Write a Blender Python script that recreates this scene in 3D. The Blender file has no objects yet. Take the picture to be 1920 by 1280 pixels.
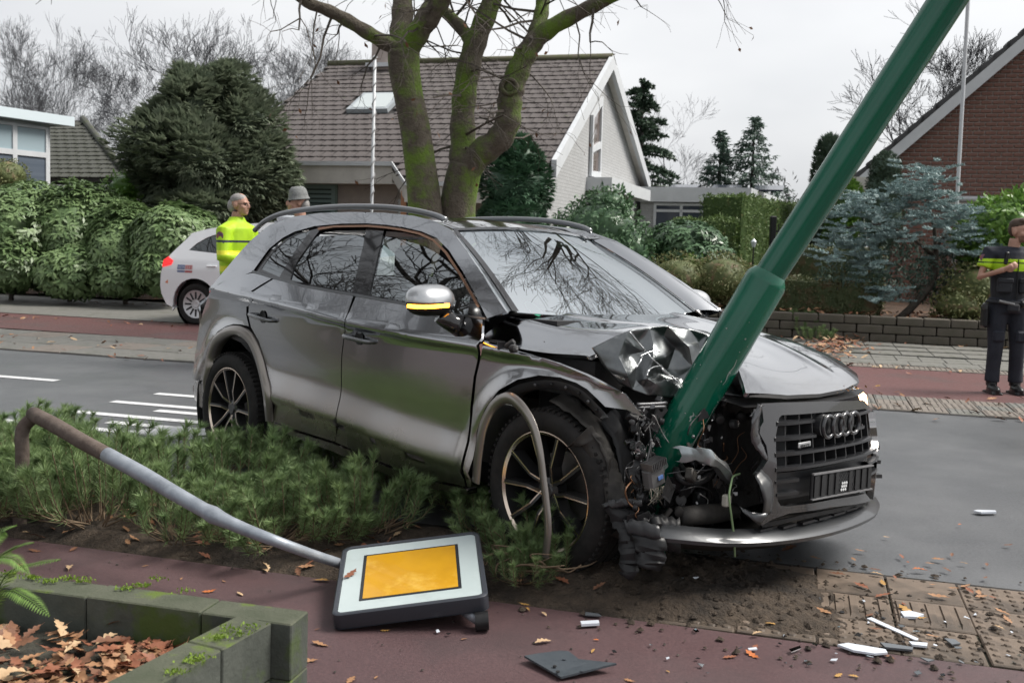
import bpy, bmesh, math, random
import numpy as np
from mathutils import Vector, Matrix
from mathutils.geometry import delaunay_2d_cdt

random.seed(7); np.random.seed(7)
SC = bpy.context.scene
COL = SC.collection

# ------------------------------------------------------------------ camera
FPX, PITCH, ROLL, YPP, CAMH = 1886.2, .0625, .0258, 560.65, 1.495
cam_d = bpy.data.cameras.new('camera'); cam = bpy.data.objects.new('camera', cam_d); COL.objects.link(cam)
cam_d.sensor_width = 36; cam_d.lens = FPX/1920*36; cam_d.shift_y = -(640-YPP)/1920
cam_d.clip_start = .05; cam_d.clip_end = 2000
_R0 = Vector((1, 0, 0)); _F0 = Vector((0, math.cos(PITCH), -math.sin(PITCH))); _U0 = Vector((0, math.sin(PITCH), math.cos(PITCH)))
_r = _R0*math.cos(ROLL)+_U0*math.sin(ROLL); _u = _U0*math.cos(ROLL)-_R0*math.sin(ROLL)
cam.matrix_world = Matrix(((_r.x, _u.x, -_F0.x, 0), (_r.y, _u.y, -_F0.y, 0), (_r.z, _u.z, -_F0.z, CAMH), (0, 0, 0, 1)))
cam_d.dof.use_dof = True; cam_d.dof.focus_distance = 5.2; cam_d.dof.aperture_fstop = 5.0
SC.camera = cam

# ------------------------------------------------------------------ sky, sun, exposure
SUN_EL, SUN_AZ = math.radians(52), math.radians(84)
wd = bpy.data.worlds.new('World'); SC.world = wd; wd.use_nodes = True
nt = wd.node_tree; nt.nodes.clear()
sky = nt.nodes.new('ShaderNodeTexSky'); sky.sky_type = 'NISHITA'; sky.sun_disc = False
sky.sun_elevation = SUN_EL; sky.sun_rotation = SUN_AZ; sky.dust_density = 4; sky.air_density = 1.0; sky.ozone_density = 1
hs = nt.nodes.new('ShaderNodeHueSaturation'); hs.inputs['Saturation'].default_value = .16
nt.links.new(sky.outputs[0], hs.inputs['Color'])
# an even overcast cloud deck lies over the clear sky
tc = nt.nodes.new('ShaderNodeTexCoord'); cl = nt.nodes.new('ShaderNodeTexNoise'); cl.inputs['Scale'].default_value = 1.6; cl.inputs['Detail'].default_value = 5
mp = nt.nodes.new('ShaderNodeMapping'); mp.inputs['Scale'].default_value = (1, 1, 2.5)
nt.links.new(tc.outputs['Generated'], mp.inputs[0]); nt.links.new(mp.outputs[0], cl.inputs['Vector'])
cr = nt.nodes.new('ShaderNodeValToRGB')
cr.color_ramp.elements[0].position = .3; cr.color_ramp.elements[0].color = (3.9, 4.1, 4.4, 1)
cr.color_ramp.elements[1].position = .72; cr.color_ramp.elements[1].color = (6.9, 6.95, 7.05, 1)
nt.links.new(cl.outputs['Fac'], cr.inputs[0])
mx = nt.nodes.new('ShaderNodeMixRGB'); mx.inputs[0].default_value = .6
nt.links.new(hs.outputs[0], mx.inputs[1]); nt.links.new(cr.outputs[0], mx.inputs[2])
bg = nt.nodes.new('ShaderNodeBackground'); bg.inputs['Strength'].default_value = .05
wo = nt.nodes.new('ShaderNodeOutputWorld')
nt.links.new(mx.outputs[0], bg.inputs[0]); nt.links.new(bg.outputs[0], wo.inputs[0])
sl = bpy.data.lights.new('sun', 'SUN'); sl.energy = 1.5; sl.angle = math.radians(24); sl.color = (1, .95, .88)
so = bpy.data.objects.new('sun', sl); COL.objects.link(so)
_sd = Vector((math.sin(SUN_AZ)*math.cos(SUN_EL), math.cos(SUN_AZ)*math.cos(SUN_EL), math.sin(SUN_EL)))
so.rotation_euler = _sd.to_track_quat('Z', 'Y').to_euler(); so.location = _sd*60
SC.view_settings.view_transform = 'Standard'; SC.view_settings.look = 'None'
SC.view_settings.exposure = 1.78; SC.view_settings.gamma = 1; SC.view_settings.use_curve_mapping = False
SC.cycles.max_bounces = 6; SC.cycles.transparent_max_bounces = 24; SC.cycles.caustics_reflective = False; SC.cycles.caustics_refractive = False

# ------------------------------------------------------------------ frames: pixel of the photograph -> point on a real surface
def ray(x, y):
    dx, dy = x-960, y-YPP; c, s = math.cos(ROLL), math.sin(ROLL)
    px = (c*dx+s*dy)/FPX; u = -(-s*dx+c*dy)/FPX
    c, s = math.cos(PITCH), math.sin(PITCH)
    return Vector((px, c+s*u, -s+c*u))
EYE = Vector((0, 0, CAMH))
def atY(x, y, Y): r = ray(x, y); return EYE+r*(Y/r.y)
def gnd(x, y, z=0.): r = ray(x, y); return EYE+r*((z-CAMH)/r.z)
RANG = math.radians(-16.2)                                   # the road runs this way
TV = Vector((math.cos(RANG), math.sin(RANG), 0)); NV = Vector((-math.sin(RANG), math.cos(RANG), 0))
def uv(u, v, z=0.): return TV*u+NV*v+Vector((0, 0, z))
def onV(x, y, v): r = ray(x, y); return EYE+r*(v/NV.dot(r))
def onU(x, y, u): r = ray(x, y); return EYE+r*(u/TV.dot(r))

# ------------------------------------------------------------------ objects
def link(o, parent=None, loc=None):
    COL.objects.link(o)
    if parent is not None:
        o.parent = parent
        if loc is not None and parent.parent is None: o.matrix_parent_inverse = Matrix.Translation(-Vector(loc))
    return o
def tag(o, label=None, cat=None, group=None, kind=None):
    if label: o['label'] = label
    if cat: o['category'] = cat
    if group: o['group'] = group
    if kind: o['kind'] = kind
    return o
def thing(name, label, cat, loc=(0, 0, 0), group=None, rotz=0):
    o = bpy.data.objects.new(name, None); COL.objects.link(o); o.location = loc; o.rotation_euler = (0, 0, rotz)
    o.empty_display_size = .1
    return tag(o, label, cat, group)
def mkmesh(name, V, F, mats, fm=None, smooth=False):
    me = bpy.data.meshes.new(name)
    me.from_pydata([tuple(v) for v in V], [], [tuple(f) for f in F])
    for m in (mats if isinstance(mats, (list, tuple)) else [mats]): me.materials.append(m)
    if fm is not None and len(fm): me.polygons.foreach_set('material_index', np.array(fm, dtype=np.int32))
    if smooth: me.polygons.foreach_set('use_smooth', np.ones(len(me.polygons), dtype=bool))
    me.update(); return me
def fastmesh(name, V, k, mats, rnd=None, fm=None, smooth=False):
    """V: (n*k,3) numpy; every k consecutive vertices are one face; rnd: one value per face"""
    V = np.ascontiguousarray(V, dtype=np.float32).reshape(-1, 3); n = len(V)//k
    me = bpy.data.meshes.new(name); me.vertices.add(n*k); me.vertices.foreach_set('co', V.ravel())
    me.loops.add(n*k); me.loops.foreach_set('vertex_index', np.arange(n*k, dtype=np.int32))
    me.polygons.add(n); me.polygons.foreach_set('loop_start', np.arange(0, n*k, k, dtype=np.int32))
    try: me.polygons.foreach_set('loop_total', np.full(n, k, dtype=np.int32))
    except Exception: pass
    for m in (mats if isinstance(mats, (list, tuple)) else [mats]): me.materials.append(m)
    if fm is not None: me.polygons.foreach_set('material_index', np.asarray(fm, dtype=np.int32))
    if rnd is not None:
        a = me.attributes.new('rnd', 'FLOAT', 'FACE'); a.data.foreach_set('value', np.asarray(rnd, dtype=np.float32))
    me.update(calc_edges=True); me.validate(); return me
def obj(name, me, parent=None, loc=None, **kw):
    o = bpy.data.objects.new(name, me); link(o, parent, loc); return tag(o, **kw) if kw else o

class MB:
    """collects faces; build() links them as ONE mesh object"""
    def __init__(s): s.V = []; s.F = []; s.M = []
    def add(s, V, F, m=0):
        b = len(s.V); s.V += [Vector(v) for v in V]; s.F += [tuple(i+b for i in f) for f in F]; s.M += [m]*len(F); return s
    def box(s, c, d, m=0, R=None, taper=1.0):
        c = Vector(c); x, y, z = d[0]/2, d[1]/2, d[2]/2; t = taper
        P = [(-x, -y, -z), (x, -y, -z), (x, y, -z), (-x, y, -z), (-x*t, -y*t, z), (x*t, -y*t, z), (x*t, y*t, z), (-x*t, y*t, z)]
        P = [(R @ Vector(p) if R is not None else Vector(p))+c for p in P]
        return s.add(P, [(0, 3, 2, 1), (4, 5, 6, 7), (0, 1, 5, 4), (1, 2, 6, 5), (2, 3, 7, 6), (3, 0, 4, 7)], m)
    def bev(s, c, d, b=.01, m=0, R=None):
        """box with chamfered edges"""
        bm = bmesh.new(); bmesh.ops.create_cube(bm, size=1)
        for v in bm.verts: v.co = Vector((v.co.x*d[0], v.co.y*d[1], v.co.z*d[2]))
        bmesh.ops.bevel(bm, geom=bm.edges[:], offset=min(b, min(d)*.45), segments=1, affect='EDGES')
        c = Vector(c); bm.verts.index_update()
        V = [(R @ v.co if R is not None else v.co)+c for v in bm.verts]
        s.add(V, [[v.index for v in f.verts] for f in bm.faces], m); bm.free(); return s
    def tube(s, path, rad, n=8, m=0, caps=True, sx=1.0):
        path = [Vector(p) for p in path]
        if not isinstance(rad, (list, tuple, np.ndarray)): rad = [rad]*len(path)
        V = []; F = []; prev = None
        for i, p in enumerate(path):
            d = (path[min(i+1, len(path)-1)]-path[max(i-1, 0)])
            if d.length < 1e-9: d = Vector((0, 0, 1))
            d.normalize()
            if prev is None:
                a = d.orthogonal().normalized()
            else:
                a = prev-d*prev.dot(d)
                a = a.normalized() if a.length > 1e-6 else d.orthogonal().normalized()
            prev = a; b = d.cross(a)
            for k in range(n):
                t = 2*math.pi*k/n; V.append(p+(a*math.cos(t)*sx+b*math.sin(t))*rad[i])
        for i in range(len(path)-1):
            for k in range(n):
                k2 = (k+1) % n; F.append((i*n+k, i*n+k2, (i+1)*n+k2, (i+1)*n+k))
        if caps:
            F.append(tuple(range(n-1, -1, -1))); F.append(tuple((len(path)-1)*n+k for k in range(n)))
        return s.add(V, F, m)
    def lathe(s, prof, o=(0, 0, 0), axis='Z', n=24, m=0, R=None, close=False):
        o = Vector(o); V = []; F = []
        for r, h in prof:
            for k in range(n):
                t = 2*math.pi*k/n; c, q = r*math.cos(t), r*math.sin(t)
                p = Vector((c, q, h)) if axis == 'Z' else Vector((c, h, q)) if axis == 'Y' else Vector((h, c, q))
                V.append((R @ p if R is not None else p)+o)
        N = len(prof)
        for i in range(N-1 if not close else N):
            j = (i+1) % N
            for k in range(n):
                k2 = (k+1) % n; F.append((i*n+k, i*n+k2, j*n+k2, j*n+k))
        return s.add(V, F, m)
    def poly(s, P, m=0): return s.add(P, [tuple(range(len(P)))], m)
    def prism(s, P, d, m=0):
        """planar outline P (3D points) pushed along d"""
        n = len(P); d = Vector(d); V = [Vector(p) for p in P]+[Vector(p)+d for p in P]
        F = [tuple(range(n-1, -1, -1)), tuple(range(n, 2*n))]+[(i, (i+1) % n, n+(i+1) % n, n+i) for i in range(n)]
        return s.add(V, F, m)
    def grid(s, P, m=0, close=False):
        """rows of points"""
        nr, nc = len(P), len(P[0]); V = [p for r in P for p in r]; F = []
        for i in range(nr-1):
            for j in range(nc-1 if not close else nc):
                F.append((i*nc+j, i*nc+(j+1) % nc, (i+1)*nc+(j+1) % nc, (i+1)*nc+j))
        return s.add(V, F, m)
    def mesh(s, name, mats, smooth=False): return mkmesh(name, s.V, s.F, mats, s.M, smooth)
    def build(s, name, mats, parent=None, loc=None, smooth=False, autos=None, **kw):
        me = s.mesh(name, mats, smooth)
        if autos is not None: shade_auto(me, autos)
        return obj(name, me, parent, loc, **kw)
def shade_auto(me, deg=35):
    me.polygons.foreach_set('use_smooth', np.ones(len(me.polygons), dtype=bool)); me.set_sharp_from_angle(angle=math.radians(deg))
def mirror_obj(o, name=None):
    """copy reflected in the parent's xz plane (y -> -y)"""
    me = o.data.copy(); ca = me.attributes.get('custom_normal')
    if ca: me.attributes.remove(ca)
    n = len(me.vertices); co = np.zeros(n*3, dtype=np.float32); me.vertices.foreach_get('co', co)
    co[1::3] *= -1; me.vertices.foreach_set('co', co); me.flip_normals(); me.update()
    c = bpy.data.objects.new(name or o.name.split('.')[0], me); link(c, o.parent); return c
def copy_tree(o, parent=None):
    c = o.copy(); COL.objects.link(c)
    if parent is not None: c.parent = parent; c.matrix_parent_inverse = o.matrix_parent_inverse.copy()
    for ch in list(o.children): copy_tree(ch, c)
    return c
def catmull(P, n=6, closed=False):
    P = [Vector(p) for p in P]; out = []; N = len(P)
    for i in range(N if closed else N-1):
        a, b, c, d = (P[(i-1) % N] if closed or i > 0 else P[0]*2-P[1]), P[i], P[(i+1) % N], (P[(i+2) % N] if closed or i+2 < N else P[-1]*2-P[-2])
        for k in range(n):
            t = k/n; out.append(.5*((2*b)+(c-a)*t+(2*a-5*b+4*c-d)*t*t+(3*b-a-3*c+d)*t**3))
    if not closed: out.append(P[-1])
    return out
def zv(p, z): return Vector((p.x, p.y, z))
def interp(x, X, Y): return float(np.interp(x, X, Y))
def sstep(a, b, x):
    t = min(1, max(0, (x-a)/(b-a))); return t*t*(3-2*t)

# ------------------------------------------------------------------ materials
MATS = {}
def mat(name, c1, c2=None, rough=.6, r2=None, metal=0, scale=8, detail=4, bump=0, bscale=None, spec=.5, coat=0, coatr=.03, sheen=0,
        c3=None, s3=1.2, f3=.5, coords='Object', emit=None, estr=0, trans=0, alpha=1, ior=1.45, rnd=False, bdist=.01, w3=.12, stretch=None, rsc=None):
    if name in MATS: return MATS[name]
    m = bpy.data.materials.new(name); m.use_nodes = True; t = m.node_tree; N = t.nodes; L = t.links
    b = N['Principled BSDF']; MATS[name] = m
    def put(k, v):
        if k in b.inputs: b.inputs[k].default_value = v
    put('Roughness', rough); put('Metallic', metal); put('Specular IOR Level', spec); put('Coat Weight', coat); put('Coat Roughness', coatr)
    put('Sheen Weight', sheen); put('Transmission Weight', trans); put('Alpha', alpha); put('IOR', ior)
    if emit: put('Emission Color', (*emit, 1)); put('Emission Strength', estr)
    put('Base Color', (*c1, 1)); col = None
    tcn = N.new('ShaderNodeTexCoord'); vec = tcn.outputs[coords]
    if stretch:
        mpn = N.new('ShaderNodeMapping'); mpn.inputs['Scale'].default_value = stretch; L.new(vec, mpn.inputs[0]); vec = mpn.outputs[0]
    def noise(sc, det=detail, ro=.6):
        n = N.new('ShaderNodeTexNoise'); n.inputs['Scale'].default_value = sc; n.inputs['Detail'].default_value = det; n.inputs['Roughness'].default_value = ro
        L.new(vec, n.inputs['Vector']); return n.outputs['Fac']
    def ramp(f, lo, hi):
        r = N.new('ShaderNodeMapRange'); r.inputs[1].default_value = lo; r.inputs[2].default_value = hi; L.new(f, r.inputs[0]); return r.outputs[0]
    if c2 is not None:
        n1 = noise(scale); f = ramp(n1, .32, .68)
        if rnd:
            a = N.new('ShaderNodeAttribute'); a.attribute_name = 'rnd'
            mm = N.new('ShaderNodeMath'); mm.operation = 'MULTIPLY_ADD'; mm.inputs[1].default_value = .35; L.new(f, mm.inputs[0])
            m3 = N.new('ShaderNodeMath'); m3.operation = 'MULTIPLY'; m3.inputs[1].default_value = .75; L.new(a.outputs['Fac'], m3.inputs[0]); L.new(m3.outputs[0], mm.inputs[2]); f = mm.outputs[0]
        x = N.new('ShaderNodeMixRGB'); x.inputs[1].default_value = (*c1, 1); x.inputs[2].default_value = (*c2, 1); L.new(f, x.inputs[0]); col = x.outputs[0]
        if r2 is not None:
            r = N.new('ShaderNodeMapRange'); r.inputs[1].default_value = .3; r.inputs[2].default_value = .7; r.inputs[3].default_value = rough; r.inputs[4].default_value = r2
            L.new(noise(rsc or scale*.45, 4), r.inputs[0]); L.new(r.outputs[0], b.inputs['Roughness'])
    if c3 is not None:
        x = N.new('ShaderNodeMixRGB'); x.inputs[2].default_value = (*c3, 1)
        if col is not None: L.new(col, x.inputs[1])
        else: x.inputs[1].default_value = (*c1, 1)
        L.new(ramp(noise(s3, 6, .65), f3, f3+w3), x.inputs[0]); col = x.outputs[0]
    if col is not None: L.new(col, b.inputs['Base Color'])
    if bump:
        bn = N.new('ShaderNodeBump'); bn.inputs['Strength'].default_value = bump; bn.inputs['Distance'].default_value = bdist
        L.new(noise(bscale or scale*3, 5), bn.inputs['Height']); L.new(bn.outputs[0], b.inputs['Normal'])
    return m
def glassmat(name, tint, refl=1.0, ior=1.5):
    if name in MATS: return MATS[name]
    m = bpy.data.materials.new(name); m.use_nodes = True; t = m.node_tree; t.nodes.clear(); N = t.nodes; L = t.links; MATS[name] = m
    o = N.new('ShaderNodeOutputMaterial'); x = N.new('ShaderNodeMixShader'); fr = N.new('ShaderNodeFresnel'); fr.inputs[0].default_value = ior
    g = N.new('ShaderNodeBsdfGlossy'); g.inputs['Roughness'].default_value = .005; g.inputs['Color'].default_value = (refl*.93, refl*.98, refl, 1)
    tr = N.new('ShaderNodeBsdfTransparent'); tr.inputs[0].default_value = (*tint, 1)
    L.new(fr.outputs[0], x.inputs[0]); L.new(tr.outputs[0], x.inputs[1]); L.new(g.outputs[0], x.inputs[2]); L.new(x.outputs[0], o.inputs[0]); return m
# ================================================================== ground, road, pavements
M_asph = mat('asphalt', (.056, .059, .064), (.105, .110, .117), rough=.24, r2=.58, rsc=.55, scale=70, bump=.5, bscale=220, bdist=.004, c3=(.13, .134, .14), s3=.7, f3=.48, w3=.3, spec=.5)
M_red = mat('red_asphalt', (.108, .064, .066), (.070, .043, .046), rough=.62, r2=.34, rsc=1.2, scale=90, bump=.45, bscale=260, bdist=.004, c3=(.058, .042, .044), s3=1.3, f3=.48, w3=.25)
M_redfar = mat('red_asphalt_far', (.135, .058, .055), (.095, .045, .044), rough=.6, r2=.4, scale=60, bump=.3, bscale=200, bdist=.004, c3=(.075, .058, .055), s3=1.1, f3=.5, w3=.3)
M_paint = mat('road_paint', (.62, .63, .64), (.5, .51, .52), rough=.5, scale=30, c3=(.18, .19, .2), s3=14, f3=.6, w3=.1)
M_soil = mat('soil', (.045, .034, .025), (.085, .063, .045), rough=.95, scale=22, bump=.9, bscale=60, bdist=.03, c3=(.027, .021, .016), s3=3, f3=.5)
M_grass = mat('garden_soil', (.045, .040, .022), (.055, .065, .025), rough=.95, scale=3, bump=.6, bscale=20, bdist=.04)
M_slab = mat('concrete_slab', (.20, .175, .15), (.15, .13, .115), rough=.75, r2=.55, scale=14, bump=.35, bscale=120, bdist=.003, c3=(.09, .08, .062), s3=2.6, f3=.54, w3=.2)
M_slabb = mat('brown_slab', (.165, .125, .095), (.115, .088, .066), rough=.7, r2=.5, scale=12, bump=.35, bscale=130, bdist=.003, c3=(.055, .043, .033), s3=2.6, f3=.47, w3=.2)
M_slabg = mat('grey_slab', (.17, .165, .15), (.125, .125, .115), rough=.75, r2=.5, scale=10, bump=.3, bscale=120, bdist=.003, c3=(.075, .08, .055), s3=2.2, f3=.55, w3=.2)
M_slabw = mat('white_slab', (.42, .41, .36), (.32, .31, .27), rough=.7, scale=14, bump=.2, bscale=90, bdist=.003)
M_kerb = mat('kerb_stone', (.15, .145, .14), (.09, .09, .085), rough=.8, scale=12, bump=.4, bscale=70, bdist=.004)
M_joint = mat('joint_soil', (.025, .024, .018), (.04, .042, .025), rough=.95, scale=30)

def sheet(name, P, z, m, step=None, zf=None):
    """flat sheet over a (u,v) outline; with step: gridded and raised by zf"""
    if step is None:
        me = mkmesh(name, [uv(a, b, z) for a, b in P], [tuple(range(len(P)))], m)
    else:
        us = [p[0] for p in P]; vs = [p[1] for p in P]; nu = int((max(us)-min(us))/step)+1; nv = int((max(vs)-min(vs))/step)+1
        U = np.linspace(min(us), max(us), nu+1); W = np.linspace(min(vs), max(vs), nv+1)
        mb = MB(); mb.grid([[uv(a, b, z+zf(a, b)) for a in U] for b in W]); me = mb.mesh(name, m, True)
    return obj(name, me, kind='structure')
sheet('ground', [(-700, -300), (700, -300), (700, 900), (-700, 900)], -.06, M_grass)
sheet('road', [(-120, 4.77), (120, 4.77), (120, 9.7), (-120, 9.7)], 0, M_asph)
sheet('cycle_path', [(-60, -6), (60, -6), (60, 3.86), (-60, 3.86)], .002, M_red)
sheet('far_cycle_path', [(-60, 12.1), (-14, 11.75), (-6, 11.55), (-2, 10.9), (1, 10.62), (60, 10.62), (60, 13.0), (-1, 13.0), (-8, 13.6), (-60, 13.9)], .004, M_redfar)
sheet('far_pavement', [(-60, 9.7), (60, 9.7), (60, 18.4), (-60, 18.4)], -.012, M_joint)
sheet('near_pavement', [(-.6, 3.86), (60, 3.86), (60, 4.77), (-.6, 4.77)], -.006, M_joint)
mb = MB()
for u0 in np.arange(-14, 16, 1.0):                      # low kerb stones along both road edges
    pass
def kerb(name, v, u0, u1, L, w, h, label, z0=-.05):
    r = thing(name, label, 'kerb', uv(u0, v, 0)); me = None
    for k in range(int((u1-u0)/L)):
        if me is None: me = MB().bev((0, 0, 0), (L-.008, w, h), .012).mesh('kerb_stone', M_kerb)
        o = obj('kerb_stone', me, r); o.matrix_parent_inverse = Matrix.Identity(4)
        o.location = TV*(L*(k+.5))+Vector((0, 0, z0+h/2+random.uniform(-.004, .004))); o.rotation_euler = (0, 0, RANG)
    return r
sheet('road_edge', [(-60, 4.735), (60, 4.735), (60, 4.79), (-60, 4.79)], .004, mat('gutter_dirt', (.012, .011, .010), (.025, .022, .02), rough=.9, scale=20))
sheet('far_road_edge', [(-60, 9.66), (60, 9.66), (60, 9.71), (-60, 9.71)], .004, MATS['gutter_dirt'])
# markings: white bars painted on the road
def bar(u0, u1, v, w=.10, z=.004, skew=0):
    return obj('road_marking', mkmesh('road_marking', [uv(u0, v-w/2, z), uv(u1, v-w/2, z), uv(u1+skew, v+w/2, z), uv(u0+skew, v+w/2, z)], [(0, 1, 2, 3)], M_paint), kind='structure')
bar(-10.2, -6.83, 7.97, .11)
for a, b, v in [(-5.55, -2.6, 7.72), (-5.62, -2.4, 7.22), (-5.03, -2.4, 7.0), (-5.68, -2.2, 6.70), (-5.05, -2.2, 6.44), (-6.3, -2.2, 6.18)]: bar(a, b, v)
bar(-4.72, -4.2, 6.32, .34, .008, .25)
bar(6.2, 9.4, 7.97, .11); bar(-16.6, -13.3, 7.97, .11)

# ---- slabs
def slab_mesh(kind, L, W, T, m):
    mb = MB(); mb.bev((0, 0, -T/2), (L-.007, W-.007, T), .005)
    if kind == 'stud':
        for i in range(5):
            for j in range(5):
                x, y = (i-2)*L/5.2, (j-2)*W/5.2
                mb.lathe([(.020, -.001), (.014, .006), (.0005, .007)], (x, y, 0), n=6)
    if kind == 'rib':
        for i in range(5):
            x = (i-2)*L/5.2; mb.box((x, 0, .003), (L/8, W*.9, .008), taper=.75)
    return mb.mesh('paving_slab', m)
def lay(root, kind_fn, us, vs, L, W, z=0.0, jit=.003):
    cache = {}
    for i, u in enumerate(us):
        for j, v in enumerate(vs):
            k = kind_fn(i, j, u, v)
            if k is None: continue
            if k not in cache: cache[k] = slab_mesh(k[0], L, W, .06, k[1])
            o = obj('paving_slab', cache[k], root); o.location = uv(u+L/2+random.uniform(-jit, jit), v+W/2+random.uniform(-jit, jit), z+random.uniform(-jit, jit))
            o.rotation_euler = (random.uniform(-.006, .006), random.uniform(-.006, .006), RANG+random.uniform(-.006, .006))
np_root = bpy.data.objects['near_pavement']; fp_root = bpy.data.objects['far_pavement']
def nk(i, j, u, v):
    if j == 0: return ('stud', M_slabb)
    if j == 1: return ('rib', M_slabb) if i < 4 else (('', M_slabg) if i in (6, 8) else ('stud', M_slabb))
    return ('stud', M_slabb) if i > 3 else ('', M_slabb)
lay(np_root, nk, np.arange(-.5, 3.6, .3), [3.87, 4.17, 4.47], .3, .3, .006)
def fk(i, j, u, v): return ('rib' if (i+j) % 3 else 'stud', M_slab if (i*7+j) % 4 else M_slabg)
lay(fp_root, fk, np.arange(-1.1, 7.6, .3), [9.71, 10.01, 10.31], .3, .3, .012)
def fk2(i, j, u, v): return ('', M_slabg if (i*5+j*3) % 4 else M_slab)
lay(fp_root, fk2, np.arange(-13.7, -1.4, .6), [9.72, 10.32, 10.92], .6, .6, .012)
lay(fp_root, lambda i, j, u, v: ('rib', M_slab), np.arange(-1.2, 6.6, .3), [13.02], .3, .3, .012)
lay(fp_root, lambda i, j, u, v: ('rib', M_slabw) if (i in (16, 17) and j in (0,)) else ('', M_slabg), np.arange(-1.2, 6.6, .3), [13.9, 14.2], .3, .3, .012)
lay(fp_root, lambda i, j, u, v: ('', M_slabg), np.arange(-1.2, 6.6, .42), [13.4, 14.7, 15.3, 15.9, 16.5, 17.1, 17.7], .42, .46, .012)
sheet('far_footway', [(-60, 14.0), (-8, 13.7), (-1.3, 13.1), (-1.3, 17.9), (-60, 17.9)], .002, M_slabg)

# ---- soil of the planting bed between path and road, heaped up where the car ploughed through
def nz(x, y, s=1, seed=0.):
    from mathutils import noise
    return noise.noise(Vector((x*s, y*s, seed)))
def bedz(u, v):
    e = sstep(3.84, 4.0, v)*(1-sstep(4.62, 4.80, v))
    h = e*(.05+.03*nz(u, v, 3)+.018*nz(u, v, 11, 3)+.010*nz(u, v, 30, 5))
    d = math.exp(-((u+.55)/.5)**2-((v-4.25)/.32)**2)
    h += .13*math.exp(-((u+.66)/.16)**2-((v-4.46)/.10)**2)*(1+.4*nz(u, v, 16, 4))
    h += d*(.05+.03*nz(u, v, 14, 9)+.02*nz(u, v, 40, 2)) - .02
    h *= 1-sstep(-.3, .35, u)*.86
    return h-.024*sstep(-.1, .5, u+.25*nz(u, v, 5, 8))
sheet('planting_bed', [(-9, 3.84), (.75, 3.84), (.75, 4.82), (-9, 4.82)], .004, M_soil, .035, bedz)
mb = MB()
rs = random.Random(5)
def rock(mb, c, r, rs):
    V = []; 
    for k in range(6):
        a = k*math.pi/3; V.append(Vector(c)+Vector((math.cos(a)*r*rs.uniform(.6, 1.2), math.sin(a)*r*rs.uniform(.6, 1.2), rs.uniform(-.2, .3)*r)))
    top = Vector(c)+Vector((0, 0, r*rs.uniform(.4, .9))); V.append(top)
    mb.add(V, [(k, (k+1) % 6, 6) for k in range(6)])
for k in range(900):
    u = rs.gauss(-.1, .55); v = rs.uniform(3.66, 4.9) if rs.random() < .7 else rs.gauss(4.2, .2)
    if v < 3.86 and rs.random() < .6: continue
    z = (bedz(u, v) if 3.84 < v < 4.8 and u < .75 else .004)
    rock(mb, uv(u, v, max(z, .0)+.004), rs.choice([.006, .008, .01, .014, .02]), rs)
mb.build('soil_clods', M_soil, kind='stuff', label='dark crumbs of soil thrown over the paving in front of the car', cat='soil')
mb = MB(); rs = random.Random(8)
for k in range(420):                                       # grit and bits on the path and the paving
    u = rs.uniform(-4, 3.2); v = rs.uniform(2.2, 4.8) if u > .3 else rs.uniform(2.2, 3.86)
    rock(mb, uv(u, v, .006), rs.choice([.003, .004, .005, .007]), rs)
mb.build('path_grit', mat('grit', (.02, .018, .016), (.07, .06, .05), rough=.9, scale=40), kind='stuff', label='fine dark grit scattered over the path', cat='grit')
# ================================================================== the crashed grey SUV (x forward, y left, z up; origin under the front axle)
CAR_T = Vector((.811, 4.962, 0)); CAR_M = Matrix.Rotation(-.8092, 4, 'Z') @ Matrix.Rotation(-.0169, 4, 'Y') @ Matrix.Rotation(-.0291, 4, 'X')
CAR_MI = CAR_M.to_3x3().transposed()
def tocar(p): return CAR_MI @ (Vector(p)-CAR_T)
def cplane(x, y, ax, val):
    o = tocar(EYE); r = CAR_MI @ ray(x, y); return o+r*((val-o[ax])/r[ax])
def cyp(x, y, Y): return cplane(x, y, 1, Y)
def cxp(x, y, X): return cplane(x, y, 0, X)

M_paint_grey = mat('grey_metallic_paint', (.37, .38, .395), rough=.11, metal=1.0, coat=1.0, coatr=.01, spec=.5)
def reflection_tint(m):  # warm street reflection painted into the colour: patchy brown, stronger towards the sills
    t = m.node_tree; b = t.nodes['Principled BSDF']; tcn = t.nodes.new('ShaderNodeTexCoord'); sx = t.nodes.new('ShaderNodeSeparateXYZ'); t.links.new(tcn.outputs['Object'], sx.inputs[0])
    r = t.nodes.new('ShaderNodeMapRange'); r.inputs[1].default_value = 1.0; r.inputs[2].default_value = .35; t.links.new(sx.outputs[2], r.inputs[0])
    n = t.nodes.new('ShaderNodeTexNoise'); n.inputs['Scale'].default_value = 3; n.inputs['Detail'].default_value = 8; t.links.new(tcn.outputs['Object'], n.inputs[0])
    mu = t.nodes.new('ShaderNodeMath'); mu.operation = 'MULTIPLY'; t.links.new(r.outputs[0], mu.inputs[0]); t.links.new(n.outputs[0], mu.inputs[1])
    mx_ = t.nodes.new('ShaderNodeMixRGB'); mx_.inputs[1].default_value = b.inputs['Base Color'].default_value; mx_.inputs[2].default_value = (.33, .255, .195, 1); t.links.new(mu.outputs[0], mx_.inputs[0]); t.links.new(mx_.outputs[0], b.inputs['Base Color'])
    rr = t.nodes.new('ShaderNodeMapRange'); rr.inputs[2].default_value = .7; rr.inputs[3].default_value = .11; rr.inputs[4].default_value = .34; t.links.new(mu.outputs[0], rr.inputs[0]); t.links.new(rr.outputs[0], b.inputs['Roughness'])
    rc = t.nodes.new('ShaderNodeMapRange'); rc.inputs[2].default_value = .7; rc.inputs[3].default_value = .01; rc.inputs[4].default_value = .16; t.links.new(mu.outputs[0], rc.inputs[0]); t.links.new(rc.outputs[0], b.inputs['Coat Roughness'])
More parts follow.
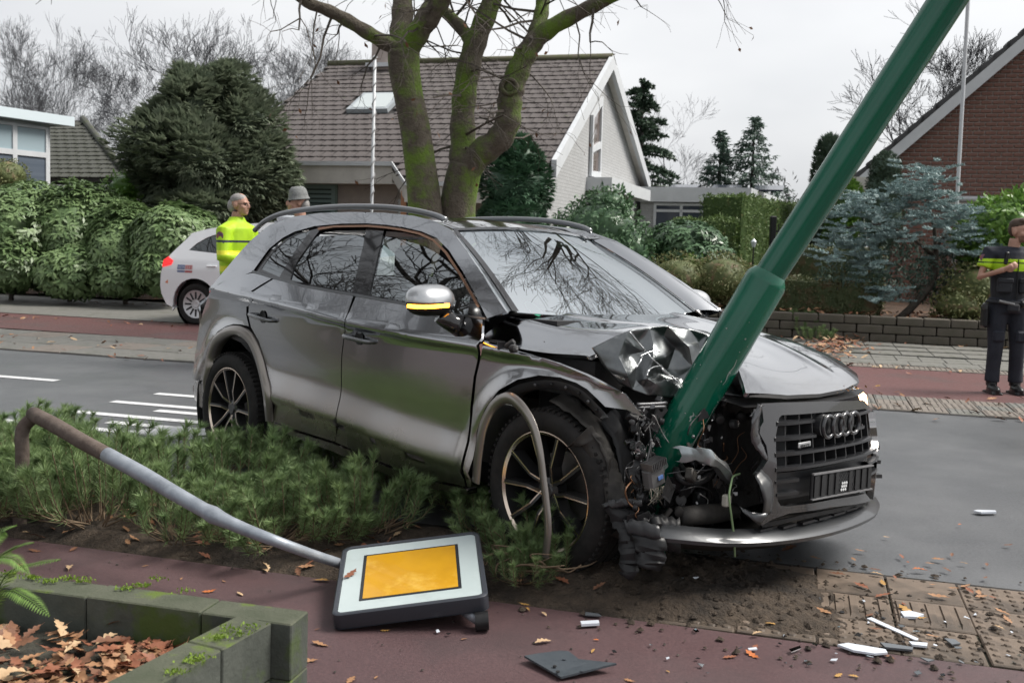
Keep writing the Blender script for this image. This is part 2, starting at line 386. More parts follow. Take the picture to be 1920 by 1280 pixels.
reflection_tint(M_paint_grey)
M_plast = mat('black_plastic', (.010, .010, .011), (.017, .017, .018), rough=.38, spec=.35, scale=30, bump=.05, bscale=200)
M_plastg = mat('grey_plastic', (.030, .031, .033), (.042, .043, .045), rough=.32, scale=20)
M_plastd = mat('dusty_plastic', (.022, .021, .020), (.055, .051, .046), rough=.6, spec=.3, scale=14, bump=.1, bscale=90)
M_gloss = mat('gloss_black', (.012, .012, .013), rough=.06, coat=.6)
M_rub = mat('tyre_rubber', (.011, .011, .011), (.024, .022, .021), rough=.75, spec=.3, scale=20, bump=.15, bscale=120)
M_alu = mat('bare_metal', (.55, .56, .57), (.38, .39, .40), rough=.32, metal=.9, scale=20)
M_alud = mat('dull_metal', (.22, .22, .225), (.12, .12, .125), rough=.45, metal=.8, scale=20)
M_rimd = mat('rim_black', (.022, .022, .023), rough=.3, coat=.5)
M_rime = mat('rim_polished', (.72, .60, .50), rough=.2, metal=1)
M_disc = mat('brake_disc', (.20, .19, .18), rough=.4, metal=.9)
M_glass = glassmat('clear_glass', (.45, .52, .50), 1.0, 3.2)
M_glassd = glassmat('tinted_glass', (.06, .06, .062), 1.0, 3.0)
M_amber = mat('amber_lamp', (.9, .3, .02), rough=.3, emit=(1, .36, .02), estr=4.5)
M_amber2 = mat('amber_lamp_bright', (.9, .4, .1), rough=.3, emit=(1, .55, .28), estr=2.2)
M_redl = mat('red_lamp', (.5, .01, .015), rough=.15, coat=.5, emit=(1, .02, .02), estr=.35)
M_seat = mat('seat_cloth', (.02, .02, .022), (.03, .03, .032), rough=.8, scale=30)
M_white = mat('white_paint', (.75, .75, .75), rough=.3)
M_engine = mat('engine_black', (.008, .008, .009), (.022, .022, .022), rough=.55, scale=18, bump=.3, bscale=40)

WX = [-3.72, -3.66, -3.58, -3.45, -3.2, -2.8, -2.3, -1.5, -.5, 0, .3, .5, .65, .78]; WY = [.60, .70, .79, .865, .92, .945, .945, .94, .938, .94, .925, .885, .83, .74]
def zcr(x): return interp(x, [-3.7, -3.03, -2.54, -1.98, -1.5, -.98, -.41, 0, .5], [1.15, 1.132, 1.098, 1.055, 1.011, .981, .965, .945, .88])
def zbl(x): return interp(x, [-3.2, -2.57, -2.33, -2, -1.5, -.73, -.44, .2], [1.31, 1.256, 1.223, 1.185, 1.153, 1.10, 1.088, 1.06])
def zlo(x): return interp(x, [-2.4, -1.57, -.95, -.42, .3], [.51, .455, .391, .361, .35])
_wc = {}
def cub(x, X, Y):
    """smooth interpolation through a table (catmull, non-uniform)"""
    i = int(np.clip(np.searchsorted(X, x)-1, 0, len(X)-2)); h = X[i+1]-X[i]; t = (x-X[i])/h; t = min(1, max(0, t))
    def sl(j):
        if j <= 0: return (Y[1]-Y[0])/(X[1]-X[0])
        if j >= len(X)-1: return (Y[-1]-Y[-2])/(X[-1]-X[-2])
        return (Y[j+1]-Y[j-1])/(X[j+1]-X[j-1])
    a, b = sl(i)*h, sl(i+1)*h
    return (2*t**3-3*t*t+1)*Y[i]+(t**3-2*t*t+t)*a+(-2*t**3+3*t*t)*Y[i+1]+(t**3-t*t)*b
def hw(x, z):
    w = cub(x, WX, WY); c = zcr(x); d = z-c
    if d > 0:
        b = zbl(x)
        if z < b: return w-.008*sstep(0, .02, d)-.42*d
        e = z-b; return w-.008-.42*(b-c)-.36*e-.42*e*e
    d = -d; y = w-.020*sstep(0, .055, d)+.012*sstep(.06, .32, d)
    l = zlo(x)
    y += .028*(1-sstep(l, l+.20, z))-.012*sstep(.06, .4, d)
    if z < l: y -= .028*sstep(0, .02, l-z)+.05*max(0, l-z-.05)
    for ax, R in ((0, .47), (-2.82, .47)):                     # flared arches
        r = math.hypot(x-ax, z-.37); y += .022*math.exp(-((r-R)/.06)**2)*(1 if z > .3 else .4)
    return y
def s_side(x, z): return Vector((x, -hw(x, z), z))
def XF(y, z): return .905-.17*(abs(y)/.7)**2.6-.14*max(0, z-.56)-.05*max(0, .42-z)
def s_front(y, z): return Vector((XF(y, z), y, z))
HX = [-.6, -.5, -.3, 0, .2, .4, .6, .72, .80, .86]; HZ = [1.14, 1.128, 1.112, 1.074, 1.036, .984, .912, .862, .822, .79]
def ZH(x, y):
    z = cub(x, HX, HZ)-.055*(abs(y)/.85)**3
    z += .075*math.exp(-((x-.33)/.30)**2)*sstep(.15, -.5, y)
    z += (.035*sstep(-.2, -.5, y)*(1-sstep(-.1, .3, x)))*0
    z -= .085*sstep(.68, .90, -y) + .03*sstep(.70, .9, y)
    for yy in (-.34, .34): z += .010*math.exp(-((y-yy*(1+.25*(.6-x)))/.05)**2)*(1-sstep(.5, .75, x))   # power creases
    return z
def s_hood(x, y): return Vector((x, y, ZH(x, y)))
def s_ws(s, q):
    """windscreen: s 0 at the cowl .. 1 at the header, q -1..1 across"""
    yb, yh = .735, .555; y = q*(yb+(yh-yb)*s)
    x = (-.27-.15*q*q)+((-1.035-.07*q*q)-(-.27-.15*q*q))*s; z = (1.10+.02*q*q)+((1.555-.030*q*q)-(1.10+.02*q*q))*s+.022*math.sin(math.pi*s)
    return Vector((x, y, z))
RX = [-3.55, -3.4, -3.1, -2.7, -2.2, -1.7, -1.3, -1.1, -1.0, -.9]; RZ = [1.42, 1.49, 1.565, 1.612, 1.634, 1.630, 1.603, 1.566, 1.543, 1.515]
def s_roof(x, y): return Vector((x, y, cub(x, RX, RZ)-.035*(y/.56)**2-.05*max(0, abs(y)-.55)/.1))
def solve(px, py, f):
    """point where the pixel's ray meets the surface f(t-point)=0, marching then bisecting"""
    o = tocar(EYE); r = CAR_MI @ ray(px, py); a = 2.0; fa = f(o+r*a)
    for k in range(1, 700):
        b = 2.0+k*.01; fb = f(o+r*b)
        if fa*fb <= 0:
            for _ in range(30):
                m = (a+b)/2; fm = f(o+r*m)
                if fa*fm <= 0: b = m
                else: a, fa = m, fm
            return o+r*a
        a, fa = b, fb
    return o+r*4.5
def cs(px, py): p = solve(px, py, lambda p: p.y+hw(p.x, p.z)); return (p.x, p.z)
def cf(px, py): p = solve(px, py, lambda p: p.x-XF(p.y, p.z)); return (p.y, p.z)
def csl(L): return [cs(*p) for p in L]
def cfl(L): return [cf(*p) for p in L]
def smooth2(P, n=4, closed=False): return [(v.x, v.y) for v in catmull([Vector((a, b, 0)) for a, b in P], n, closed)]

def inpoly(P, X, Y):
    P = np.array(P); ins = np.zeros(len(X), bool); j = len(P)-1
    for i in range(len(P)):
        xi, yi, xj, yj = P[i][0], P[i][1], P[j][0], P[j][1]
        c = ((yi > Y) != (yj > Y)) & (X < (xj-xi)*(Y-yi)/(yj-yi+1e-12)+xi); ins ^= c; j = i
    return ins
def bdist(P, X, Y):
    d = np.full(len(X), 1e9); n = len(P)
    for i in range(n):
        ax, ay = P[i]; bx, by = P[(i+1) % n]; L = (bx-ax)**2+(by-ay)**2+1e-12
        t = np.clip(((X-ax)*(bx-ax)+(Y-ay)*(by-ay))/L, 0, 1); d = np.minimum(d, np.hypot(X-ax-t*(bx-ax), Y-ay-t*(by-ay)))
    return d
def densify(P, step):
    out = []
    for i in range(len(P)):
        a, b = P[i], P[(i+1) % len(P)]; n = max(1, int(math.hypot(b[0]-a[0], b[1]-a[1])/step))
        out += [(a[0]+(b[0]-a[0])*k/n, a[1]+(b[1]-a[1])*k/n) for k in range(n)]
    return out
def panel(name, outline, surf, m, parent, step=.035, thick=.015, holes=(), flip=False, off=0., orient=None, **kw):
    """sheet-metal panel: an outline in the surface's two parameters, gridded, laid on surf(a,b), with a turned-in edge"""
    out = densify(outline, step); hs_ = [densify(h, step) for h in holes]
    A = np.array(out); x0, y0 = A.min(0); x1, y1 = A.max(0)
    gx, gy = np.meshgrid(np.arange(x0, x1, step), np.arange(y0, y1, step*.9)); gx[1::2] += step/2; gx, gy = gx.ravel(), gy.ravel()
    ok = inpoly(out, gx, gy) & (bdist(out, gx, gy) > step*.45)
    for h in hs_: ok &= ~inpoly(h, gx, gy) & (bdist(h, gx, gy) > step*.45)
    pts = [Vector(p) for p in out]; edges = [(i, (i+1) % len(out)) for i in range(len(out))]
    for h in hs_:
        b = len(pts); pts += [Vector(p) for p in h]; edges += [(b+i, b+(i+1) % len(h)) for i in range(len(h))]
    lines = []
    if surf is s_side:
        for zf in (zcr, zlo, lambda x: zcr(x)-.03, zbl):
            X = np.arange(x0, x1, .02); Z = np.array([zf(x) for x in X]); k = inpoly(out, X, Z) & (bdist(out, X, Z) > .010)
            for h in hs_: k &= ~inpoly(h, X, Z) & (bdist(h, X, Z) > .010)
            for l in lines: k &= bdist(l, X, Z) > .008 if len(l) > 2 else True
            if k.sum() > 2: lines.append(list(zip(X[k], Z[k]))); ok &= np.array([True])[0] & (np.min(np.hypot(gx[:, None]-X[k][None], gy[:, None]-Z[k][None]), axis=1) > .012)
            b = len(pts); idx_ = {}
            for i in np.nonzero(k)[0]: idx_[i] = len(pts); pts.append(Vector((X[i], Z[i])))
            edges += [(idx_[i], idx_[i+1]) for i in idx_ if i+1 in idx_]
    pts += [Vector((a, b)) for a, b in zip(gx[ok], gy[ok])]
    V2, E2, F2, *_ = delaunay_2d_cdt(pts, edges, [], 0, 1e-6)
    C = np.array([[sum(V2[i].x for i in f)/3, sum(V2[i].y for i in f)/3] for f in F2])
    keep = inpoly(out, C[:, 0], C[:, 1])
    for h in hs_: keep &= ~inpoly(h, C[:, 0], C[:, 1])
    F = [f for f, k in zip(F2, keep) if k]
    e = 1e-3; V = []; N = []
    for v in V2:
        p = surf(v.x, v.y); n = (surf(v.x+e, v.y)-surf(v.x-e, v.y)).cross(surf(v.x, v.y+e)-surf(v.x, v.y-e))
        n = n.normalized() if n.length > 1e-12 else Vector((0, 0, 1))
        if flip: n = -n
        V.append(p+n*off); N.append(n)
    F = [tuple(q) if (V[q[1]]-V[q[0]]).cross(V[q[2]]-V[q[0]]).dot(N[q[0]]+N[q[1]]+N[q[2]]) >= 0 else tuple(reversed(q)) for q in F]
    cnt = {}
    for f in F:
        for i in range(3): k = (f[i], f[(i+1) % 3]); cnt[k] = 1
    bnd = [k for k in cnt if (k[1], k[0]) not in cnt]
    nV = len(V); fl = len(F); idx = {}
    for a, b in bnd:
        for i in (a, b):
            if i not in idx:
                idx[i] = len(V); V.append(V[i]); V.append(V[i]-N[i]*thick); N.append(None); N.append(None)
    rim = []
    acc = {}
    for a, b in bnd:
        q = (idx[b], idx[a], idx[a]+1, idx[b]+1); rim.append(q)
        fn = (V[q[1]]-V[q[0]]).cross(V[q[2]]-V[q[0]])
        for i in q: acc[i] = acc.get(i, Vector())+fn
    for i in range(nV, len(V)): N[i] = acc.get(i, Vector((0, 0, 1))).normalized() if acc.get(i, Vector()).length > 0 else Vector((0, 0, 1))
    me = mkmesh(name, V, F+rim, m, None, True)
    me.normals_split_custom_set_from_vertices([tuple(n) for n in N])
    return obj(name, me, parent, **kw)

car = thing('suv', 'dark grey metallic SUV with smashed front corner against the leaning green post', 'car', CAR_T)
car.matrix_world = Matrix.Translation(CAR_T) @ CAR_M
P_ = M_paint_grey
GAP = .004
# ---------------- right side panels (traced on the body side surface)
fd_rear = [(666, 552), (647.7, 597.6), (645, 632), (641, 665), (637.6, 746), (630, 781), (628, 829)]
fd_front = [(904, 633), (898, 663), (889, 707), (882.6, 764), (876, 829), (873, 913)]
fd = [(668, 552.5), (760, 570), (830, 586), (906, 598)]+[(905, 612)]+fd_front+[(820, 902), (740, 877), (680, 852)]+fd_rear[::-1][:-1]
def inset(P, d):
    P = [Vector((a, b, 0)) for a, b in P]; n = len(P); area = sum(P[i].x*P[(i+1) % n].y-P[(i+1) % n].x*P[i].y for i in range(n)); s = 1 if area > 0 else -1; o = []
    for i in range(n):
        a, b, c = P[i-1], P[i], P[(i+1) % n]; t1 = (b-a); t2 = (c-b); t1 = t1.normalized() if t1.length > 0 else t2.normalized(); t2 = t2.normalized() if t2.length > 0 else t1
        nn = Vector((-t1.y-t2.y, t1.x+t2.x, 0)); nn = nn.normalized() if nn.length > 1e-6 else Vector(); o.append(((b+nn*d*s).x, (b+nn*d*s).y))
    return o
sidepanels = []
def side(name, L, m=P_, off=0., thick=.015, step=.035, holes=(), ins=GAP, **kw):
    o = panel(name, inset(csl(L), ins), s_side, m, kw.pop('parent', car), step, thick, holes, flip=False, off=off, **kw); sidepanels.append(o); return o
frontdoor = side('door', fd)
rear_arch = [(470, 614), (485, 640), (497, 680), (505, 720), (510, 760), (513, 791)]
rd = [(514, 521.5), (570, 535.5), (664, 551.5)]+fd_rear[1:]+[(560, 808)]+rear_arch[::-1]+[(465, 590), (465, 566), (473, 547), (492, 535)]
reardoor = side('door', rd)
# fender (front tip bent by the crash)
fen = [(906, 640), (950, 650), (1000, 663), (1050, 680), (1100, 702), (1140, 722), (1172, 737)]
fx = [cs(*p) for p in fen]+[cyp(1188, 785, -.93).xz[:]]+[cyp(1155, 772, -.95).xz[:]]+csl([(1134, 764), (1118, 748), (1100, 731), (1080, 719), (1050, 709), (1010, 705), (970, 713), (935, 733), (910, 768), (895, 810), (888, 860), (884, 914)])+csl([(876, 913), (879, 829), (886, 764), (892, 707), (901, 663)])
fender = panel('fender', inset(fx, GAP), s_side, P_, car, .03, .012); sidepanels.append(fender)
# rear quarter with D-pillar, cant rail and A-pillar: one painted side frame
dlo_out = [(474, 509), (488, 489), (505, 466), (530, 446), (552, 434.5), (590, 424), (640, 419.5), (690, 419), (722, 421.5), (755, 426), (790, 434), (818, 446), (842, 470), (868, 510), (890, 550), (913, 597)]
frame = [(392, 548), (400, 532), (418, 510), (440, 484), (470, 451), (505, 422), (550, 406), (600, 399), (660, 397), (720, 398.5), (775, 404), (815, 414), (846, 430), (872, 466), (905, 515), (950, 585)]+dlo_out[::-1][0:]
side('side_frame', frame, ins=.001, step=.03)
quarter = [(474, 511), (511, 521), (490, 534), (471, 546), (462, 566), (462, 590), (467, 612)]+[(452, 609), (438, 608), (424, 612), (408, 622), (396, 640), (388, 662), (384, 690), (383, 712)]+[(366, 720), (363, 690), (366, 660), (372, 620), (380, 585), (388, 562), (392, 549), (430, 520)]
side('quarter_panel', quarter, ins=.003)
# bumper corner behind the rear wheel
side('rear_bumper', [(383, 714), (384, 740), (388, 770), (380, 765), (368, 752), (362, 735), (361, 722)], M_paint_grey, ins=.002)
# sill blade and rocker cladding
side('sill', [(506, 789), (560, 810), (628, 831), (680, 854), (740, 879), (820, 904), (873, 915), (880, 917), (880, 926), (820, 917), (740, 893), (680, 868), (626, 845), (560, 820), (506, 800)], M_paint_grey, ins=0, off=.012, thick=.06)
# ---------------- glasshouse
holes = [[(487, 503), (497, 488), (509, 472), (534, 449), (557, 437), (581, 429), (521, 518)],
         [(541, 523), (549, 497), (572, 463), (587, 442), (596, 431), (627, 426.5), (684, 425.5), (678, 460), (667, 506), (657, 547)],
         [(689, 551), (700, 503), (712, 452), (718, 427), (751, 430), (785, 437.5), (812, 449), (838, 473), (863, 509), (883, 545), (878, 591), (830, 584), (747, 566)]]
sur = [(478, 508), (489, 492), (506, 469), (531, 448.5), (553, 437), (590, 427), (640, 422.5), (690, 422), (722, 424.5), (755, 429), (788, 437), (815, 449), (839, 473), (865, 513), (887, 553), (909, 598), (830, 586), (747, 568), (668, 553), (570, 537), (514, 522)]
side('window_frame', sur, M_gloss, holes=[csl(h) for h in holes], off=-.012, ins=0, thick=.02, step=.03)
side('window_glass', holes[0], M_glassd, off=-.014, thick=.003, ins=-.004)
side('window_glass', [(541, 523), (549, 497), (572, 463), (584, 446), (592, 441), (640, 438.5), (684, 438.5), (678, 460), (667, 506), (657, 547)], M_glassd, off=-.018, thick=.003, ins=-.004)
side('window_glass', [(689, 551), (700, 503), (712, 452), (715, 440), (741, 445.5), (785.6, 457.5), (812, 471), (838, 491.6), (863, 522), (880, 558), (878, 591), (830, 584), (747, 566)], M_glass, off=-.018, thick=.003, ins=-.004)
side('window_trim', [(474, 507), (514, 519.5), (570, 534.5), (668, 551), (760, 567.5), (830, 583.5), (911, 596), (911, 600), (830, 588), (760, 572), (668, 555.5), (570, 538.5), (514, 523.5), (474, 511)], mat('satin_trim', (.16, .165, .17), rough=.3, metal=.8), off=.006, ins=0, thick=.015)
side('mirror_sail', [(884, 546), (878, 592), (907, 597), (896, 570)], M_gloss, off=0.004, ins=0)
# chrome-ish upper reveal
side('window_trim', [(596, 428), (627, 423.5), (690, 422.5), (722, 425), (755, 429.5), (788, 437), (815, 449.5), (839, 473), (865, 513), (887, 551), (900, 575), (896, 577), (883, 553), (861, 515), (835, 475.5), (812, 452.5), (785, 440.3), (752, 433), (720, 428.5), (690, 426), (627, 427), (597, 432)], mat('bronze_trim', (.30, .17, .11), rough=.25, metal=.9), off=.004, ins=0, thick=.01, step=.02)
# the other side of the car: the same panels mirrored
for o in list(sidepanels): mirror_obj(o)
# ---------------- roof, rails, windscreen
ro = [(-1.06+.03*math.cos(k*math.pi/8)-.03, (k-4)/4*.56) for k in range(9)]
panel('roof', [(-1.10, -.56), (-1.065, -.3), (-1.05, 0), (-1.065, .3), (-1.10, .56), (-1.5, .60), (-2.2, .615), (-2.9, .60), (-3.12, .55), (-3.2, 0), (-3.12, -.55), (-2.9, -.60), (-2.2, -.615), (-1.5, -.60)], s_roof, P_, car, .06, .02)
for s in (1, -1):
    mb = MB(); path = [Vector((x, s*-y, z)) for x, y, z in [(-3.12, .60, 1.525), (-2.95, .605, 1.595), (-2.7, .61, 1.638), (-2.2, .615, 1.662), (-1.7, .61, 1.655), (-1.4, .60, 1.632), (-1.2, .59, 1.600), (-1.12, .58, 1.575)]]
    mb.tube(catmull(path, 4), .017, 8, sx=1.0); rail = mb.build('roof_rail', mat('rail_grey', (.22, .23, .24), rough=.3, metal=.6), car, smooth=True)
ws = panel('windscreen', [(0, -1), (0, -.5), (0, 0), (0, .5), (0, 1), (.5, 1), (1, 1), (1, .5), (1, 0), (1, -.5), (1, -1), (.5, -1)], s_ws, glassmat('screen_glass', (.45, .53, .53), 1.0, 11.), car, .09, .004, flip=True)
mb = MB()
for q0, q1, s0, s1 in ((-1.0, -.955, 0, 1), (.955, 1.0, 0, 1), (-1, 1, .965, 1)):                # black edge of the screen
    mb.grid([[s_ws(s0+(s1-s0)*i/8, q0+(q1-q0)*j/8)+Vector((.004, 0, .006)) for j in range(9)] for i in range(9)])
mb.build('screen_edge', M_gloss, ws)
mb = MB(); st = lambda s, q: s_ws(s, q)+Vector((-.004, 0, -.006))
for k in range(2):
    c = [(.06+.07*math.sin(a), -.82+.05*math.cos(a)) for a in np.linspace(0, 2*math.pi, 14)[:-1]]
mb.poly([st(*p) for p in c], 0); mb.grid([[st(.02, -.86), st(.02, -.77)], [st(.045, -.86), st(.045, -.77)]], 1)
mb.build('screen_sticker', [mat('sticker_green', (.05, .42, .25), rough=.5, emit=None), M_white], ws)
# painted strips that close the body between side frame, roof and screen
Ea = [Vector(s_side(*cs(*p))) for p in [(846, 430), (858, 446), (872, 466), (888, 489), (905, 515), (927, 549), (950, 585)]]
Eb = [s_ws(s, -1) for s in (1.0, .86, .70, .53, .36, .18, .0)]
Er = [Vector(s_side(*cs(*p))) for p in [(505, 422), (550, 406), (600, 399), (660, 397), (720, 398.5), (775, 404), (815, 414), (846, 430)]]
Es = [s_roof(min(-1.10, max(-3.1, p.x)), -.585) for p in Er]; Es[-1] = s_ws(1.0, -1)
for sg in (1, -1):
    fl = lambda L: [Vector((p.x, sg*p.y, p.z)) for p in L]
    A_2, B_2 = fl(Ea), fl(Eb); mb = MB(); mb.grid([[a+Vector((0, 0, -.006)) for a in A_2], [a.lerp(b, .5)+Vector((.006, 0, .006)) for a, b in zip(A_2, B_2)], [b+Vector((0, 0, .004)) for b in B_2]]); mb.build('pillar', P_, car, smooth=True)
    A_2, B_2 = fl(Er), fl(Es); mb = MB(); mb.grid([[a+Vector((0, sg*.004, -.004)) for a in A_2], [a.lerp(b, .5)+Vector((0, 0, .008)) for a, b in zip(A_2, B_2)], [b+Vector((0, sg*.03, .001)) for b in B_2]]); mb.build('cant_rail', P_, car, smooth=True)
# cowl, dashboard, seats, wheel: seen through the screen
mb = MB(); mb.box((-.42, 0, 1.04), (.5, 1.36, .10)); mb.box((-.22, 0, 1.0), (.3, 1.5, .06)); mb.build('dashboard', M_seat, car)
for y in (-.37, .37):
    s_ = MB(); s_.bev((-1.55, y, .95), (.16, .48, .62), .06, R=Matrix.Rotation(-.25, 3, 'Y')); s_.bev((-1.35, y, .64), (.5, .48, .16), .05); s_.bev((-1.66, y, 1.34), (.1, .26, .2), .04); s_.build('seat', M_seat, car, autos=40)
s_ = MB(); s_.bev((-2.55, 0, .95), (.2, 1.3, .6), .06, R=Matrix.Rotation(-.25, 3, 'Y')); s_.bev((-2.3, 0, .64), (.5, 1.3, .16), .05); s_.build('rear_bench', M_seat, car, autos=40)
s_ = MB(); Rw = Matrix.Rotation(-1.15, 3, 'Y'); s_.lathe([(.185+.016*math.cos(a), .016*math.sin(a)) for a in np.linspace(0, 2*math.pi, 9)[:-1]], (-.92, .37, 1.0), n=24, R=Rw, close=True); s_.box((-.92, .37, 1.0), (.36, .06, .03), R=Rw); s_.build('steering_wheel', M_seat, car, smooth=True)
s_ = MB(); s_.box((-1.6, 0, .33), (3.2, 1.5, .10)); s_.box((-3.2, 0, .5), (.7, 1.3, .4)); s_.box((-2.1, 0, 1.54), (1.7, 1.0, .02)); s_.build('floor_pan', M_plast, car)
# wheel houses
for ax in (0, -2.82):
    for s in (1, -1):
        mb = MB(); rows = []
        for k in range(15):
            a = math.pi*(-.12+1.24*k/14); rows.append([Vector((ax+.45*math.cos(a), s*-y, .37+.45*math.sin(a))) for y in (.915, .6)])
        mb.grid(rows); mb.poly([Vector((ax+.45*math.cos(a), s*-.6, .37+.45*math.sin(a))) for a in np.linspace(-.12*math.pi, 1.12*math.pi, 15)])
        if not (ax == 0 and s == 1): mb.build('wheel_housing', M_engine, car)
# rear end
def s_rear(y, z): return Vector((-3.62-.10*(1-(y/.8)**2)-.0*z+.0*z+(1.0*max(0, z-.98)**1.2), y, z))
panel('tailgate', [(-.70, .55), (.70, .55), (.74, 1.0), (.62, 1.12), (.55, 1.42), (-.55, 1.42), (-.62, 1.12), (-.74, 1.0)], s_rear, P_, car, .07, .02, flip=True)
panel('rear_bumper', [(-.72, .32), (.72, .32), (.74, .54), (-.74, .54)], lambda y, z: s_rear(y, z)+Vector((.03, 0, 0)), P_, car, .07, .02, flip=True)
for s in (1, -1):
    mb = MB(); L = [(386, 578), (392, 556), (396, 545), (398, 548), (393, 562), (389, 582)]
    q = [cyp(x, y, -.86) for x, y in [(384, 582), (389, 560), (395, 542), (399, 544), (394, 564), (388, 586)]]
    mb.prism([Vector((p.x, s*p.y, p.z)) for p in q], (0, s*.06, 0)); mb.build('tail_lamp', M_redl, car)
side('fuel_flap', [(430, 537), (452, 541), (476, 548), (474, 562), (466, 574), (452, 577), (436, 573)], P_, off=.003, ins=0, thick=.004)
# rear arch trim and front arch trim
def arch_strip(outer, inner, name, y=None, off=.012, depth=.05):
    A = [s_side(*cs(*p)) for p in outer]; B = [s_side(*cs(*p)) for p in inner]
    A = catmull(A, 4); B = catmull(B, 4); n = min(len(A), len(B)); mb = MB(); o = Vector((0, -off, 0)); d = Vector((0, depth, 0))
    mb.grid([[a+d*.1 for a in A[:n]], [a+o*.8 for a in A[:n]], [a*.6+b*.4+o*1.4 for a, b in zip(A[:n], B[:n])], [b+o for b in B[:n]], [b+d for b in B[:n]]])
    return mb.build(name, mat('arch_trim_grey', (.26, .235, .21), rough=.3, metal=.75, coat=.5), car, smooth=True)
arch_strip([(383, 752), (382, 715), (385, 688), (391, 660), (402, 633), (420, 616), (440, 610), (458, 614), (474, 628), (488, 655), (499, 695), (507, 735), (512, 790)],
           [(394, 760), (392, 722), (394, 694), (399, 669), (408, 647), (423, 632), (440, 627), (454, 631), (467, 643), (479, 668), (489, 703), (496, 740), (501, 789)], 'arch_trim')
# hanging front arch trim: still clipped at the rear, sprung loose over the wheel
path = [cyp(x, y, Y) for x, y, Y in [(891, 905, -.955), (896, 850, -.96), (905, 800, -.965), (922, 764, -.97), (943, 747, -.99), (962, 750, -1.01), (983, 772, -1.03), (1000, 805, -1.04), (1010, 845, -1.05), (1016, 890, -1.05), (1022, 940, -1.05), (1026, 990, -1.05), (1021, 1045, -1.05)]]
path = catmull(path, 5); mb = MB(); rows = []
for i, p in enumerate(path):
    d = (path[min(i+1, len(path)-1)]-path[max(0, i-1)]).normalized(); t = i/(len(path)-1)
    nrm = Vector((0, -1, 0)); w = d.cross(nrm).normalized(); wd = .026-.009*sstep(.4, .7, t)
    rows.append([p+w*wd+Vector((0, .006, 0)), p+w*wd*.92, p+nrm*.003, p-w*wd*.92, p-w*wd+Vector((0, .010, 0))])
mb.grid(rows); mb.build('arch_trim', MATS['arch_trim_grey'], car, smooth=True, label='loose grey wheel arch trim hanging down over the front wheel')
# inner fender lip with bolt holes, bare where the trim came off
A = catmull([s_side(*cs(x, y)) for x, y in [(935, 740), (965, 722), (1010, 713), (1050, 716), (1085, 730), (1110, 752), (1130, 775)]], 4)
B = catmull([s_side(*cs(x, y)) for x, y in [(945, 752), (972, 736), (1012, 728), (1048, 732), (1078, 745), (1100, 765), (1118, 785)]], 4)
mb = MB(); mb.grid([[a+Vector((0, .012, 0)) for a in A], [b+Vector((0, .02, 0)) for b in B], [b+Vector((0, .08, -.0)) for b in B]]); lip = mb.build('fender_lip', M_plastg, car, smooth=True)
for k in (7, 10, 13, 16, 19, 22):
    p = (A[k]+B[k])/2; MB().lathe([(.007, 0), (.007, -.006), (.003, -.007)], p+Vector((0, .013, 0)), 'Y', 8).build('clip', M_alud if k % 2 else M_plast, lip)
# ---------------- handles
for i, (a, b, c) in enumerate([((475, 590), (513, 601), reardoor), ((652, 630), (698, 641), frontdoor)]):
    p0, p1 = s_side(*cs(*a)), s_side(*cs(*b)); mb = MB(); mid = (p0+p1)/2; o = Vector((0, -.035, 0))
    mb.tube(catmull([p0+Vector((0, .01, 0)), p0+o*.9+Vector((.012, 0, 0)), mid+o*1.15, p1+o*.9-Vector((.012, 0, 0)), p1+Vector((0, .01, 0))], 4), .015, 8, sx=.8)
    mb.build('door_handle', mat('handle_grey', (.16, .165, .17), rough=.25, metal=.6, coat=.6), c, smooth=True)
    mb = MB(); mb.lathe([(.0, .002), (.034, 0.0), (.038, -.003)], mid+Vector((.0, -.003, .006)), 'Y', 16); mb.build('handle_recess', M_engine, c, smooth=True)
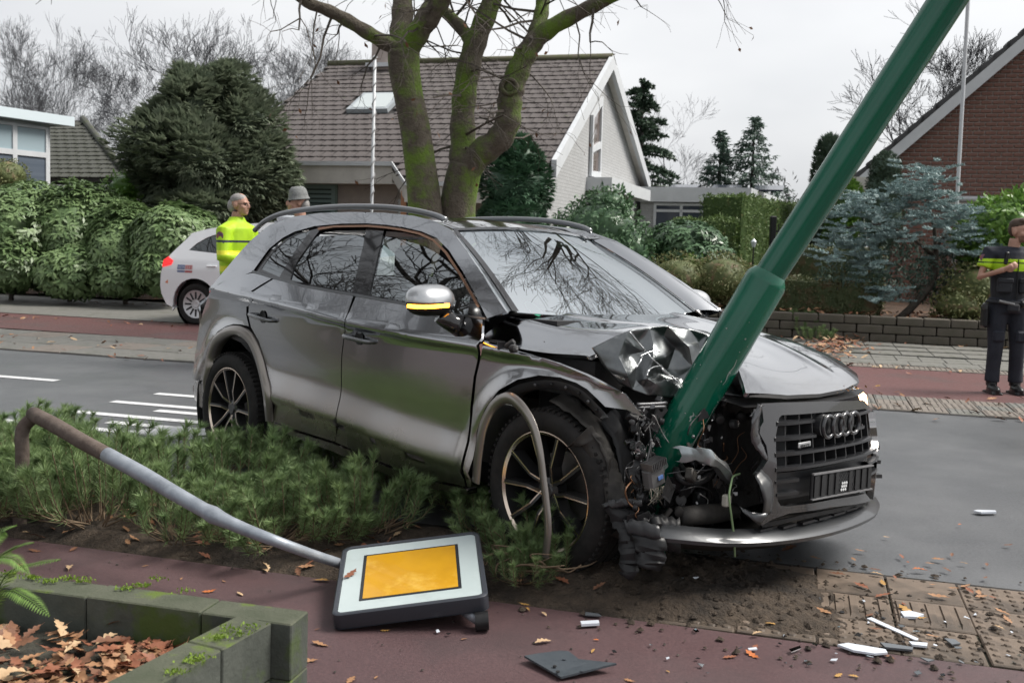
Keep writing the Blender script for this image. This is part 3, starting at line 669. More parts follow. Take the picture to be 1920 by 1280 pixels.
# ---------------- mirror
def sup(c, r, R=None, e=2.6, nu=20, nv=12):
    """superellipsoid points as rows"""
    rows = []
    for i in range(nv+1):
        a = -math.pi/2+math.pi*i/nv; row = []
        for j in range(nu):
            b = 2*math.pi*j/nu; f = lambda t: math.copysign(abs(t)**(2/e), t)
            p = Vector((r[0]*f(math.cos(a))*f(math.cos(b)), r[1]*f(math.cos(a))*f(math.sin(b)), r[2]*f(math.sin(a)))); row.append((R @ p if R is not None else p)+Vector(c))
        rows.append(row)
    return rows
def mirror(s):
    c = Vector((-.665, s*1.035, 1.158)); R = Matrix.Rotation(s*-.10, 3, 'Z') @ Matrix.Rotation(s*-.05, 3, 'X')
    mb = MB(); top = sup(c, (.088, .122, .082), R, 3.0, 28, 16)
    for i in range(len(top)):
        for j in range(len(top[0])):
            p = top[i][j]; t = (p.z-c.z)/.082
            if t > 0: p = Vector((c.x+(p.x-c.x)*(1-.22*t*t)-.012*t, c.y+(p.y-c.y)*(1-.10*t*t), p.z))
            else: p = Vector((c.x+(p.x-c.x)*(1-.15*t*t), c.y+(p.y-c.y)*(1-.05*t*t), c.z+(p.z-c.z)*.85))
            top[i][j] = p
    mb.grid(top, close=True)
    for k, f in enumerate(mb.F): mb.M[k] = 0 if sum(mb.V[i].z for i in f)/4 > c.z-.012 else 1
    hs_ = mb.build('door_mirror', [mat('mirror_cap', (.50, .51, .52), rough=.28, metal=.85, coat=1), M_plast], car, smooth=True)
    mb = MB(); rows = []
    for k in range(13):
        a = -.15+1.9*k/12; x = .091*math.copysign(abs(math.cos(a))**.66, math.cos(a)); y = .125*math.copysign(abs(math.sin(a))**.66, math.sin(a)); p = R @ Vector((x, s*y, 0))
        rows.append([c+p*1.0+Vector((0, 0, -.008+.0*k)), c+p*1.012+Vector((0, 0, -.016)), c+p*1.0+Vector((0, 0, -.026))])
    mb.grid(rows); mb.build('indicator', M_amber, hs_, smooth=True)
    mb = MB(); mb.tube([c+Vector((.02, -s*.05, -.06)), c+Vector((.04, -s*.10, -.10)), Vector((-.60, s*.90, 1.045))], [.05, .045, .06], 10); mb.build('mirror_foot', M_gloss, hs_, smooth=True)
mirror(-1); mirror(1)
# ---------------- wheels
def wheel(ax, s, z=.365, cam=0., x=None):
    w = bpy.data.objects.new('wheel', None); link(w, car); w.location = (ax, s*.80, z); w.rotation_euler = (cam, 0, 0)
    mb = MB(); R_ = .365; o = s*.1275
    prof = [(.255, o*.80), (.268, o*.98), (.300, o*1.06), (.335, o*1.02), (.355, o*.86), (.363, o*.66), (.3645, o*.5), (.358, o*.5), (.358, o*.44), (.366, o*.42), (.367, o*.06), (.358, o*.05), (.358, -o*.05), (.367, -o*.06), (.366, -o*.42), (.358, -o*.44), (.358, -o*.5), (.3645, -o*.5), (.355, -o*.86), (.30, -o*1.05), (.255, -o*.8)]
    mb.lathe(prof, axis='Y', n=56); mb.build('tyre', M_rub, w, autos=45)
    mb = MB()
    for k in range(70):                                          # shoulder sipes
        a = 2*math.pi*k/70
        for sg in (1, -1): mb.box((.3600*math.cos(a), sg*o*.74, .3600*math.sin(a)), (.012, abs(o)*.34, .012), R=Matrix.Rotation(-a, 3, 'Y'))
    mb.build('tread_blocks', M_rub, w, kind='stuff')
    mb = MB(); mb.lathe([(.272, o*.86), (.272, o*.96), (.262, o*.97), (.250, o*.90), (.245, o*.4), (.235, -o*.6), (.262, -o*.9)], axis='Y', n=56)
    mb.M = [1 if i < 56*3 else 0 for i in range(len(mb.F))]
    mb.build('rim', [M_rimd, M_rime], w, autos=40)
    mb = MB(); mb.lathe([(.0, -o*.1), (.165, -o*.1), (.165, -o*.25), (0, -o*.25)], axis='Y', n=32); mb.build('brake_disc', M_disc, w, autos=40)
    for k in range(5):
        a0 = 2*math.pi*(k+.25)/5
        mb = MB()
        for sg in (-1, 1):
            aa = a0+sg*.26; ab = a0+sg*.30
            h = Vector((.035*math.cos(a0+sg*.7), o*.72, .035*math.sin(a0+sg*.7))); mpt = Vector((.115*math.cos(aa), o*.86, .115*math.sin(aa))); e = Vector((.254*math.cos(ab), o*.92, .254*math.sin(ab)))
            for (p, q, w0, w1) in ((h, mpt, .009, .0085), (mpt, e, .0085, .0095)):
                d = (q-p).normalized(); side_ = d.cross(Vector((0, 1, 0))).normalized(); y = Vector((0, 1, 0))*o*.5
                V = [p-side_*w0, p+side_*w0, q+side_*w1, q-side_*w1]; B = [v-y for v in V]
                mb.add(V+B, [(0, 1, 2, 3), (4, 7, 6, 5), (0, 4, 5, 1), (1, 5, 6, 2), (2, 6, 7, 3), (3, 7, 4, 0)], 0)
                o2 = Vector((0, o*.015, 0)); e2 = side_*.0045*1.0
                sgn = sg if side_.dot(Vector((math.cos(a0+math.pi/2), 0, math.sin(a0+math.pi/2)))) > 0 else -sg
                mb.add([p+side_*sgn*w0+o2, p+side_*sgn*(w0-.006)+o2, q+side_*sgn*(w1-.006)+o2, q+side_*sgn*w1+o2], [(0, 1, 2, 3)], 1)
        mb.build('spoke', [M_rimd, M_rime], w)
    mb = MB(); mb.lathe([(0, o*.80), (.030, o*.80), (.034, o*.74), (.06, o*.70), (.065, o*.3)], axis='Y', n=20); mb.build('hub_cap', M_rimd, w, autos=40)
    return w
wheel(-2.82, -1); wheel(-2.82, 1); wheel(0, 1); wheel(.015, -1, .362, 0.03)
# ---------------- bonnet: sound part and crumpled corner
hood_out = [(-.50, -.875), (-.2, -.87), (.2, -.855), (.27, -.76), (.30, -.69), (.30, -.455), (.32, -.38), (.38, -.28), (.46, -.24), (.58, -.33), (.70, -.45), (.745, -.50), (.79, -.25), (.80, 0), (.785, .25), (.74, .47), (.66, .60), (.5, .72), (.3, .80), (0, .85), (-.5, .88), (-.45, .6), (-.40, 0), (-.45, -.6)]
hood = panel('bonnet', hood_out, s_hood, P_, car, .03, .02)
cz = [ # px, py, car x  (crumpled metal; bulges and valleys)
 (1109, 652, .20), (1145, 634, .25), (1181, 619, .295), (1210, 658, .36), (1218, 614, .30), (1253, 611, .30), (1292, 616, .32), (1327, 627, .37), (1352, 640, .42),
 (1314, 661, .40), (1277, 709, .47), (1266, 723, .58), (1255, 745, .61), (1218, 742, .60), (1186, 731, .55), (1160, 718, .47), (1133, 688, .34),
 (1176, 703, .55), (1194, 685, .42), (1170, 640, .37), (1239, 687, .45), (1213, 709, .60), (1245, 629, .27), (1292, 650, .45), (1266, 653, .33), (1229, 719, .62), (1180, 665, .34), (1160, 668, .43), (1200, 640, .29),
 (1225, 675, .50), (1236, 700, .42), (1252, 712, .60), (1253, 690, .40), (1205, 725, .56), (1280, 640, .42), (1310, 640, .34), (1192, 712, .50), (1225, 645, .37), (1247, 668, .44),
 (1345, 700, .52), (1368, 711, .60), (1330, 735, .64), (1396, 745, .74), (1375, 690, .55), (1300, 690, .50), (1295, 740, .64)]
V2, E2, F2, *_ = delaunay_2d_cdt([Vector((a, b)) for a, b, c in cz], [(0, 1), (1, 2), (2, 3), (0, 16), (16, 15), (15, 14), (14, 13), (13, 12), (2, 4), (4, 5), (5, 6), (6, 7), (3, 29), (29, 30), (30, 10)], [], 0, 1e-4)
def crump(a, b, c):
    t = (a-1109)/241; lin = .20+.30*t+.10*(b-640)/100
    return cyp(a, b, -.855+.50*t+.42*(lin-c))
Pc = [crump(a, b, c) for a, b, c in cz]
def badtri(f):
    q = [V2[i] for i in f]; c = (q[0]+q[1]+q[2])/3
    L = max((q[0]-q[1]).length, (q[1]-q[2]).length, (q[2]-q[0]).length)
    outl = [(1109, 652), (1145, 634), (1181, 619), (1218, 614), (1253, 611), (1292, 616), (1327, 627), (1352, 640), (1375, 690), (1368, 711), (1396, 745), (1330, 735), (1295, 740), (1255, 745), (1218, 742), (1186, 731), (1160, 718), (1133, 688)]
    return not inpoly(outl, np.array([c.x]), np.array([c.y]))[0]
F2 = [f for f in F2 if not badtri(f)]
M_bent = mat('bent_paint', (.11, .118, .122), (.16, .17, .172), rough=.30, metal=.9, scale=12, coat=.5, coatr=.08, c3=(.30, .31, .31), s3=7, f3=.62, w3=.08)
me = mkmesh('crumpled_bonnet', Pc, F2, M_bent, None, True)
bm = bmesh.new(); bm.from_mesh(me)
if sum((f.normal.dot(tocar(EYE)-f.calc_center_median()) for f in bm.faces)) < 0: bmesh.ops.reverse_faces(bm, faces=bm.faces[:])
bmesh.ops.subdivide_edges(bm, edges=bm.edges[:], cuts=2, use_grid_fill=True, smooth=.2); bmesh.ops.triangulate(bm, faces=bm.faces[:])
rs = random.Random(3)
for v in bm.verts:
    n = nz(v.co.y*9, v.co.z*9, 1, v.co.x*9); v.co += v.normal*(n*.004)
bmesh.ops.subdivide_edges(bm, edges=bm.edges[:], cuts=1, use_grid_fill=True, smooth=.25)
for f in bm.faces: f.smooth = True
bm.to_mesh(me); bm.free(); me.set_sharp_from_angle(angle=math.radians(38))
ch = obj('crumpled_metal', me, hood)
mdf = ch.modifiers.new('sol', 'SOLIDIFY'); mdf.thickness = .004
mb = MB()                                                  # torn bright folds
for L in ([(1213, 660, .40), (1222, 672, .46), (1236, 684, .47), (1250, 697, .48), (1262, 708, .50), (1272, 716, .56)], [(1200, 668, .46), (1212, 662, .42), (1228, 657, .40), (1238, 660, .42)], [(1213, 705, .63), (1216, 695, .60), (1226, 688, .54), (1240, 686, .49)], [(1240, 690, .50), (1252, 702, .52), (1262, 706, .54)], [(1192, 690, .50), (1200, 678, .46), (1204, 668, .43)], [(1180, 622, .31), (1195, 640, .33), (1209, 656, .37)]):
    P = [crump(a, b, c+.06) for a, b, c in L]; P = catmull(P, 4)
    mb.tube(P, [.0055*(.4+.6*random.random()) for _ in P], 5)
mb.build('torn_edge', M_alu, hood, smooth=True)
# ---------------- front: grille, surround, bumper skin, lip
fo = [(1428, 756), (1470, 754), (1540, 752), (1618, 750), (1636, 768), (1648, 788), (1656, 808), (1658, 850), (1652, 890), (1645, 922), (1633, 938), (1560, 950), (1480, 962), (1450, 972), (1430, 984), (1424, 984), (1440, 965), (1447, 945), (1444, 918), (1432, 898), (1419, 892), (1430, 878), (1441, 860), (1437, 835), (1424, 812), (1426, 800), (1432, 790)]
fi = [(1461, 783), (1466, 778), (1540, 773), (1622, 766), (1630, 770), (1648, 800), (1649, 806), (1646, 860), (1638, 908), (1630, 922), (1560, 936), (1476, 949), (1464, 948), (1458, 938), (1456, 900), (1455, 850), (1455, 815)]
gs = panel('grille_surround', cfl(fo), s_front, mat('surround_grey', (.075, .076, .08), rough=.25, metal=.6, coat=.8), car, .03, .03, holes=[cfl(fi)], flip=False)
panel('grille_back', cfl([(1450, 775), (1630, 760), (1654, 806), (1650, 860), (1640, 925), (1560, 945), (1466, 958), (1452, 940), (1450, 815)]), s_front, M_engine, car, .08, .01, off=-.075)
def edge_y(z, sgn):
    tb = [(z_, y_) for y_, z_ in cfl([(1630, 770), (1648, 803), (1646, 860), (1636, 912)])] if sgn > 0 else [(z_, y_) for y_, z_ in cfl([(1461, 783), (1455, 830), (1456, 900), (1460, 944)])]
    tb.sort(); return interp(z, [t[0] for t in tb], [t[1] for t in tb])
GM = mat('grille_grey', (.026, .027, .030), rough=.28, metal=.4, coat=.3)
zs = [cf(1462, 795)[1], cf(1460, 824)[1], cf(1460, 853)[1], cf(1460, 881)[1], cf(1460, 904)[1], cf(1460, 928)[1]]
for i, z in enumerate(zs):
    y0, y1 = edge_y(z, -1)-.01, edge_y(z, 1)+.01
    spans = [(y0, -.175), (.165, y1)] if i in (0, 1) else ([(y0, -.30), (.30, y1)] if i > 3 else [(y0, y1)])
    for a, b in spans:
        mb = MB(); n = max(3, int((b-a)/.06)); rows = []
        for k in range(n+1):
            y = a+(b-a)*k/n; p = s_front(y, z); thk = 1.0 if not (i < 4 and y < y0+.13) else 1.25
            rows.append([p+Vector((-.06, 0, .004)), p+Vector((-.012, 0, .012*thk)), p+Vector((.004, 0, .007*thk)), p+Vector((.004, 0, -.005*thk)), p+Vector((-.014, 0, -.010*thk)), p+Vector((-.06, 0, -.004))])
        mb.grid(rows); mb.build('grille_slat', GM, car, autos=50)
for y in np.linspace(-.36, .36, 9):                              # upright ribs
    mb = MB(); z0, z1 = zs[3]-.01, zs[0]+.045
    if abs(y) < .0: continue
    p, q = s_front(y, z0), s_front(y*.96, z1)
    mb.add([p+Vector((-.07, -.003, 0)), p+Vector((-.012, -.003, 0)), q+Vector((-.012, -.003, 0)), q+Vector((-.07, -.003, 0)), p+Vector((-.07, .003, 0)), p+Vector((-.012, .003, 0)), q+Vector((-.012, .003, 0)), q+Vector((-.07, .003, 0))], [(0, 1, 2, 3), (7, 6, 5, 4), (1, 5, 6, 2), (0, 4, 5, 1), (3, 2, 6, 7)])
    mb.build('grille_rib', M_plastg, car)
panel('grille_blank', [(-.41, zs[3]-.02), (.40, zs[3]-.02), (.39, zs[5]-.03), (-.41, zs[5]-.03)], s_front, mat('grille_blank', (.024, .025, .027), rough=.4), car, .06, .01, off=-.03)
# four interlocking rings
zr = (zs[0]+zs[1])/2+.006
for k in range(4):
    y = -.108+.072*k; c = s_front(y, zr)+Vector((.022+.003*(k % 2), 0, 0)); mb = MB()
    mb.lathe([(.046+.0085*math.cos(a), .010*math.sin(a)) for a in np.linspace(0, 2*math.pi, 9)[:-1]], c, 'X', 36, close=True); mb.build('emblem_ring', mat('ring_black', (.03, .031, .034), rough=.2, coat=.6), car, smooth=True)
mb = MB(); mb.tube([s_front(-.10, zr)+Vector((-.05, 0, 0)), s_front(-.10, zr)+Vector((.004, 0, 0))], .05, 20); mb.tube([s_front(.10, zr)+Vector((-.05, 0, 0)), s_front(.10, zr)+Vector((.004, 0, 0))], .05, 20)
mb.box(s_front(0, zr)+Vector((-.03, 0, 0)), (.06, .22, .09)); mb.build('emblem_base', M_plastg, car)
# small lettered badge under the second slat
def text(body, size, m, parent, M, ext=.001, name='lettering', align='CENTER'):
    cu = bpy.data.curves.new(name, 'FONT'); cu.body = body; cu.size = size; cu.extrude = ext; cu.align_x = align; cu.align_y = 'CENTER'
    t_ = bpy.data.objects.new(name, cu); COL.objects.link(t_); dg = bpy.context.evaluated_depsgraph_get(); me = bpy.data.meshes.new_from_object(t_.evaluated_get(dg))
    bpy.data.objects.remove(t_); bpy.data.curves.remove(cu); me.materials.clear(); me.materials.append(m)
    o = obj(name, me, parent); o.matrix_local = M; return o
FR = Matrix(((0, 0, 1), (1, 0, 0), (0, 1, 0)))                     # text facing forward (x), reading right to the car's left
def MF(p): M = FR.to_4x4(); M.translation = p; return M
yb, zb_ = cf(1508, 833); c = s_front(yb, zb_)+Vector((.0, 0, 0))
bd = MB().bev(c, (.006, .098, .022), .003).build('badge', mat('badge_silver', (.5, .51, .52), rough=.3, metal=.8), car)
text('quattro', .024, M_gloss, bd, MF(c+Vector((.0035, 0, -.001))))
# plate holder without plate
pc = [cf(1513, 886), cf(1623, 871), cf(1620, 914), cf(1507, 932)]
y0, y1 = (pc[0][0]+pc[3][0])/2, (pc[1][0]+pc[2][0])/2; z0, z1 = (pc[3][1]+pc[2][1])/2-.0, (pc[0][1]+pc[1][1])/2; zc_ = (z0+z1)/2; xp = XF(0, zc_)+.012
tl = (pc[1][1]-pc[0][1])/(y1-y0)*.8
HR = Matrix.Rotation(math.atan(tl), 3, 'X')
ph = MB(); ph.bev((xp, (y0+y1)/2, zc_), (.012, y1-y0, z1-z0+.01), .004, R=HR); ph = ph.build('plate_holder', M_plast, car)
pcn = Vector((xp, (y0+y1)/2, zc_)); wd2, hh = (y1-y0), (z1-z0)
for k in range(9):
    if k in (4,): continue
    ph2 = MB(); ph2.box(pcn+HR @ Vector((.008, (k-4)/9*wd2, 0)), (.006, wd2*.055, hh*.86), R=HR); ph2.build('holder_rib', M_plast, ph)
for sg in (-1, 1):
    mb = MB(); mb.box(pcn+HR @ Vector((.008, 0, sg*(hh/2+.001))), (.01, wd2, .006), R=HR); mb.build('holder_edge', mat('holder_edge', (.16, .16, .165), rough=.35), ph)
mb = MB(); mw = mat('holder_white', (.6, .62, .63), rough=.4)
for i in range(3):
    for j in range(3):
        mb.box(pcn+HR @ Vector((.011, .001+(i-1)*.017+(j-1)*.004, -.018+(j-1)*.014)), (.003, .010, .010), R=HR @ Matrix.Rotation(.785, 3, 'X'))
mb.build('holder_lattice', mw, ph)
mb = MB()
for i in range(10):
    for sg in (-1, 1):
        mb.tube([pcn+HR @ Vector((.007, -.05+.014*i-sg*.03, -hh*.4)), pcn+HR @ Vector((.007, -.05+.014*i+sg*.03, hh*.4))], .0018, 4)
mb.build('holder_net', M_plastg, ph)
# lower intake and lip
panel('lower_intake', cfl([(1437, 985), (1520, 968), (1600, 952), (1632, 940), (1634, 950), (1560, 968), (1500, 980), (1440, 994)]), s_front, M_engine, car, .05, .01, off=-.035)
for k in range(7):
    y = -.42+.13*k; p = s_front(y, .285)+Vector((-.045, 0, .004)); MB().box(p, (.03, .10, .010)).build('intake_bar', M_plast, car)
lp = [(.44, -.90, .300), (.56, -.86, .290), (.66, -.78, .283), (.77, -.62, .268), (.84, -.42, .258), (.875, -.2, .250), (.885, 0, .247), (.875, .2, .246), (.84, .42, .246), (.76, .62, .25), (.66, .76, .26)]
lp = catmull([Vector(p) for p in lp], 4); mb = MB(); rows = []
for p in lp:
    o_ = Vector((p.x-.1, p.y*1.0, 0)).normalized()
    rows.append([p-o_*.05+Vector((0, 0, .030)), p+o_*.008+Vector((0, 0, .020)), p+o_*.035+Vector((0, 0, -.006)), p+o_*.030+Vector((0, 0, -.022)), p-o_*.03+Vector((0, 0, -.030))])
mb.grid(rows); mb.build('bumper_lip', mat('lip_grey', (.06, .063, .067), rough=.34, metal=.4, coat=.35), car, autos=40)
mb = MB(); mb.grid([[p-Vector((.02, 0, .025)) for p in lp], [Vector((p.x-.10, p.y*.94, p.z-.075)) for p in lp], [Vector((p.x-.5, p.y*.9, .19)) for p in lp]]); mb.build('under_tray', M_plastd, car, smooth=True)
# left front corner: headlamp, bumper cheek
mb = MB(); hl = [cxp(x, y, X) for x, y, X in [(1607, 728, .66), (1616, 735, .62), (1632, 752, .56), (1643, 778, .55), (1640, 780, .60), (1624, 764, .66), (1612, 748, .69)]]
hl = [(.70, .52, .80), (.60, .66, .825), (.42, .80, .85), (.40, .85, .80), (.52, .79, .72), (.64, .68, .70), (.715, .56, .72)]
mb.prism([Vector(p) for p in hl], (-.08, -.06, 0)); hl_o = mb.build('headlamp', mat('lamp_clear', (.22, .22, .23), rough=.15, coat=.6), car)
am = [(.725, .56, .775), (.62, .69, .785), (.48, .805, .795), (.48, .81, .74), (.63, .70, .715), (.73, .57, .725)]
MB().prism([Vector(p)+Vector((.006, .006, 0)) for p in am], (-.02, -.015, 0)).build('indicator', M_amber2, hl_o)
panel('bumper_cheek', [(.46, .30), (.62, .32), (.72, .40), (.76, .60), (.70, .70), (.56, .70), (.50, .55)], lambda y, z: Vector((XF(y, z)-.0-.35*max(0, y-.5)**1.2, y, z)), P_, car, .05, .03)
for k in range(3): MB().box((.66-.01*k, .70, .36+.07*k), (.10, .16, .018), R=Matrix.Rotation(-.6, 3, 'Z')).build('cheek_fin', M_plastg, car)
# crossmember above the grille with leaves lying on it
mb = MB(); mb.grid([[Vector((.83-.13*(abs(y)/.6)**2.2, y, .790)) for y in np.linspace(-.5, .62, 12)], [Vector((.72-.13*(abs(y)/.6)**2.2, y, .806)) for y in np.linspace(-.5, .62, 12)], [Vector((.58, y, .80)) for y in np.linspace(-.5, .6, 12)]]); mb.build('slam_panel', M_plast, car, smooth=True)
# ---------------- the smashed corner: engine bay, hoses, brackets, liner
mb = MB(); mb.box((.05, .05, .55), (.75, 1.35, .55)); mb.box((.42, .1, .55), (.3, 1.0, .5)); mb.box((-.12, -.60, .86), (.62, .42, .16)); mb.build('engine_block', M_engine, car)
rs = random.Random(21)
def clutter(n, box, mats, smin, smax, seed, name):
    r = random.Random(seed)
    for k in range(n):
        px, py = r.uniform(box[0], box[2]), r.uniform(box[1], box[3]); X = r.uniform(box[4], box[5]); c = cxp(px, py, X)
        R = Matrix.Rotation(r.uniform(-1.2, 1.2), 3, 'X') @ Matrix.Rotation(r.uniform(-.8, .8), 3, 'Y') @ Matrix.Rotation(r.uniform(-.8, .8), 3, 'Z')
        a = r.uniform(smin, smax); kind = r.random(); mb = MB()
        if kind < .4: mb.bev(c, (a*.5, a*r.uniform(.5, 1.2), a*r.uniform(.3, .8)), a*.08, R=R)
        elif kind < .75:                                     # torn shard of panel
            nn = r.randint(4, 6); P = []
            for i in range(nn): t = 2*math.pi*i/nn; P.append(c+R @ Vector((r.uniform(-.1, .1)*a, math.cos(t)*a*r.uniform(.4, 1), math.sin(t)*a*r.uniform(.4, 1.1))))
            mb.prism(P, R @ Vector((.004, 0, 0)))
        else: mb.lathe([(a*.22, 0), (a*.32, .004), (a*.32, a*.5), (a*.2, a*.55), (.001, a*.56)], c, 'X', 12, R=R)
        mb.build(name, r.choice(mats), car, autos=40)
D = [M_engine, M_plast, M_plast, M_plastg]
clutter(26, (1185, 765, 1235, 930, .36, .50), D, .03, .075, 1, 'broken_bracket')
clutter(20, (1290, 780, 1410, 905, .35, .52), D, .04, .09, 2, 'engine_part')
clutter(16, (1190, 920, 1410, 985, .40, .58), D, .04, .09, 3, 'engine_part')
clutter(10, (1190, 755, 1245, 800, .34, .44), [M_plast, M_plastg, M_alud], .03, .06, 5, 'broken_bracket')
clutter(8, (1320, 745, 1420, 790, .50, .62), [M_plast, M_engine, M_alud], .03, .07, 6, 'engine_part')
clutter(9, (1195, 770, 1235, 860, .46, .52), [M_alud, M_plastg], .012, .026, 7, 'clip')
clutter(9, (1290, 800, 1335, 870, .52, .62), [M_alud, M_plastg, M_alu], .012, .028, 8, 'clip')
clutter(12, (940, 645, 1050, 662, -.32, -.12), [M_engine, M_plast, M_plastg], .03, .07, 9, 'engine_part')
clutter(34, (1178, 775, 1235, 945, .42, .50), [M_plast, M_gloss, M_engine, M_plastg], .018, .055, 11, 'broken_bracket')
clutter(26, (1285, 775, 1425, 960, .50, .64), [M_plastg, M_plast, M_engine, M_plastd, M_alud], .03, .075, 12, 'engine_part')
clutter(14, (1235, 900, 1300, 990, .52, .60), [M_plast, M_engine, M_plastd], .04, .08, 13, 'broken_bracket')
clutter(22, (1185, 930, 1260, 1000, .46, .54), [M_plast, M_engine, M_gloss], .03, .07, 14, 'broken_bracket')
clutter(12, (1190, 760, 1225, 930, .48, .52), [M_alu, M_alud], .006, .018, 15, 'clip')
clutter(12, (1300, 780, 1420, 960, .56, .66), [M_alu, M_alud, M_white], .006, .02, 16, 'clip')
def hose(L, r, m, name='hose', n=8):
    P = catmull([cxp(a, b, c) for a, b, c in L], 6); return MB().tube(P, r, n).build(name, m, car, smooth=True)
hose([(1268, 880, .52), (1272, 895, .56), (1285, 903, .59), (1305, 905, .6), (1325, 895, .6), (1335, 880, .55)], .017, M_plast)
hose([(1276, 872, .52), (1290, 885, .58), (1310, 888, .58), (1330, 878, .55)], .011, M_plast)
hose([(1262, 925, .55), (1280, 918, .6), (1310, 912, .62), (1330, 920, .62), (1336, 935, .6)], .004, M_plast, 'cable')
hose([(1200, 800, .46), (1197, 840, .48), (1206, 880, .5), (1200, 930, .5), (1190, 960, .48)], .006, M_plast, 'cable')
hose([(1215, 790, .46), (1220, 830, .5), (1212, 870, .52), (1220, 900, .52)], .005, M_plastg, 'cable')
hose([(1300, 790, .5), (1320, 815, .56), (1322, 845, .58), (1345, 870, .55)], .007, M_plast)
hose([(1250, 888, .56), (1290, 882, .62), (1330, 880, .69), (1372, 868, .66)], .002, M_plastg, 'cable')
hose([(1387, 888, .72), (1375, 893, .73), (1371, 905, .74), (1367, 930, .75), (1371, 965, .76), (1376, 1005, .76), (1378, 1043, .76)], .0045, mat('cable_green', (.19, .28, .14), rough=.45), 'earth_cable')
for k, (a, b) in enumerate([((1195, 758), (1250, 755)), ((1196, 764), (1248, 762))]): hose([(a[0], a[1], .46), ((a[0]+b[0])/2, a[1]-1, .48), (b[0], b[1], .5)], .007, M_alud, 'rail')
rw = random.Random(55)
for k in range(26):                                              # torn loom
    x, y = rw.uniform(1185, 1240) if k < 14 else rw.uniform(1285, 1415), rw.uniform(770, 940); X = .50 if k < 14 else .6; L = [(x, y, X+rw.uniform(-.05, .03))]
    for i in range(3): L.append((L[-1][0]+rw.uniform(-16, 16), L[-1][1]+rw.uniform(4, 26), X+rw.uniform(-.04, .05)))
    hose(L, rw.choice([.0016, .002, .003]), rw.choice([M_plast, M_plastg, M_alud, mat('wire_white', (.5, .5, .48), rough=.5), mat('wire_brown', (.2, .1, .05), rough=.5)]), 'torn_wire', 5)
for (x, y, X, w, h) in [(1320, 800, .50, .10, .12), (1375, 815, .52, .09, .14), (1350, 880, .52, .14, .06), (1400, 860, .54, .06, .10), (1310, 845, .5, .05, .09)]:
    c = cxp(x, y, X); p_ = MB().bev(c, (.05, w, h), .012).build('engine_cover', M_plastg, car)
    for q in range(4): MB().box(c+Vector((.027, 0, (q-1.5)*h*.2)), (.006, w*.8, h*.05)).build('cover_rib', M_plastd, p_)
# bumper beam bent round the post
P = [cxp(a, b, c) for a, b, c in [(1271, 853, .60), (1300, 851, .66), (1325, 855, .72), (1345, 867, .72), (1362, 884, .70), (1372, 900, .66)]]; P = catmull(P, 4); mb = MB(); rows = []
for i, p in enumerate(P): 
    u = Vector((0, 0, 1)); f = Vector((1, 0, 0)); h = .026+.006*math.sin(i*.9); rows.append([p+u*h-f*.03, p+u*h+f*.006, p+f*.02, p-u*h+f*.006, p-u*h-f*.03])
mb.grid(rows); mb.build('bumper_beam', mat('beam_silver', (.42, .46, .47), (.28, .31, .32), rough=.35, metal=.8, scale=16), car, autos=50)
mb = MB(); c = cxp(1225, 893, .53)
mb.bev(c, (.05, .10, .09), .01, R=Matrix.Rotation(.25, 3, 'X')); cb = mb.build('control_unit', mat('unit_case', (.10, .10, .10), rough=.4), car)
for k in range(9): MB().box(c+Matrix.Rotation(.25, 3, 'X') @ Vector((.012, -.045+.011*k, .058)), (.06, .0035, .03), R=Matrix.Rotation(.25, 3, 'X')).build('cooling_fin', M_alud, cb)
MB().box(c+Vector((.028, .012, .0)), (.004, .03, .016), R=Matrix.Rotation(.25, 3, 'X')).build('connector', mat('connector_blue', (.12, .22, .5), rough=.4), cb)
r = random.Random(4); mb = MB()
for k in range(26):
    p = c+Vector((.02, r.uniform(-.045, .05), -.04)); q = p+Vector((r.uniform(-.01, .03), r.uniform(-.03, .03), -.03-.04*r.random())); mb.tube(catmull([p, (p+q)/2+Vector((.02*r.random(), r.uniform(-.02, .02), 0)), q], 3), .0012, 4)
mb.build('torn_wires', mat('wire_pale', (.35, .32, .25), (.06, .06, .06), rough=.6, scale=60), cb)
mb = MB(); mb.tube([cxp(1275, 968, .60), cxp(1300, 966, .62), cxp(1340, 962, .62), cxp(1375, 958, .60)], [.035, .042, .042, .036], 16); mb.build('charge_pipe', M_plastd, car, smooth=True)
MB().bev(cxp(1362, 938, .70), (.03, .035, .05), .006).build('lamp_remnant', mat('lamp_remnant', (.5, .48, .42), rough=.3), car)
# radiator pack and dark recess behind
MB().box((.52, .0, .55), (.05, .9, .45)).build('radiator', M_engine, car)
def shard(name, L, X, m, th=.004, parent=car):
    """thin bent plate through traced points, each with its own car x"""
    P = [cxp(a, b, c) for a, b, c in L]; mb = MB(); mb.prism(P, (-th, 0, 0)); return mb.build(name, m, parent)
def strip(name, A, B, m, parent=None, th=.003, n=5, rag=.006, **kw):
    """bent ragged sheet between two traced edges"""
    r = random.Random(int(A[0][0]*7+A[0][1])); A = catmull([cplane(x, y, 1, Y) for x, y, Y in A], n); B = catmull([cplane(x, y, 1, Y) for x, y, Y in B], n); k = min(len(A), len(B))
    j = lambda: Vector((r.uniform(-rag, rag), r.uniform(-rag, rag)*.4, r.uniform(-rag, rag))); A = [p+j() for p in A[:k]]; B = [p+j() for p in B[:k]]
    mb = MB(); mb.grid([A, [a.lerp(b, .3)+Vector((.004, -.003, 0)) for a, b in zip(A, B)], [a.lerp(b, .7)+Vector((.002, -.004, 0))+j()*.3 for a, b in zip(A, B)], B]); o = mb.build(name, m, parent or car, autos=28, **kw)
    md = o.modifiers.new('sol', 'SOLIDIFY'); md.thickness = th; return o
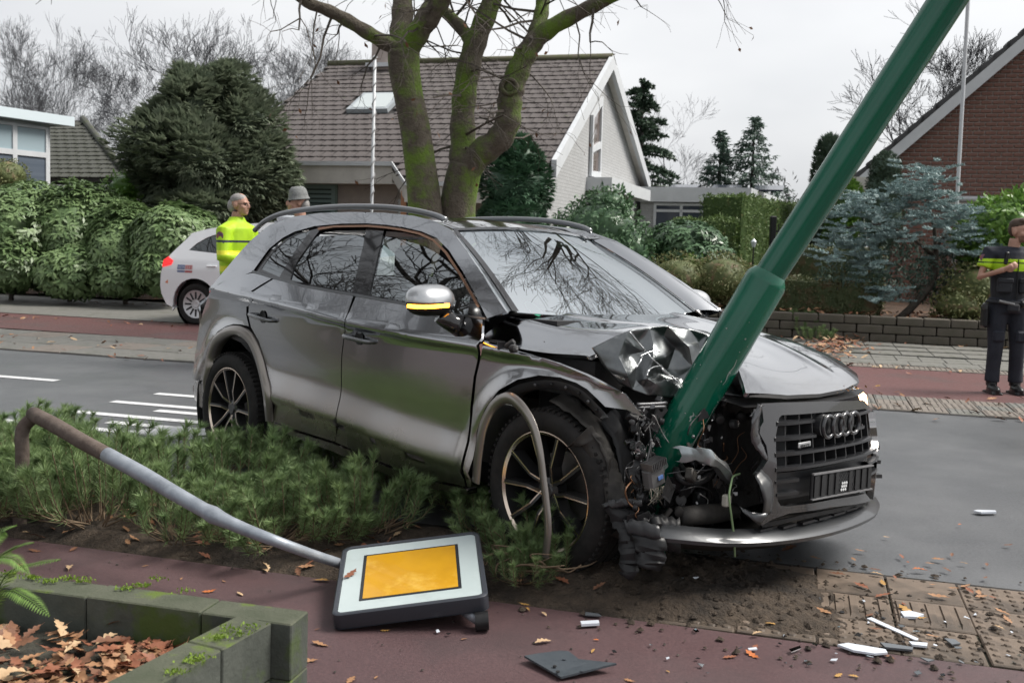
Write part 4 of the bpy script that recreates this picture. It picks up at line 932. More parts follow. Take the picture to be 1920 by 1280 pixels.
# wheel-arch liner pulled forward over the tyre
strip('wheel_liner', [(1060, 842, -.97), (1085, 835, -.95), (1110, 862, -.93), (1128, 900, -.92), (1138, 945, -.92), (1150, 985, -.93)], [(1105, 795, -.93), (1125, 818, -.90), (1150, 850, -.86), (1165, 890, -.85), (1178, 930, -.86), (1185, 965, -.87)], M_plastd)
strip('wheel_liner', [(1060, 735, -.80), (1100, 765, -.80), (1130, 800, -.82), (1148, 840, -.84), (1150, 880, -.84)], [(1030, 750, -.90), (1075, 782, -.92), (1112, 815, -.92), (1135, 860, -.90), (1140, 905, -.9)], M_plastd)
strip('wheel_liner', [(1150, 760, -.78), (1175, 800, -.76), (1188, 850, -.76), (1190, 900, -.78)], [(1125, 790, -.84), (1150, 830, -.84), (1160, 880, -.84), (1165, 930, -.85)], M_plast)
strip('torn_liner', [(1128, 946, -.96), (1146, 975, -.95), (1158, 1010, -.95), (1162, 1045, -.96), (1160, 1080, -.97)], [(1175, 940, -.88), (1200, 975, -.86), (1214, 1010, -.87), (1206, 1045, -.9), (1186, 1086, -.95)], M_plast, rag=.012)
strip('bumper_skin', [(1180, 955, -.90), (1210, 960, -.86), (1240, 965, -.80), (1275, 972, -.74)], [(1185, 1015, -.92), (1215, 1026, -.88), (1245, 1032, -.82), (1280, 1036, -.76)], M_plast, rag=.01)
strip('torn_liner', [(1186, 1000, -.93), (1192, 1030, -.94), (1196, 1066, -.95)], [(1246, 1004, -.86), (1248, 1036, -.87), (1240, 1070, -.89)], M_plast, rag=.01)
strip('bumper_bracket', [(1130, 945, -.96), (1150, 936, -.94), (1180, 934, -.9), (1203, 936, -.88)], [(1132, 953, -.96), (1152, 950, -.94), (1180, 950, -.9), (1203, 948, -.88)], M_plastg)
strip('lip_end', [(1168, 972, -.93), (1200, 976, -.91), (1235, 984, -.88)], [(1178, 1000, -.93), (1205, 1005, -.91), (1240, 1012, -.88)], M_plastg)
strip('torn_liner', [(1180, 1000, -.9), (1172, 1030, -.92), (1165, 1060, -.95)], [(1200, 1010, -.88), (1192, 1040, -.9), (1175, 1075, -.95)], M_plast)
# torn cheek of the bumper beside the grille
strip('torn_bumper', [(1428, 757, -.50), (1424, 785, -.50), (1424, 810, -.49), (1432, 835, -.47), (1440, 858, -.46)], [(1412, 775, -.53), (1408, 800, -.55), (1410, 830, -.53), (1425, 850, -.5), (1436, 865, -.47)], mat('surround_grey', (.1, .1, .1)), rag=.002)
strip('torn_bumper', [(1426, 880, -.50), (1445, 900, -.49), (1450, 930, -.48), (1446, 960, -.48)], [(1415, 892, -.56), (1425, 915, -.58), (1432, 945, -.56), (1425, 972, -.53)], M_plastg, rag=.002)
strip('torn_bumper', [(1386, 950, -.62), (1410, 960, -.58), (1440, 962, -.52)], [(1390, 955, -.62), (1412, 975, -.58), (1424, 985, -.54)], MATS['lip_grey'], rag=.002)
strip('bracket', [(1421, 757, -.50), (1412, 770, -.52), (1405, 780, -.54)], [(1430, 760, -.48), (1420, 772, -.5), (1412, 782, -.52)], M_alud)
# leaves caught on the slam panel are placed with the other leaves
# ================================================================== leaning green lamp post
M_green = mat('green_post_paint', (.004, .115, .066), (.003, .095, .055), rough=.14, coat=.25, scale=3, spec=.5, c3=(.10, .16, .13), s3=34, f3=.715, w3=.02, bump=.06, bscale=14)
pA = atY(1222, 893, 4.27); pj2 = atY(1434, 530, 4.22); pt = atY(1775, 3, 3.98); pj = atY(1449, 507, 4.215)
foot = Vector((pA.x+.01, pA.y+.22, -.1))
post = thing('lamp_post', 'thick dark green lamp post leaning across the smashed car front', 'lamp post', foot)
ax = (pj2-pA).normalized()
mb = MB(); mb.tube([foot, foot*.35+pA*.65, pA+ax*.06, pA+ax*.3, (pA+pj2)/2, pj2, pj2+ax*.016, pj2+ax*.046, pj2+ax*.048], [.088, .088, .089, .0895, .0895, .0895, .087, .068, .06], 40); mb.build('lower_tube', M_green, post, foot, autos=30)
up = (pt-pj).normalized(); mb = MB(); mb.tube([pj2, pj, pt, pt+up*3.4], [.0645, .0645, .071, .06], 36); mb.build('upper_tube', M_green, post, foot, autos=30)
e = pt+up*3.4; mb = MB(); mb.tube([e, e+up*.5+Vector((-.1, .2, 0)), e+up*.7+Vector((-.3, .6, .1))], [.05, .04, .035], 12); mb.build('bracket_arm', M_green, post, foot, smooth=True)
mb = MB(); mb.bev(e+up*.72+Vector((-.45, .9, .1)), (.28, .7, .12), .04); mb.build('lamp_head', M_plastg, post, foot, autos=40)

# scrapes and chips where the car struck it
M_scr = mat('scraped_paint', (.34, .40, .37), (.16, .22, .19), rough=.5, scale=40)
vd = (EYE-pA).normalized(); vd = (vd-ax*vd.dot(ax)).normalized(); sd2 = ax.cross(vd)
if sd2.x < 0: sd2 = -sd2
r = random.Random(91)
for t0, t1, a, w in [(.06, .30, 1.05, .007), (.10, .22, .95, .004), (.16, .40, 1.12, .004), (.50, .62, .75, .003), (.05, .10, .3, .010), (.30, .34, .2, .004)]:
    P = []
    for k in range(9):
        t = t0+(t1-t0)*k/8; aa = a+.04*math.sin(k*1.3); w_ = w*(.4+.6*math.sin(math.pi*(k+.5)/9)); P.append([pA+ax*t+(vd*math.cos(aa+s_*w_/.09)+sd2*math.sin(aa+s_*w_/.09))*.0905 for s_ in (-1, 1)])
    mb = MB(); mb.grid(P); mb.build('scrape', M_scr, post, foot)
for k in range(14):
    t = r.uniform(.05, .85); a = r.uniform(-.9, 1.1); c = pA+ax*t+(vd*math.cos(a)+sd2*math.sin(a))*.0903; n_ = (vd*math.cos(a)+sd2*math.sin(a)); u_ = n_.cross(ax); q = r.uniform(.002, .005)
    MB().prism([c+(ax*math.sin(b)*r.uniform(.6, 1.3)+u_*math.cos(b)*r.uniform(.6, 1.2))*q for b in np.linspace(0, 6.28, 7)[:-1]], n_*.0006).build('paint_chip', M_scr, post, foot)
# ================================================================== foliage generators
def leafmat(name, c1, c2, rough=.5, c3=None, f3=.6, s3=2.0, sc=6, trans=.25, w3=.12):
    m = mat(name, c1, c2, rough=rough, scale=sc, rnd=True, c3=c3, f3=f3, s3=s3, spec=.4, w3=w3)
    t = m.node_tree; b = t.nodes['Principled BSDF']; out = t.nodes['Material Output']
    if trans:
        tl = t.nodes.new('ShaderNodeBsdfTranslucent'); mx_ = t.nodes.new('ShaderNodeMixShader'); mx_.inputs[0].default_value = trans
        l = b.inputs['Base Color'].links
        if l: t.links.new(l[0].from_socket, tl.inputs[0])
        t.links.new(b.outputs[0], mx_.inputs[1]); t.links.new(tl.outputs[0], mx_.inputs[2]); t.links.new(mx_.outputs[0], out.inputs[0])
    return m
def nrm(A): return A/np.maximum(np.linalg.norm(A, axis=1, keepdims=True), 1e-9)
def leafquads(P, D, N, L, W, bend=.15):
    D = nrm(D); S = nrm(np.cross(D, N)); N2 = np.cross(S, D); L = np.asarray(L).reshape(-1, 1); W = np.asarray(W).reshape(-1, 1)
    m = P+D*L*.5+N2*L*bend*.5
    return np.stack([P, m+S*W/2, P+D*L-N2*L*bend*.3, m-S*W/2], 1).reshape(-1, 3)
def needletris(P, D, N, L, W):
    D = nrm(D); S = nrm(np.cross(D, N)); L = np.asarray(L).reshape(-1, 1); W = np.asarray(W).reshape(-1, 1)
    return np.stack([P-S*W/2, P+S*W/2, P+D*L], 1).reshape(-1, 3)
def rand_dirs(rng, n): return nrm(rng.normal(size=(n, 3)))
def lump(P, s, seed):
    """cheap smooth noise for arrays"""
    rng = np.random.default_rng(seed); v = np.zeros(len(P))
    for k in range(6):
        d = nrm(rng.normal(size=(1, 3)))[0]*s*rng.uniform(.7, 2.2); v += np.sin(P @ d+rng.uniform(0, 6.28))/(1+.5*k)
    return v/2.2
def blob_points(rng, blobs, n, inner=.25, lumps=.14, lscale=4., seed=1, zmin=None):
    """points on the lumpy skin (and a little inside) of a union of ellipsoids; returns points and outward directions"""
    C = np.array([b[0] for b in blobs], float); R = np.array([b[1] for b in blobs], float)
    a = (R[:, 0]*R[:, 1]+R[:, 1]*R[:, 2]+R[:, 0]*R[:, 2]); k = rng.choice(len(blobs), n*2, p=a/a.sum()); d = rand_dirs(rng, n*2)
    t = np.where(rng.random(n*2) < inner, rng.uniform(.55, .95, n*2), rng.uniform(.92, 1.04, n*2)); q = C[k]+d*R[k]
    t = t*(1+lumps*lump(q, lscale, seed)); P = C[k]+d*R[k]*t[:, None]
    keep = np.ones(len(P), bool)                            # drop what lies deep inside another blob
    for i in range(len(blobs)):
        e = (((P-C[i])/R[i])**2).sum(1); keep &= ~((e < .55) & (k != i))
    if zmin is not None: keep &= P[:, 2] > zmin
    P = P[keep][:n]; N = nrm((d/R[k])[keep][:n]); return P, N
def core(mb_mesh_name, blobs, m, sc=.80, seed=1):
    mb = MB()
    for c, r in blobs:
        rows = []
        for i in range(9):
            a = -math.pi/2+math.pi*i/8; row = []
            for j in range(14):
                b = 2*math.pi*j/14; f = sc*(1+.10*math.sin(3*b+seed+i)+.08*math.sin(5*b+2*i)); row.append(Vector(c)+Vector((r[0]*math.cos(a)*math.cos(b)*f, r[1]*math.cos(a)*math.sin(b)*f, r[2]*math.sin(a)*sc)))
            rows.append(row)
        mb.grid(rows, close=True)
    return mb.mesh(mb_mesh_name, m, True)
def shrub(name, label, cat, blobs, n, m, kind='broad', L=.10, W=.045, seed=1, group=None, lumps=.14, lscale=4., inner=.25, base=None, cm=None, sc=.8, stem=True, up=.0, flat=.0):
    rng = np.random.default_rng(seed); blobs = [(tuple(c), (r if isinstance(r, (tuple, list)) else (r, r, r))) for c, r in blobs]
    c0 = blobs[0][0]; base = Vector(base) if base is not None else Vector((c0[0], c0[1], 0))
    root = thing(name, label, cat, base, group)
    P, N = blob_points(rng, blobs, n, inner, lumps, lscale, seed)
    if kind == 'broad':
        D = nrm(N*.5+rand_dirs(rng, len(P))+np.array([0, 0, -.15])); Q = leafquads(P, D, N+rand_dirs(rng, len(P))*.5, L*rng.uniform(.6, 1.25, len(P)), W*rng.uniform(.7, 1.2, len(P))); rn = rng.random(len(P)); k = 4
    elif kind == 'rosette':
        QQ = []; RR = []; b = rng.random(len(P))
        for j in range(7):
            a = 2*np.pi*j/7+rng.uniform(0, 1, len(P)); ax = nrm(N+np.array([0, 0, .5])); t1 = nrm(np.cross(ax, rand_dirs(rng, len(P)))); t2 = np.cross(ax, t1)
            D = t1*np.cos(a)[:, None]+t2*np.sin(a)[:, None]+ax*rng.uniform(-.25, .35, len(P))[:, None]+np.array([0, 0, -.15])
            QQ.append(leafquads(P, D, ax, L*rng.uniform(.7, 1.15, len(P)), W*rng.uniform(.8, 1.15, len(P)))); RR.append(np.clip(b+rng.normal(0, .15, len(P)), 0, 1))
        Q = np.concatenate(QQ); rn = np.concatenate(RR); k = 4
    elif kind == 'spray':                                    # conifer sprays: slim drooping fans
        QQ = []; RR = []; b = rng.random(len(P)); out = nrm(N*np.array([1, 1, 1-flat])+np.array([0, 0, up])+rand_dirs(rng, len(P))*.35); sd = nrm(np.cross(out, np.array([0, 0, 1.])+rand_dirs(rng, len(P))*.2))
        for j in range(5):
            w = (j-2)*.42; D = out+sd*w+rand_dirs(rng, len(P))*.15; QQ.append(leafquads(P, D, np.cross(sd, out), L*rng.uniform(.6, 1.1, len(P))*(1-.12*abs(j-2)), np.full(len(P), W))); RR.append(np.clip(b+rng.normal(0, .12, len(P)), 0, 1))
        Q = np.concatenate(QQ); rn = np.concatenate(RR); k = 4
    me = fastmesh('foliage', Q, k, m, rn); f = obj('foliage', me, root, base)
    cme = core('inner_foliage', blobs, cm or m, sc, seed); obj('inner_foliage', cme, root, base)
    if stem:
        mb = MB(); z1 = blobs[0][0][2]; mb.tube([base+Vector((0, 0, -.05)), base+Vector((.03, .02, z1*.5)), Vector(c0)], [.05, .045, .03], 7); mb.build('stem', M_bark, root, base)
    return root
M_bark = mat('bark', (.055, .045, .036), (.095, .082, .068), rough=.9, scale=14, bump=.8, bscale=30, bdist=.02)
M_barkd = mat('bark_dark', (.030, .028, .027), (.055, .05, .048), rough=.9, scale=10)
M_moss = mat('mossy_bark', (.075, .062, .047), (.13, .113, .088), rough=.92, scale=9, bump=1.0, bscale=26, bdist=.03, c3=(.115, .185, .026), s3=1.7, f3=.47, w3=.14)
# greener on top: moss sits on the upper sides of limbs
def segmesh(name, segs, m, n=4):
    """segs: rows x0 y0 z0 x1 y1 z1 r0 r1"""
    S = np.array(segs, float); A, B = S[:, :3], S[:, 3:6]; d = nrm(B-A); ref = np.where(np.abs(d[:, 2:3]) < .9, np.array([[0, 0, 1.]]), np.array([[1., 0, 0]])); u = nrm(np.cross(d, ref)); v = np.cross(d, u); Q = []
    for k in range(n):
        t0, t1 = 2*np.pi*k/n, 2*np.pi*(k+1)/n
        o0 = u*np.cos(t0)+v*np.sin(t0); o1 = u*np.cos(t1)+v*np.sin(t1); r0, r1 = S[:, 6:7], S[:, 7:8]
        Q.append(np.stack([A+o0*r0, A+o1*r0, B+o1*r1, B+o0*r1], 1))
    return fastmesh(name, np.concatenate(Q).reshape(-1, 3), 4, m)
def grow(segs, p, d, r, L, lev, rs, minr=.006, wig=.22, up=.12, spread=.75, nb=(3, 5), grav=0., tips=None):
    """recursive bare branch"""
    n = max(3, int(L/.35)) if lev < 3 else 3; st = L/n; q = Vector(p); d = Vector(d).normalized(); rr = r; pts = []
    for i in range(n):
        d = (d+Vector((rs.gauss(0, wig), rs.gauss(0, wig), rs.gauss(0, wig)+up-grav*(i/n)))*.5).normalized(); e = q+d*st; r1 = max(minr*.6, rr*(1-.45/n)); segs.append((*q, *e, rr, r1)); pts.append((e, d.copy(), r1)); q = e; rr = r1
    if lev <= 0 or rr < minr*.55:
        if tips is not None: tips.append(q)
        return
    for k in range(rs.randint(*nb)):
        e, dd, r1 = pts[rs.randint(max(0, n//3), n-1)] if k else pts[-1]
        side_ = dd.orthogonal().normalized(); side_.rotate(Matrix.Rotation(rs.uniform(0, 6.28), 3, dd)); nd = (dd+side_*rs.uniform(.4, 1.0)*spread).normalized()
        grow(segs, e, nd, r1*rs.uniform(.5, .72), L*rs.uniform(.55, .8), lev-1, rs, minr, wig, up, spread, nb, grav, tips)
def bare_tree(name, label, base, h, r, seed, m=M_barkd, lev=5, group=None, spread=.7, clear=.35, nb=(3, 4), lean=(0, 0), minr=.006, up=.16):
    rs_ = random.Random(seed); root = thing(name, label, 'tree', base, group); tr = []; br = []
    q = Vector((0, 0, -.1)); d = Vector((lean[0], lean[1], 1)).normalized(); n = 8; rr = r; pts = []
    for i in range(n):
        d = (d+Vector((rs_.gauss(0, .06), rs_.gauss(0, .06), .05))).normalized(); e = q+d*h*.8/n; r1 = r*(1-.75*(i+1)/n); tr.append((*q, *e, rr, r1)); pts.append((e, d.copy(), r1)); q, rr = e, r1
    for i, (e, dd, r1) in enumerate(pts):
        if (i+1)/n < clear: continue
        for k in range(2 if i < n-1 else 3):
            sd = dd.orthogonal().normalized(); sd.rotate(Matrix.Rotation(rs_.uniform(0, 6.28), 3, dd)); nd = (dd*.7+sd*rs_.uniform(.5, 1.1)).normalized()
            grow(br, e, nd, r1*rs_.uniform(.45, .65), h*rs_.uniform(.16, .26), lev-1, rs_, minr, .2, up, spread, nb)
    obj('trunk', segmesh('trunk', tr, m, 8), root); obj('crown', segmesh('crown', br, m, 3), root); return root
# ================================================================== the mossy tree behind the car
TY = 14.2
def limb(L, n=4): return catmull([atY(a, b, TY+d) for a, b, r, d in L], n), [x for x in np.interp(np.linspace(0, len(L)-1, (len(L)-1)*n+1), range(len(L)), [r/133. for a, b, r, d in L])]
limbs = {
 'trunk': [(800, 660, 46, 0), (800, 560, 40, 0), (800, 460, 35, 0), (797, 390, 32, 0), (788, 310, 29, 0), (778, 240, 28, 0), (766, 180, 27, 0), (758, 130, 29, 0), (757, 95, 30, 0)],
 'trunk2': [(852, 660, 48, .2), (854, 560, 42, .2), (856, 460, 37, .2), (858, 390, 34, .2), (866, 340, 33, .2), (874, 310, 32, .2)],
}
limb_list = [
 [(752, 95, 17, 0), (725, 82, 14, -.05), (690, 62, 13, -.15), (650, 38, 12, -.3), (615, 20, 11, -.4), (575, 4, 10, -.5), (530, -30, 9, -.7), (470, -70, 8, -.9)],
 [(756, 100, 22, 0), (752, 60, 21, .1), (755, 20, 20, .2), (752, -30, 18, .3), (735, -120, 15, .4), (715, -260, 11, .3)],
 [(762, 100, 22, 0), (785, 60, 21, -.1), (808, 30, 19, -.2), (830, -5, 17, -.3), (860, -70, 15, -.5), (885, -200, 11, -.7)],
 [(774, 70, 14, 0), (800, 20, 14, .3), (822, -20, 13, .5), (850, -120, 10, .7)],
 [(870, 320, 29, .2), (868, 270, 25, .25), (868, 210, 23, .3), (875, 150, 23, .3), (888, 90, 22, .3), (905, 45, 20, .3), (930, -20, 18, .3), (960, -130, 14, .3), (1000, -300, 10, .2)],
 [(885, 85, 12, .3), (868, 55, 12, .4), (848, 35, 11, .5), (820, 5, 10, .7), (790, -60, 8, .9)],
 [(872, 318, 28, .2), (905, 285, 26, .1), (935, 262, 25, .05), (952, 228, 24, 0), (956, 190, 23, 0), (960, 165, 24, 0), (975, 125, 21, 0), (990, 95, 20, 0), (1008, 72, 18, 0), (1040, 48, 16, -.1), (1090, 22, 14, -.2), (1145, -5, 12, -.4), (1230, -50, 10, -.7), (1340, -120, 8, -1.0)],
 [(990, 98, 15, 0), (1005, 60, 15, .1), (1015, 25, 14, .2), (1020, -10, 13, .3), (1040, -100, 11, .4), (1090, -260, 8, .4)],
]
tb = atY(822, 660, TY+.1); tb = Vector((tb.x, tb.y, 0)); mtree = thing('mossy_tree', 'big bare tree with twin mossy trunks right behind the car', 'tree', tb)
for nme, L in limbs.items():
    P, R = limb(L); mb = MB(); mb.tube(P, R, 16); o = mb.build('trunk', M_moss, mtree, tb, smooth=True)
rs = random.Random(11); tw = []; tips = []
for i, L in enumerate(limb_list):
    P, R = limb(L); 
    R = [r*(1+.07*math.sin(k*1.7+i)) for k, r in enumerate(R)]
    mb = MB(); mb.tube(P, R, 12); mb.build('limb', M_moss, mtree, tb, smooth=True)
    e, d = P[-1], (P[-1]-P[-2]).normalized()
    for k in range(3):
        nd = (d+Vector((rs.gauss(0, .5), rs.gauss(0, .5), rs.uniform(-.1, .4)))).normalized(); grow(tw, e, nd, R[-1]*.75, rs.uniform(1.5, 2.4), 4, rs, .007, .25, .06, .8, (2, 4), 0., tips)
    for k in range(3, len(P)-1):                               # side shoots, thin and drooping
        if rs.random() < .42:
            d = (P[k+1]-P[k]).normalized(); sd = d.orthogonal().normalized(); sd.rotate(Matrix.Rotation(rs.uniform(0, 6.28), 3, d)); sd.z -= .1
            grow(tw, P[k]+sd*R[k]*.6, sd, rs.uniform(.012, .026), rs.uniform(.5, 1.0), 2, rs, .004, .35, -.05, .8, (2, 3), .15, tips)
e = atY(1340, -120, TY-1.0)
for k in range(7): grow(tw, e+Vector((rs.uniform(-.6, .2), 0, rs.uniform(.2, .6))), Vector((rs.uniform(.2, 1.0), rs.uniform(-.6, .5), rs.uniform(.75, 1.2))), .05, rs.uniform(1.8, 2.6), 4, rs, .009, .22, .03, .8, (3, 4), 0., tips)
for k in range(4): e2 = atY(1100, -260, TY+.3); grow(tw, e2, Vector((rs.uniform(.2, 1.0), rs.uniform(-.5, .5), rs.uniform(.2, .8))), .05, rs.uniform(1.8, 2.6), 4, rs, .009, .22, .03, .8, (3, 4), 0., tips)
# healed branch scar
c = atY(955, 163, TY-.18); MB().lathe([(.10+.03*math.cos(a), .05*math.sin(a)) for a in np.linspace(0, 6.28, 9)[:-1]], c, 'Y', 18, close=True).build('branch_scar', M_moss, mtree, tb, smooth=True)
obj('crown', segmesh('crown', tw, M_bark, 3), mtree, tb)
# last withered leaves hanging in the twigs
P = np.array([t for t in tips if rs.random() < .16]+[tips[0]]); rng = np.random.default_rng(3)
obj('withered_leaves', fastmesh('withered_leaves', leafquads(P, rand_dirs(rng, len(P))+np.array([0, 0, -1.]), rand_dirs(rng, len(P)), np.full(len(P), .09), np.full(len(P), .045)), 4, mat('withered', (.16, .07, .03), (.09, .045, .025), rough=.8, scale=6)), mtree, tb)

# ================================================================== bare trees behind the houses
M_bare = mat('bare_bark', (.030, .031, .036), (.055, .056, .064), rough=.95, scale=6)
far = [(15, 52, 48, 1, 'tall bare tree at the left edge behind the white fascia house'), (62, 55, 48, 2, 'second tall bare tree from the left edge of the photo'), (112, 50, 60, 3, 'bare tree rising over the left mossy tiled roof ridge'), (168, 44, 122, 4, 'bushy bare tree right of the left tiled roof'), (222, 42, 125, 5, 'dense bare tree between the tiled roof and the dark juniper'),
       (318, 34, 45, 6, 'wide bare tree standing up behind the dark juniper'), (385, 35, 30, 7, 'bare forked tree over the top of the dark juniper'), (455, 40, 95, 12, 'bare tree behind the right shoulder of the dark juniper'), (545, 52, 118, 8, 'bare tree just left of the house roof slope'), (605, 56, 75, 9, 'slim bare tree behind the left end of the house ridge'), (665, 60, 62, 10, 'bare tree behind the chimney of the white house'), (1250, 66, 175, 11, 'thin pale bare tree right behind the monkey puzzle')]
def tree_variant(seed, nb=(3, 4), lev=5, clear=.18):
    o = bare_tree('bare_tree', 'x', (0, 0, 0), 10., .11, seed, M_bare, lev, None, .85, clear, nb, minr=.011, up=.18); ch = list(o.children); r_ = [c.data for c in ch]
    for c in ch: bpy.data.objects.remove(c)
    bpy.data.objects.remove(o); return r_
TVR = [tree_variant(100+k) for k in range(4)]; TVT = tree_variant(111, (2, 4))
def put_tree(lab, b, me2, wx=1.):
    o = thing('bare_tree', lab, 'tree', (b.x, b.y, 0), 'bare trees behind the gardens', random.uniform(0, 6.28)); o.scale = (b.z/12.2*wx, b.z/12.2*wx, b.z/12.2); obj('trunk', me2[0], o); obj('crown', me2[1], o)
for px, Y, yt, sd, lab in far:
    b = atY(px, yt, Y); put_tree(lab, b, TVT if sd == 11 else TVR[sd % 4], .8 if sd < 4 else 1.05)
for px, Y, yt, sd, lab in []:
    b = atY(px, yt, Y); bare_tree('bare_tree', lab, (b.x, b.y, 0), b.z/1.0, (.007 if sd in (9, 10, 11) else .011)*b.z, 100+sd, M_bare, 6, 'bare trees behind the gardens', .85, .18, (3, 5) if sd not in (11,) else (2, 4), minr=.010, up=.20)
b = atY(1735, 165, 34); bare_tree('bare_tree', 'clipped bare lime behind the red brick house roof', (b.x, b.y, 0), b.z*1.05, .16, 140, M_bare, 5, 'bare trees behind the gardens', 1.0, .5, (3, 5), minr=.012)
# trees on the viewer's side of the road: they show only as reflections in the car's glass and paint
for i, (x, y, h, sd) in enumerate([(-7.5, 7.2-.9, 10, 31), (-10.5, 3.4, 11, 32), (-13.5, 10.5-2.5, 11, 33), (10.5, 15.5, 11, 34), (6.8, 19.5+8, 13, 35)]):
    if i < 3: bare_tree('roadside_oak', ['bare roadside oak left of the frame mirrored in the car windows', 'second bare oak left of the frame mirrored in the doors', 'bare oak beyond the left frame edge mirrored in the rear window'][i], (x, y, 0), h, .22, sd, M_barkd, 5, 'roadside oaks mirrored in the car', .85, .24, (3, 4), minr=.012)
# ================================================================== hedges, shrubs and evergreens
def pb(px, py, Y, rx, rz, ry=None):
    c = atY(px, py, Y); k = Y/FPX; return (tuple(c), (rx*k, ry if ry is not None else rx*k, rz*k))
G_rhodo = leafmat('leaf_rhododendron', (.085, .145, .055), (.20, .285, .125), rough=.36, c3=(.26, .34, .20), f3=.60, s3=6, trans=.2)
G_rhodo2 = leafmat('leaf_holly', (0.038, 0.084, 0.041), (0.115, 0.196, 0.101), rough=.32, c3=(0.176, 0.257, 0.162), f3=.62, s3=8, trans=.1)
G_laurel = leafmat('leaf_laurel', (0.068, 0.155, 0.030), (0.189, 0.324, 0.068), rough=.3, trans=.2)
G_jun = leafmat('leaf_juniper', (.085, .115, .075), (.20, .235, .16), rough=.6, c3=(.26, .15, .075), f3=.64, s3=.9, trans=.3)
G_yew = leafmat('leaf_yew', (0.034, 0.085, 0.048), (0.085, 0.165, 0.095), rough=.5, trans=.1)
G_hedge = leafmat('leaf_hedge', (.050, .092, .026), (.125, .185, .058), rough=.6, trans=.2, c3=(.16, .14, .06), f3=.60, s3=5)
G_hedged = leafmat('leaf_hedge_dark', (0.061, 0.088, 0.035), (0.115, 0.135, 0.061), rough=.6, trans=.15, c3=(0.135, 0.101, 0.054), f3=.5, s3=5)
G_heath = leafmat('leaf_heath', (0.101, 0.128, 0.047), (0.182, 0.189, 0.081), rough=.6, trans=.2, c3=(0.257, 0.162, 0.108), f3=.55, s3=6)
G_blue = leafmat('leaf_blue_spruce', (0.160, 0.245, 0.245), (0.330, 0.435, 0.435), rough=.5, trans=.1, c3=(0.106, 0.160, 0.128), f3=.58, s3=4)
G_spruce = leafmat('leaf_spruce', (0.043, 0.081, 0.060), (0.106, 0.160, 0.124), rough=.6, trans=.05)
G_mp = leafmat('leaf_monkey', (0.031, 0.058, 0.037), (0.071, 0.112, 0.071), rough=.5, trans=.05)
G_top = leafmat('leaf_topiary', (0.054, 0.092, 0.064), (0.110, 0.155, 0.110), rough=.6, trans=.1)
# left rhododendron hedge: separate bushes grown together
for i, (bl, lab) in enumerate([
  ([pb(20, 450, 19.5, 85, 85, .9), pb(60, 395, 20, 70, 50, .8), pb(10, 500, 19, 80, 55, .8)], 'rhododendron bush at the left edge of the leafy hedge'),
  ([pb(130, 440, 19.6, 75, 85, .9), pb(170, 400, 20, 60, 48, .8), pb(130, 505, 19, 75, 50, .7)], 'second rhododendron bush from the left in the hedge'),
  ([pb(235, 465, 19.3, 65, 75, .9), pb(215, 420, 20, 55, 45, .8), pb(225, 515, 19, 60, 40, .7)], 'third rhododendron bush from the left, before the dark juniper'),
  ([pb(320, 455, 19.0, 75, 78, .9), pb(365, 440, 19.4, 50, 50, .7), pb(300, 505, 18.6, 60, 48, .7)], 'rhododendron bush directly behind the white car tail')]):
    shrub('rhododendron_bush', lab, 'shrub', bl, 1900, G_rhodo, 'rosette', .155, .052, 10+i, 'rhododendron hedge on the left', .30, 2.6, .3)
shrub('olive_bush', 'small olive green bush on the left below the tiled roof', 'shrub', [pb(245, 350, 22, 45, 28, .6), pb(230, 400, 21.5, 60, 40, .6)], 900, G_laurel, 'broad', .14, .06, 20)
shrub('brown_bush', 'small brownish clipped bush at the left edge before the blue windows', 'shrub', [pb(15, 330, 21, 36, 34, .5)], 900, G_heath, 'broad', .07, .03, 21)
# dark juniper
jr = random.Random(4)
shrub('juniper', 'huge dark round juniper with brown patches left of the house', 'tree', [pb(395, 305, 22, 115, 85, 2.0), pb(385, 215, 22.4, 75, 70, 1.5), pb(320, 345, 21.8, 62, 55, 1.2), pb(470, 345, 21.8, 55, 55, 1.2), pb(465, 235, 22.2, 55, 62, 1.2), pb(318, 240, 22.2, 50, 55, 1.2), pb(395, 390, 21.5, 115, 40, 1.3), pb(350, 165, 22.2, 32, 40, .6), pb(430, 160, 22.3, 38, 42, .7), pb(500, 290, 21.8, 32, 40, .6), pb(285, 300, 21.8, 32, 45, .6)]+[pb(395+118*math.cos(a)*(1 if math.sin(a) < 0 else .8)+jr.gauss(0, 8), 290-125*math.sin(a)+jr.gauss(0, 8), 21.9, jr.uniform(14, 26), jr.uniform(16, 32), .4) for a in np.linspace(-.6, 3.7, 17)], 11000, G_jun, 'spray', .24, .045, 25, None, .46, 2.6, .4, up=.1, sc=.60)
# holly cone, rhododendrons, hedges in the middle
shrub('pointed_evergreen', 'pointed dark evergreen in front of the white house wall', 'shrub', [pb(968, 355, 20.0, 68, 62, .9), pb(975, 305, 20.1, 42, 42, .7), pb(978, 280, 20.1, 22, 26, .4), pb(960, 410, 19.8, 66, 40, .9)], 3600, G_yew, 'spray', .16, .03, 30, None, .18, 4, .3, up=-.1)
shrub('flowering_rhododendron', 'rounded glossy bush beside the windscreen before the gable', 'shrub', [pb(1125, 440, 18.2, 82, 72, .9), pb(1140, 390, 18.4, 45, 38, .6), pb(1175, 475, 18, 50, 55, .7), pb(1075, 460, 18.2, 45, 60, .7)], 3400, G_rhodo2, 'broad', .11, .05, 31, None, .16, 4)
shrub('mound_bush', 'low domed dark bush in front of the flat garage', 'shrub', [pb(1285, 455, 18.6, 75, 42, .8), pb(1300, 480, 18.4, 72, 36, .8)], 800, G_rhodo2, 'rosette', .14, .05, 32, None, .1, 4)
shrub('green_groundcover', 'small light green plant between the domed bush and the heather hedge', 'shrub', [pb(1315, 490, 17.9, 48, 20, .4)], 700, G_laurel, 'broad', .09, .04, 33)
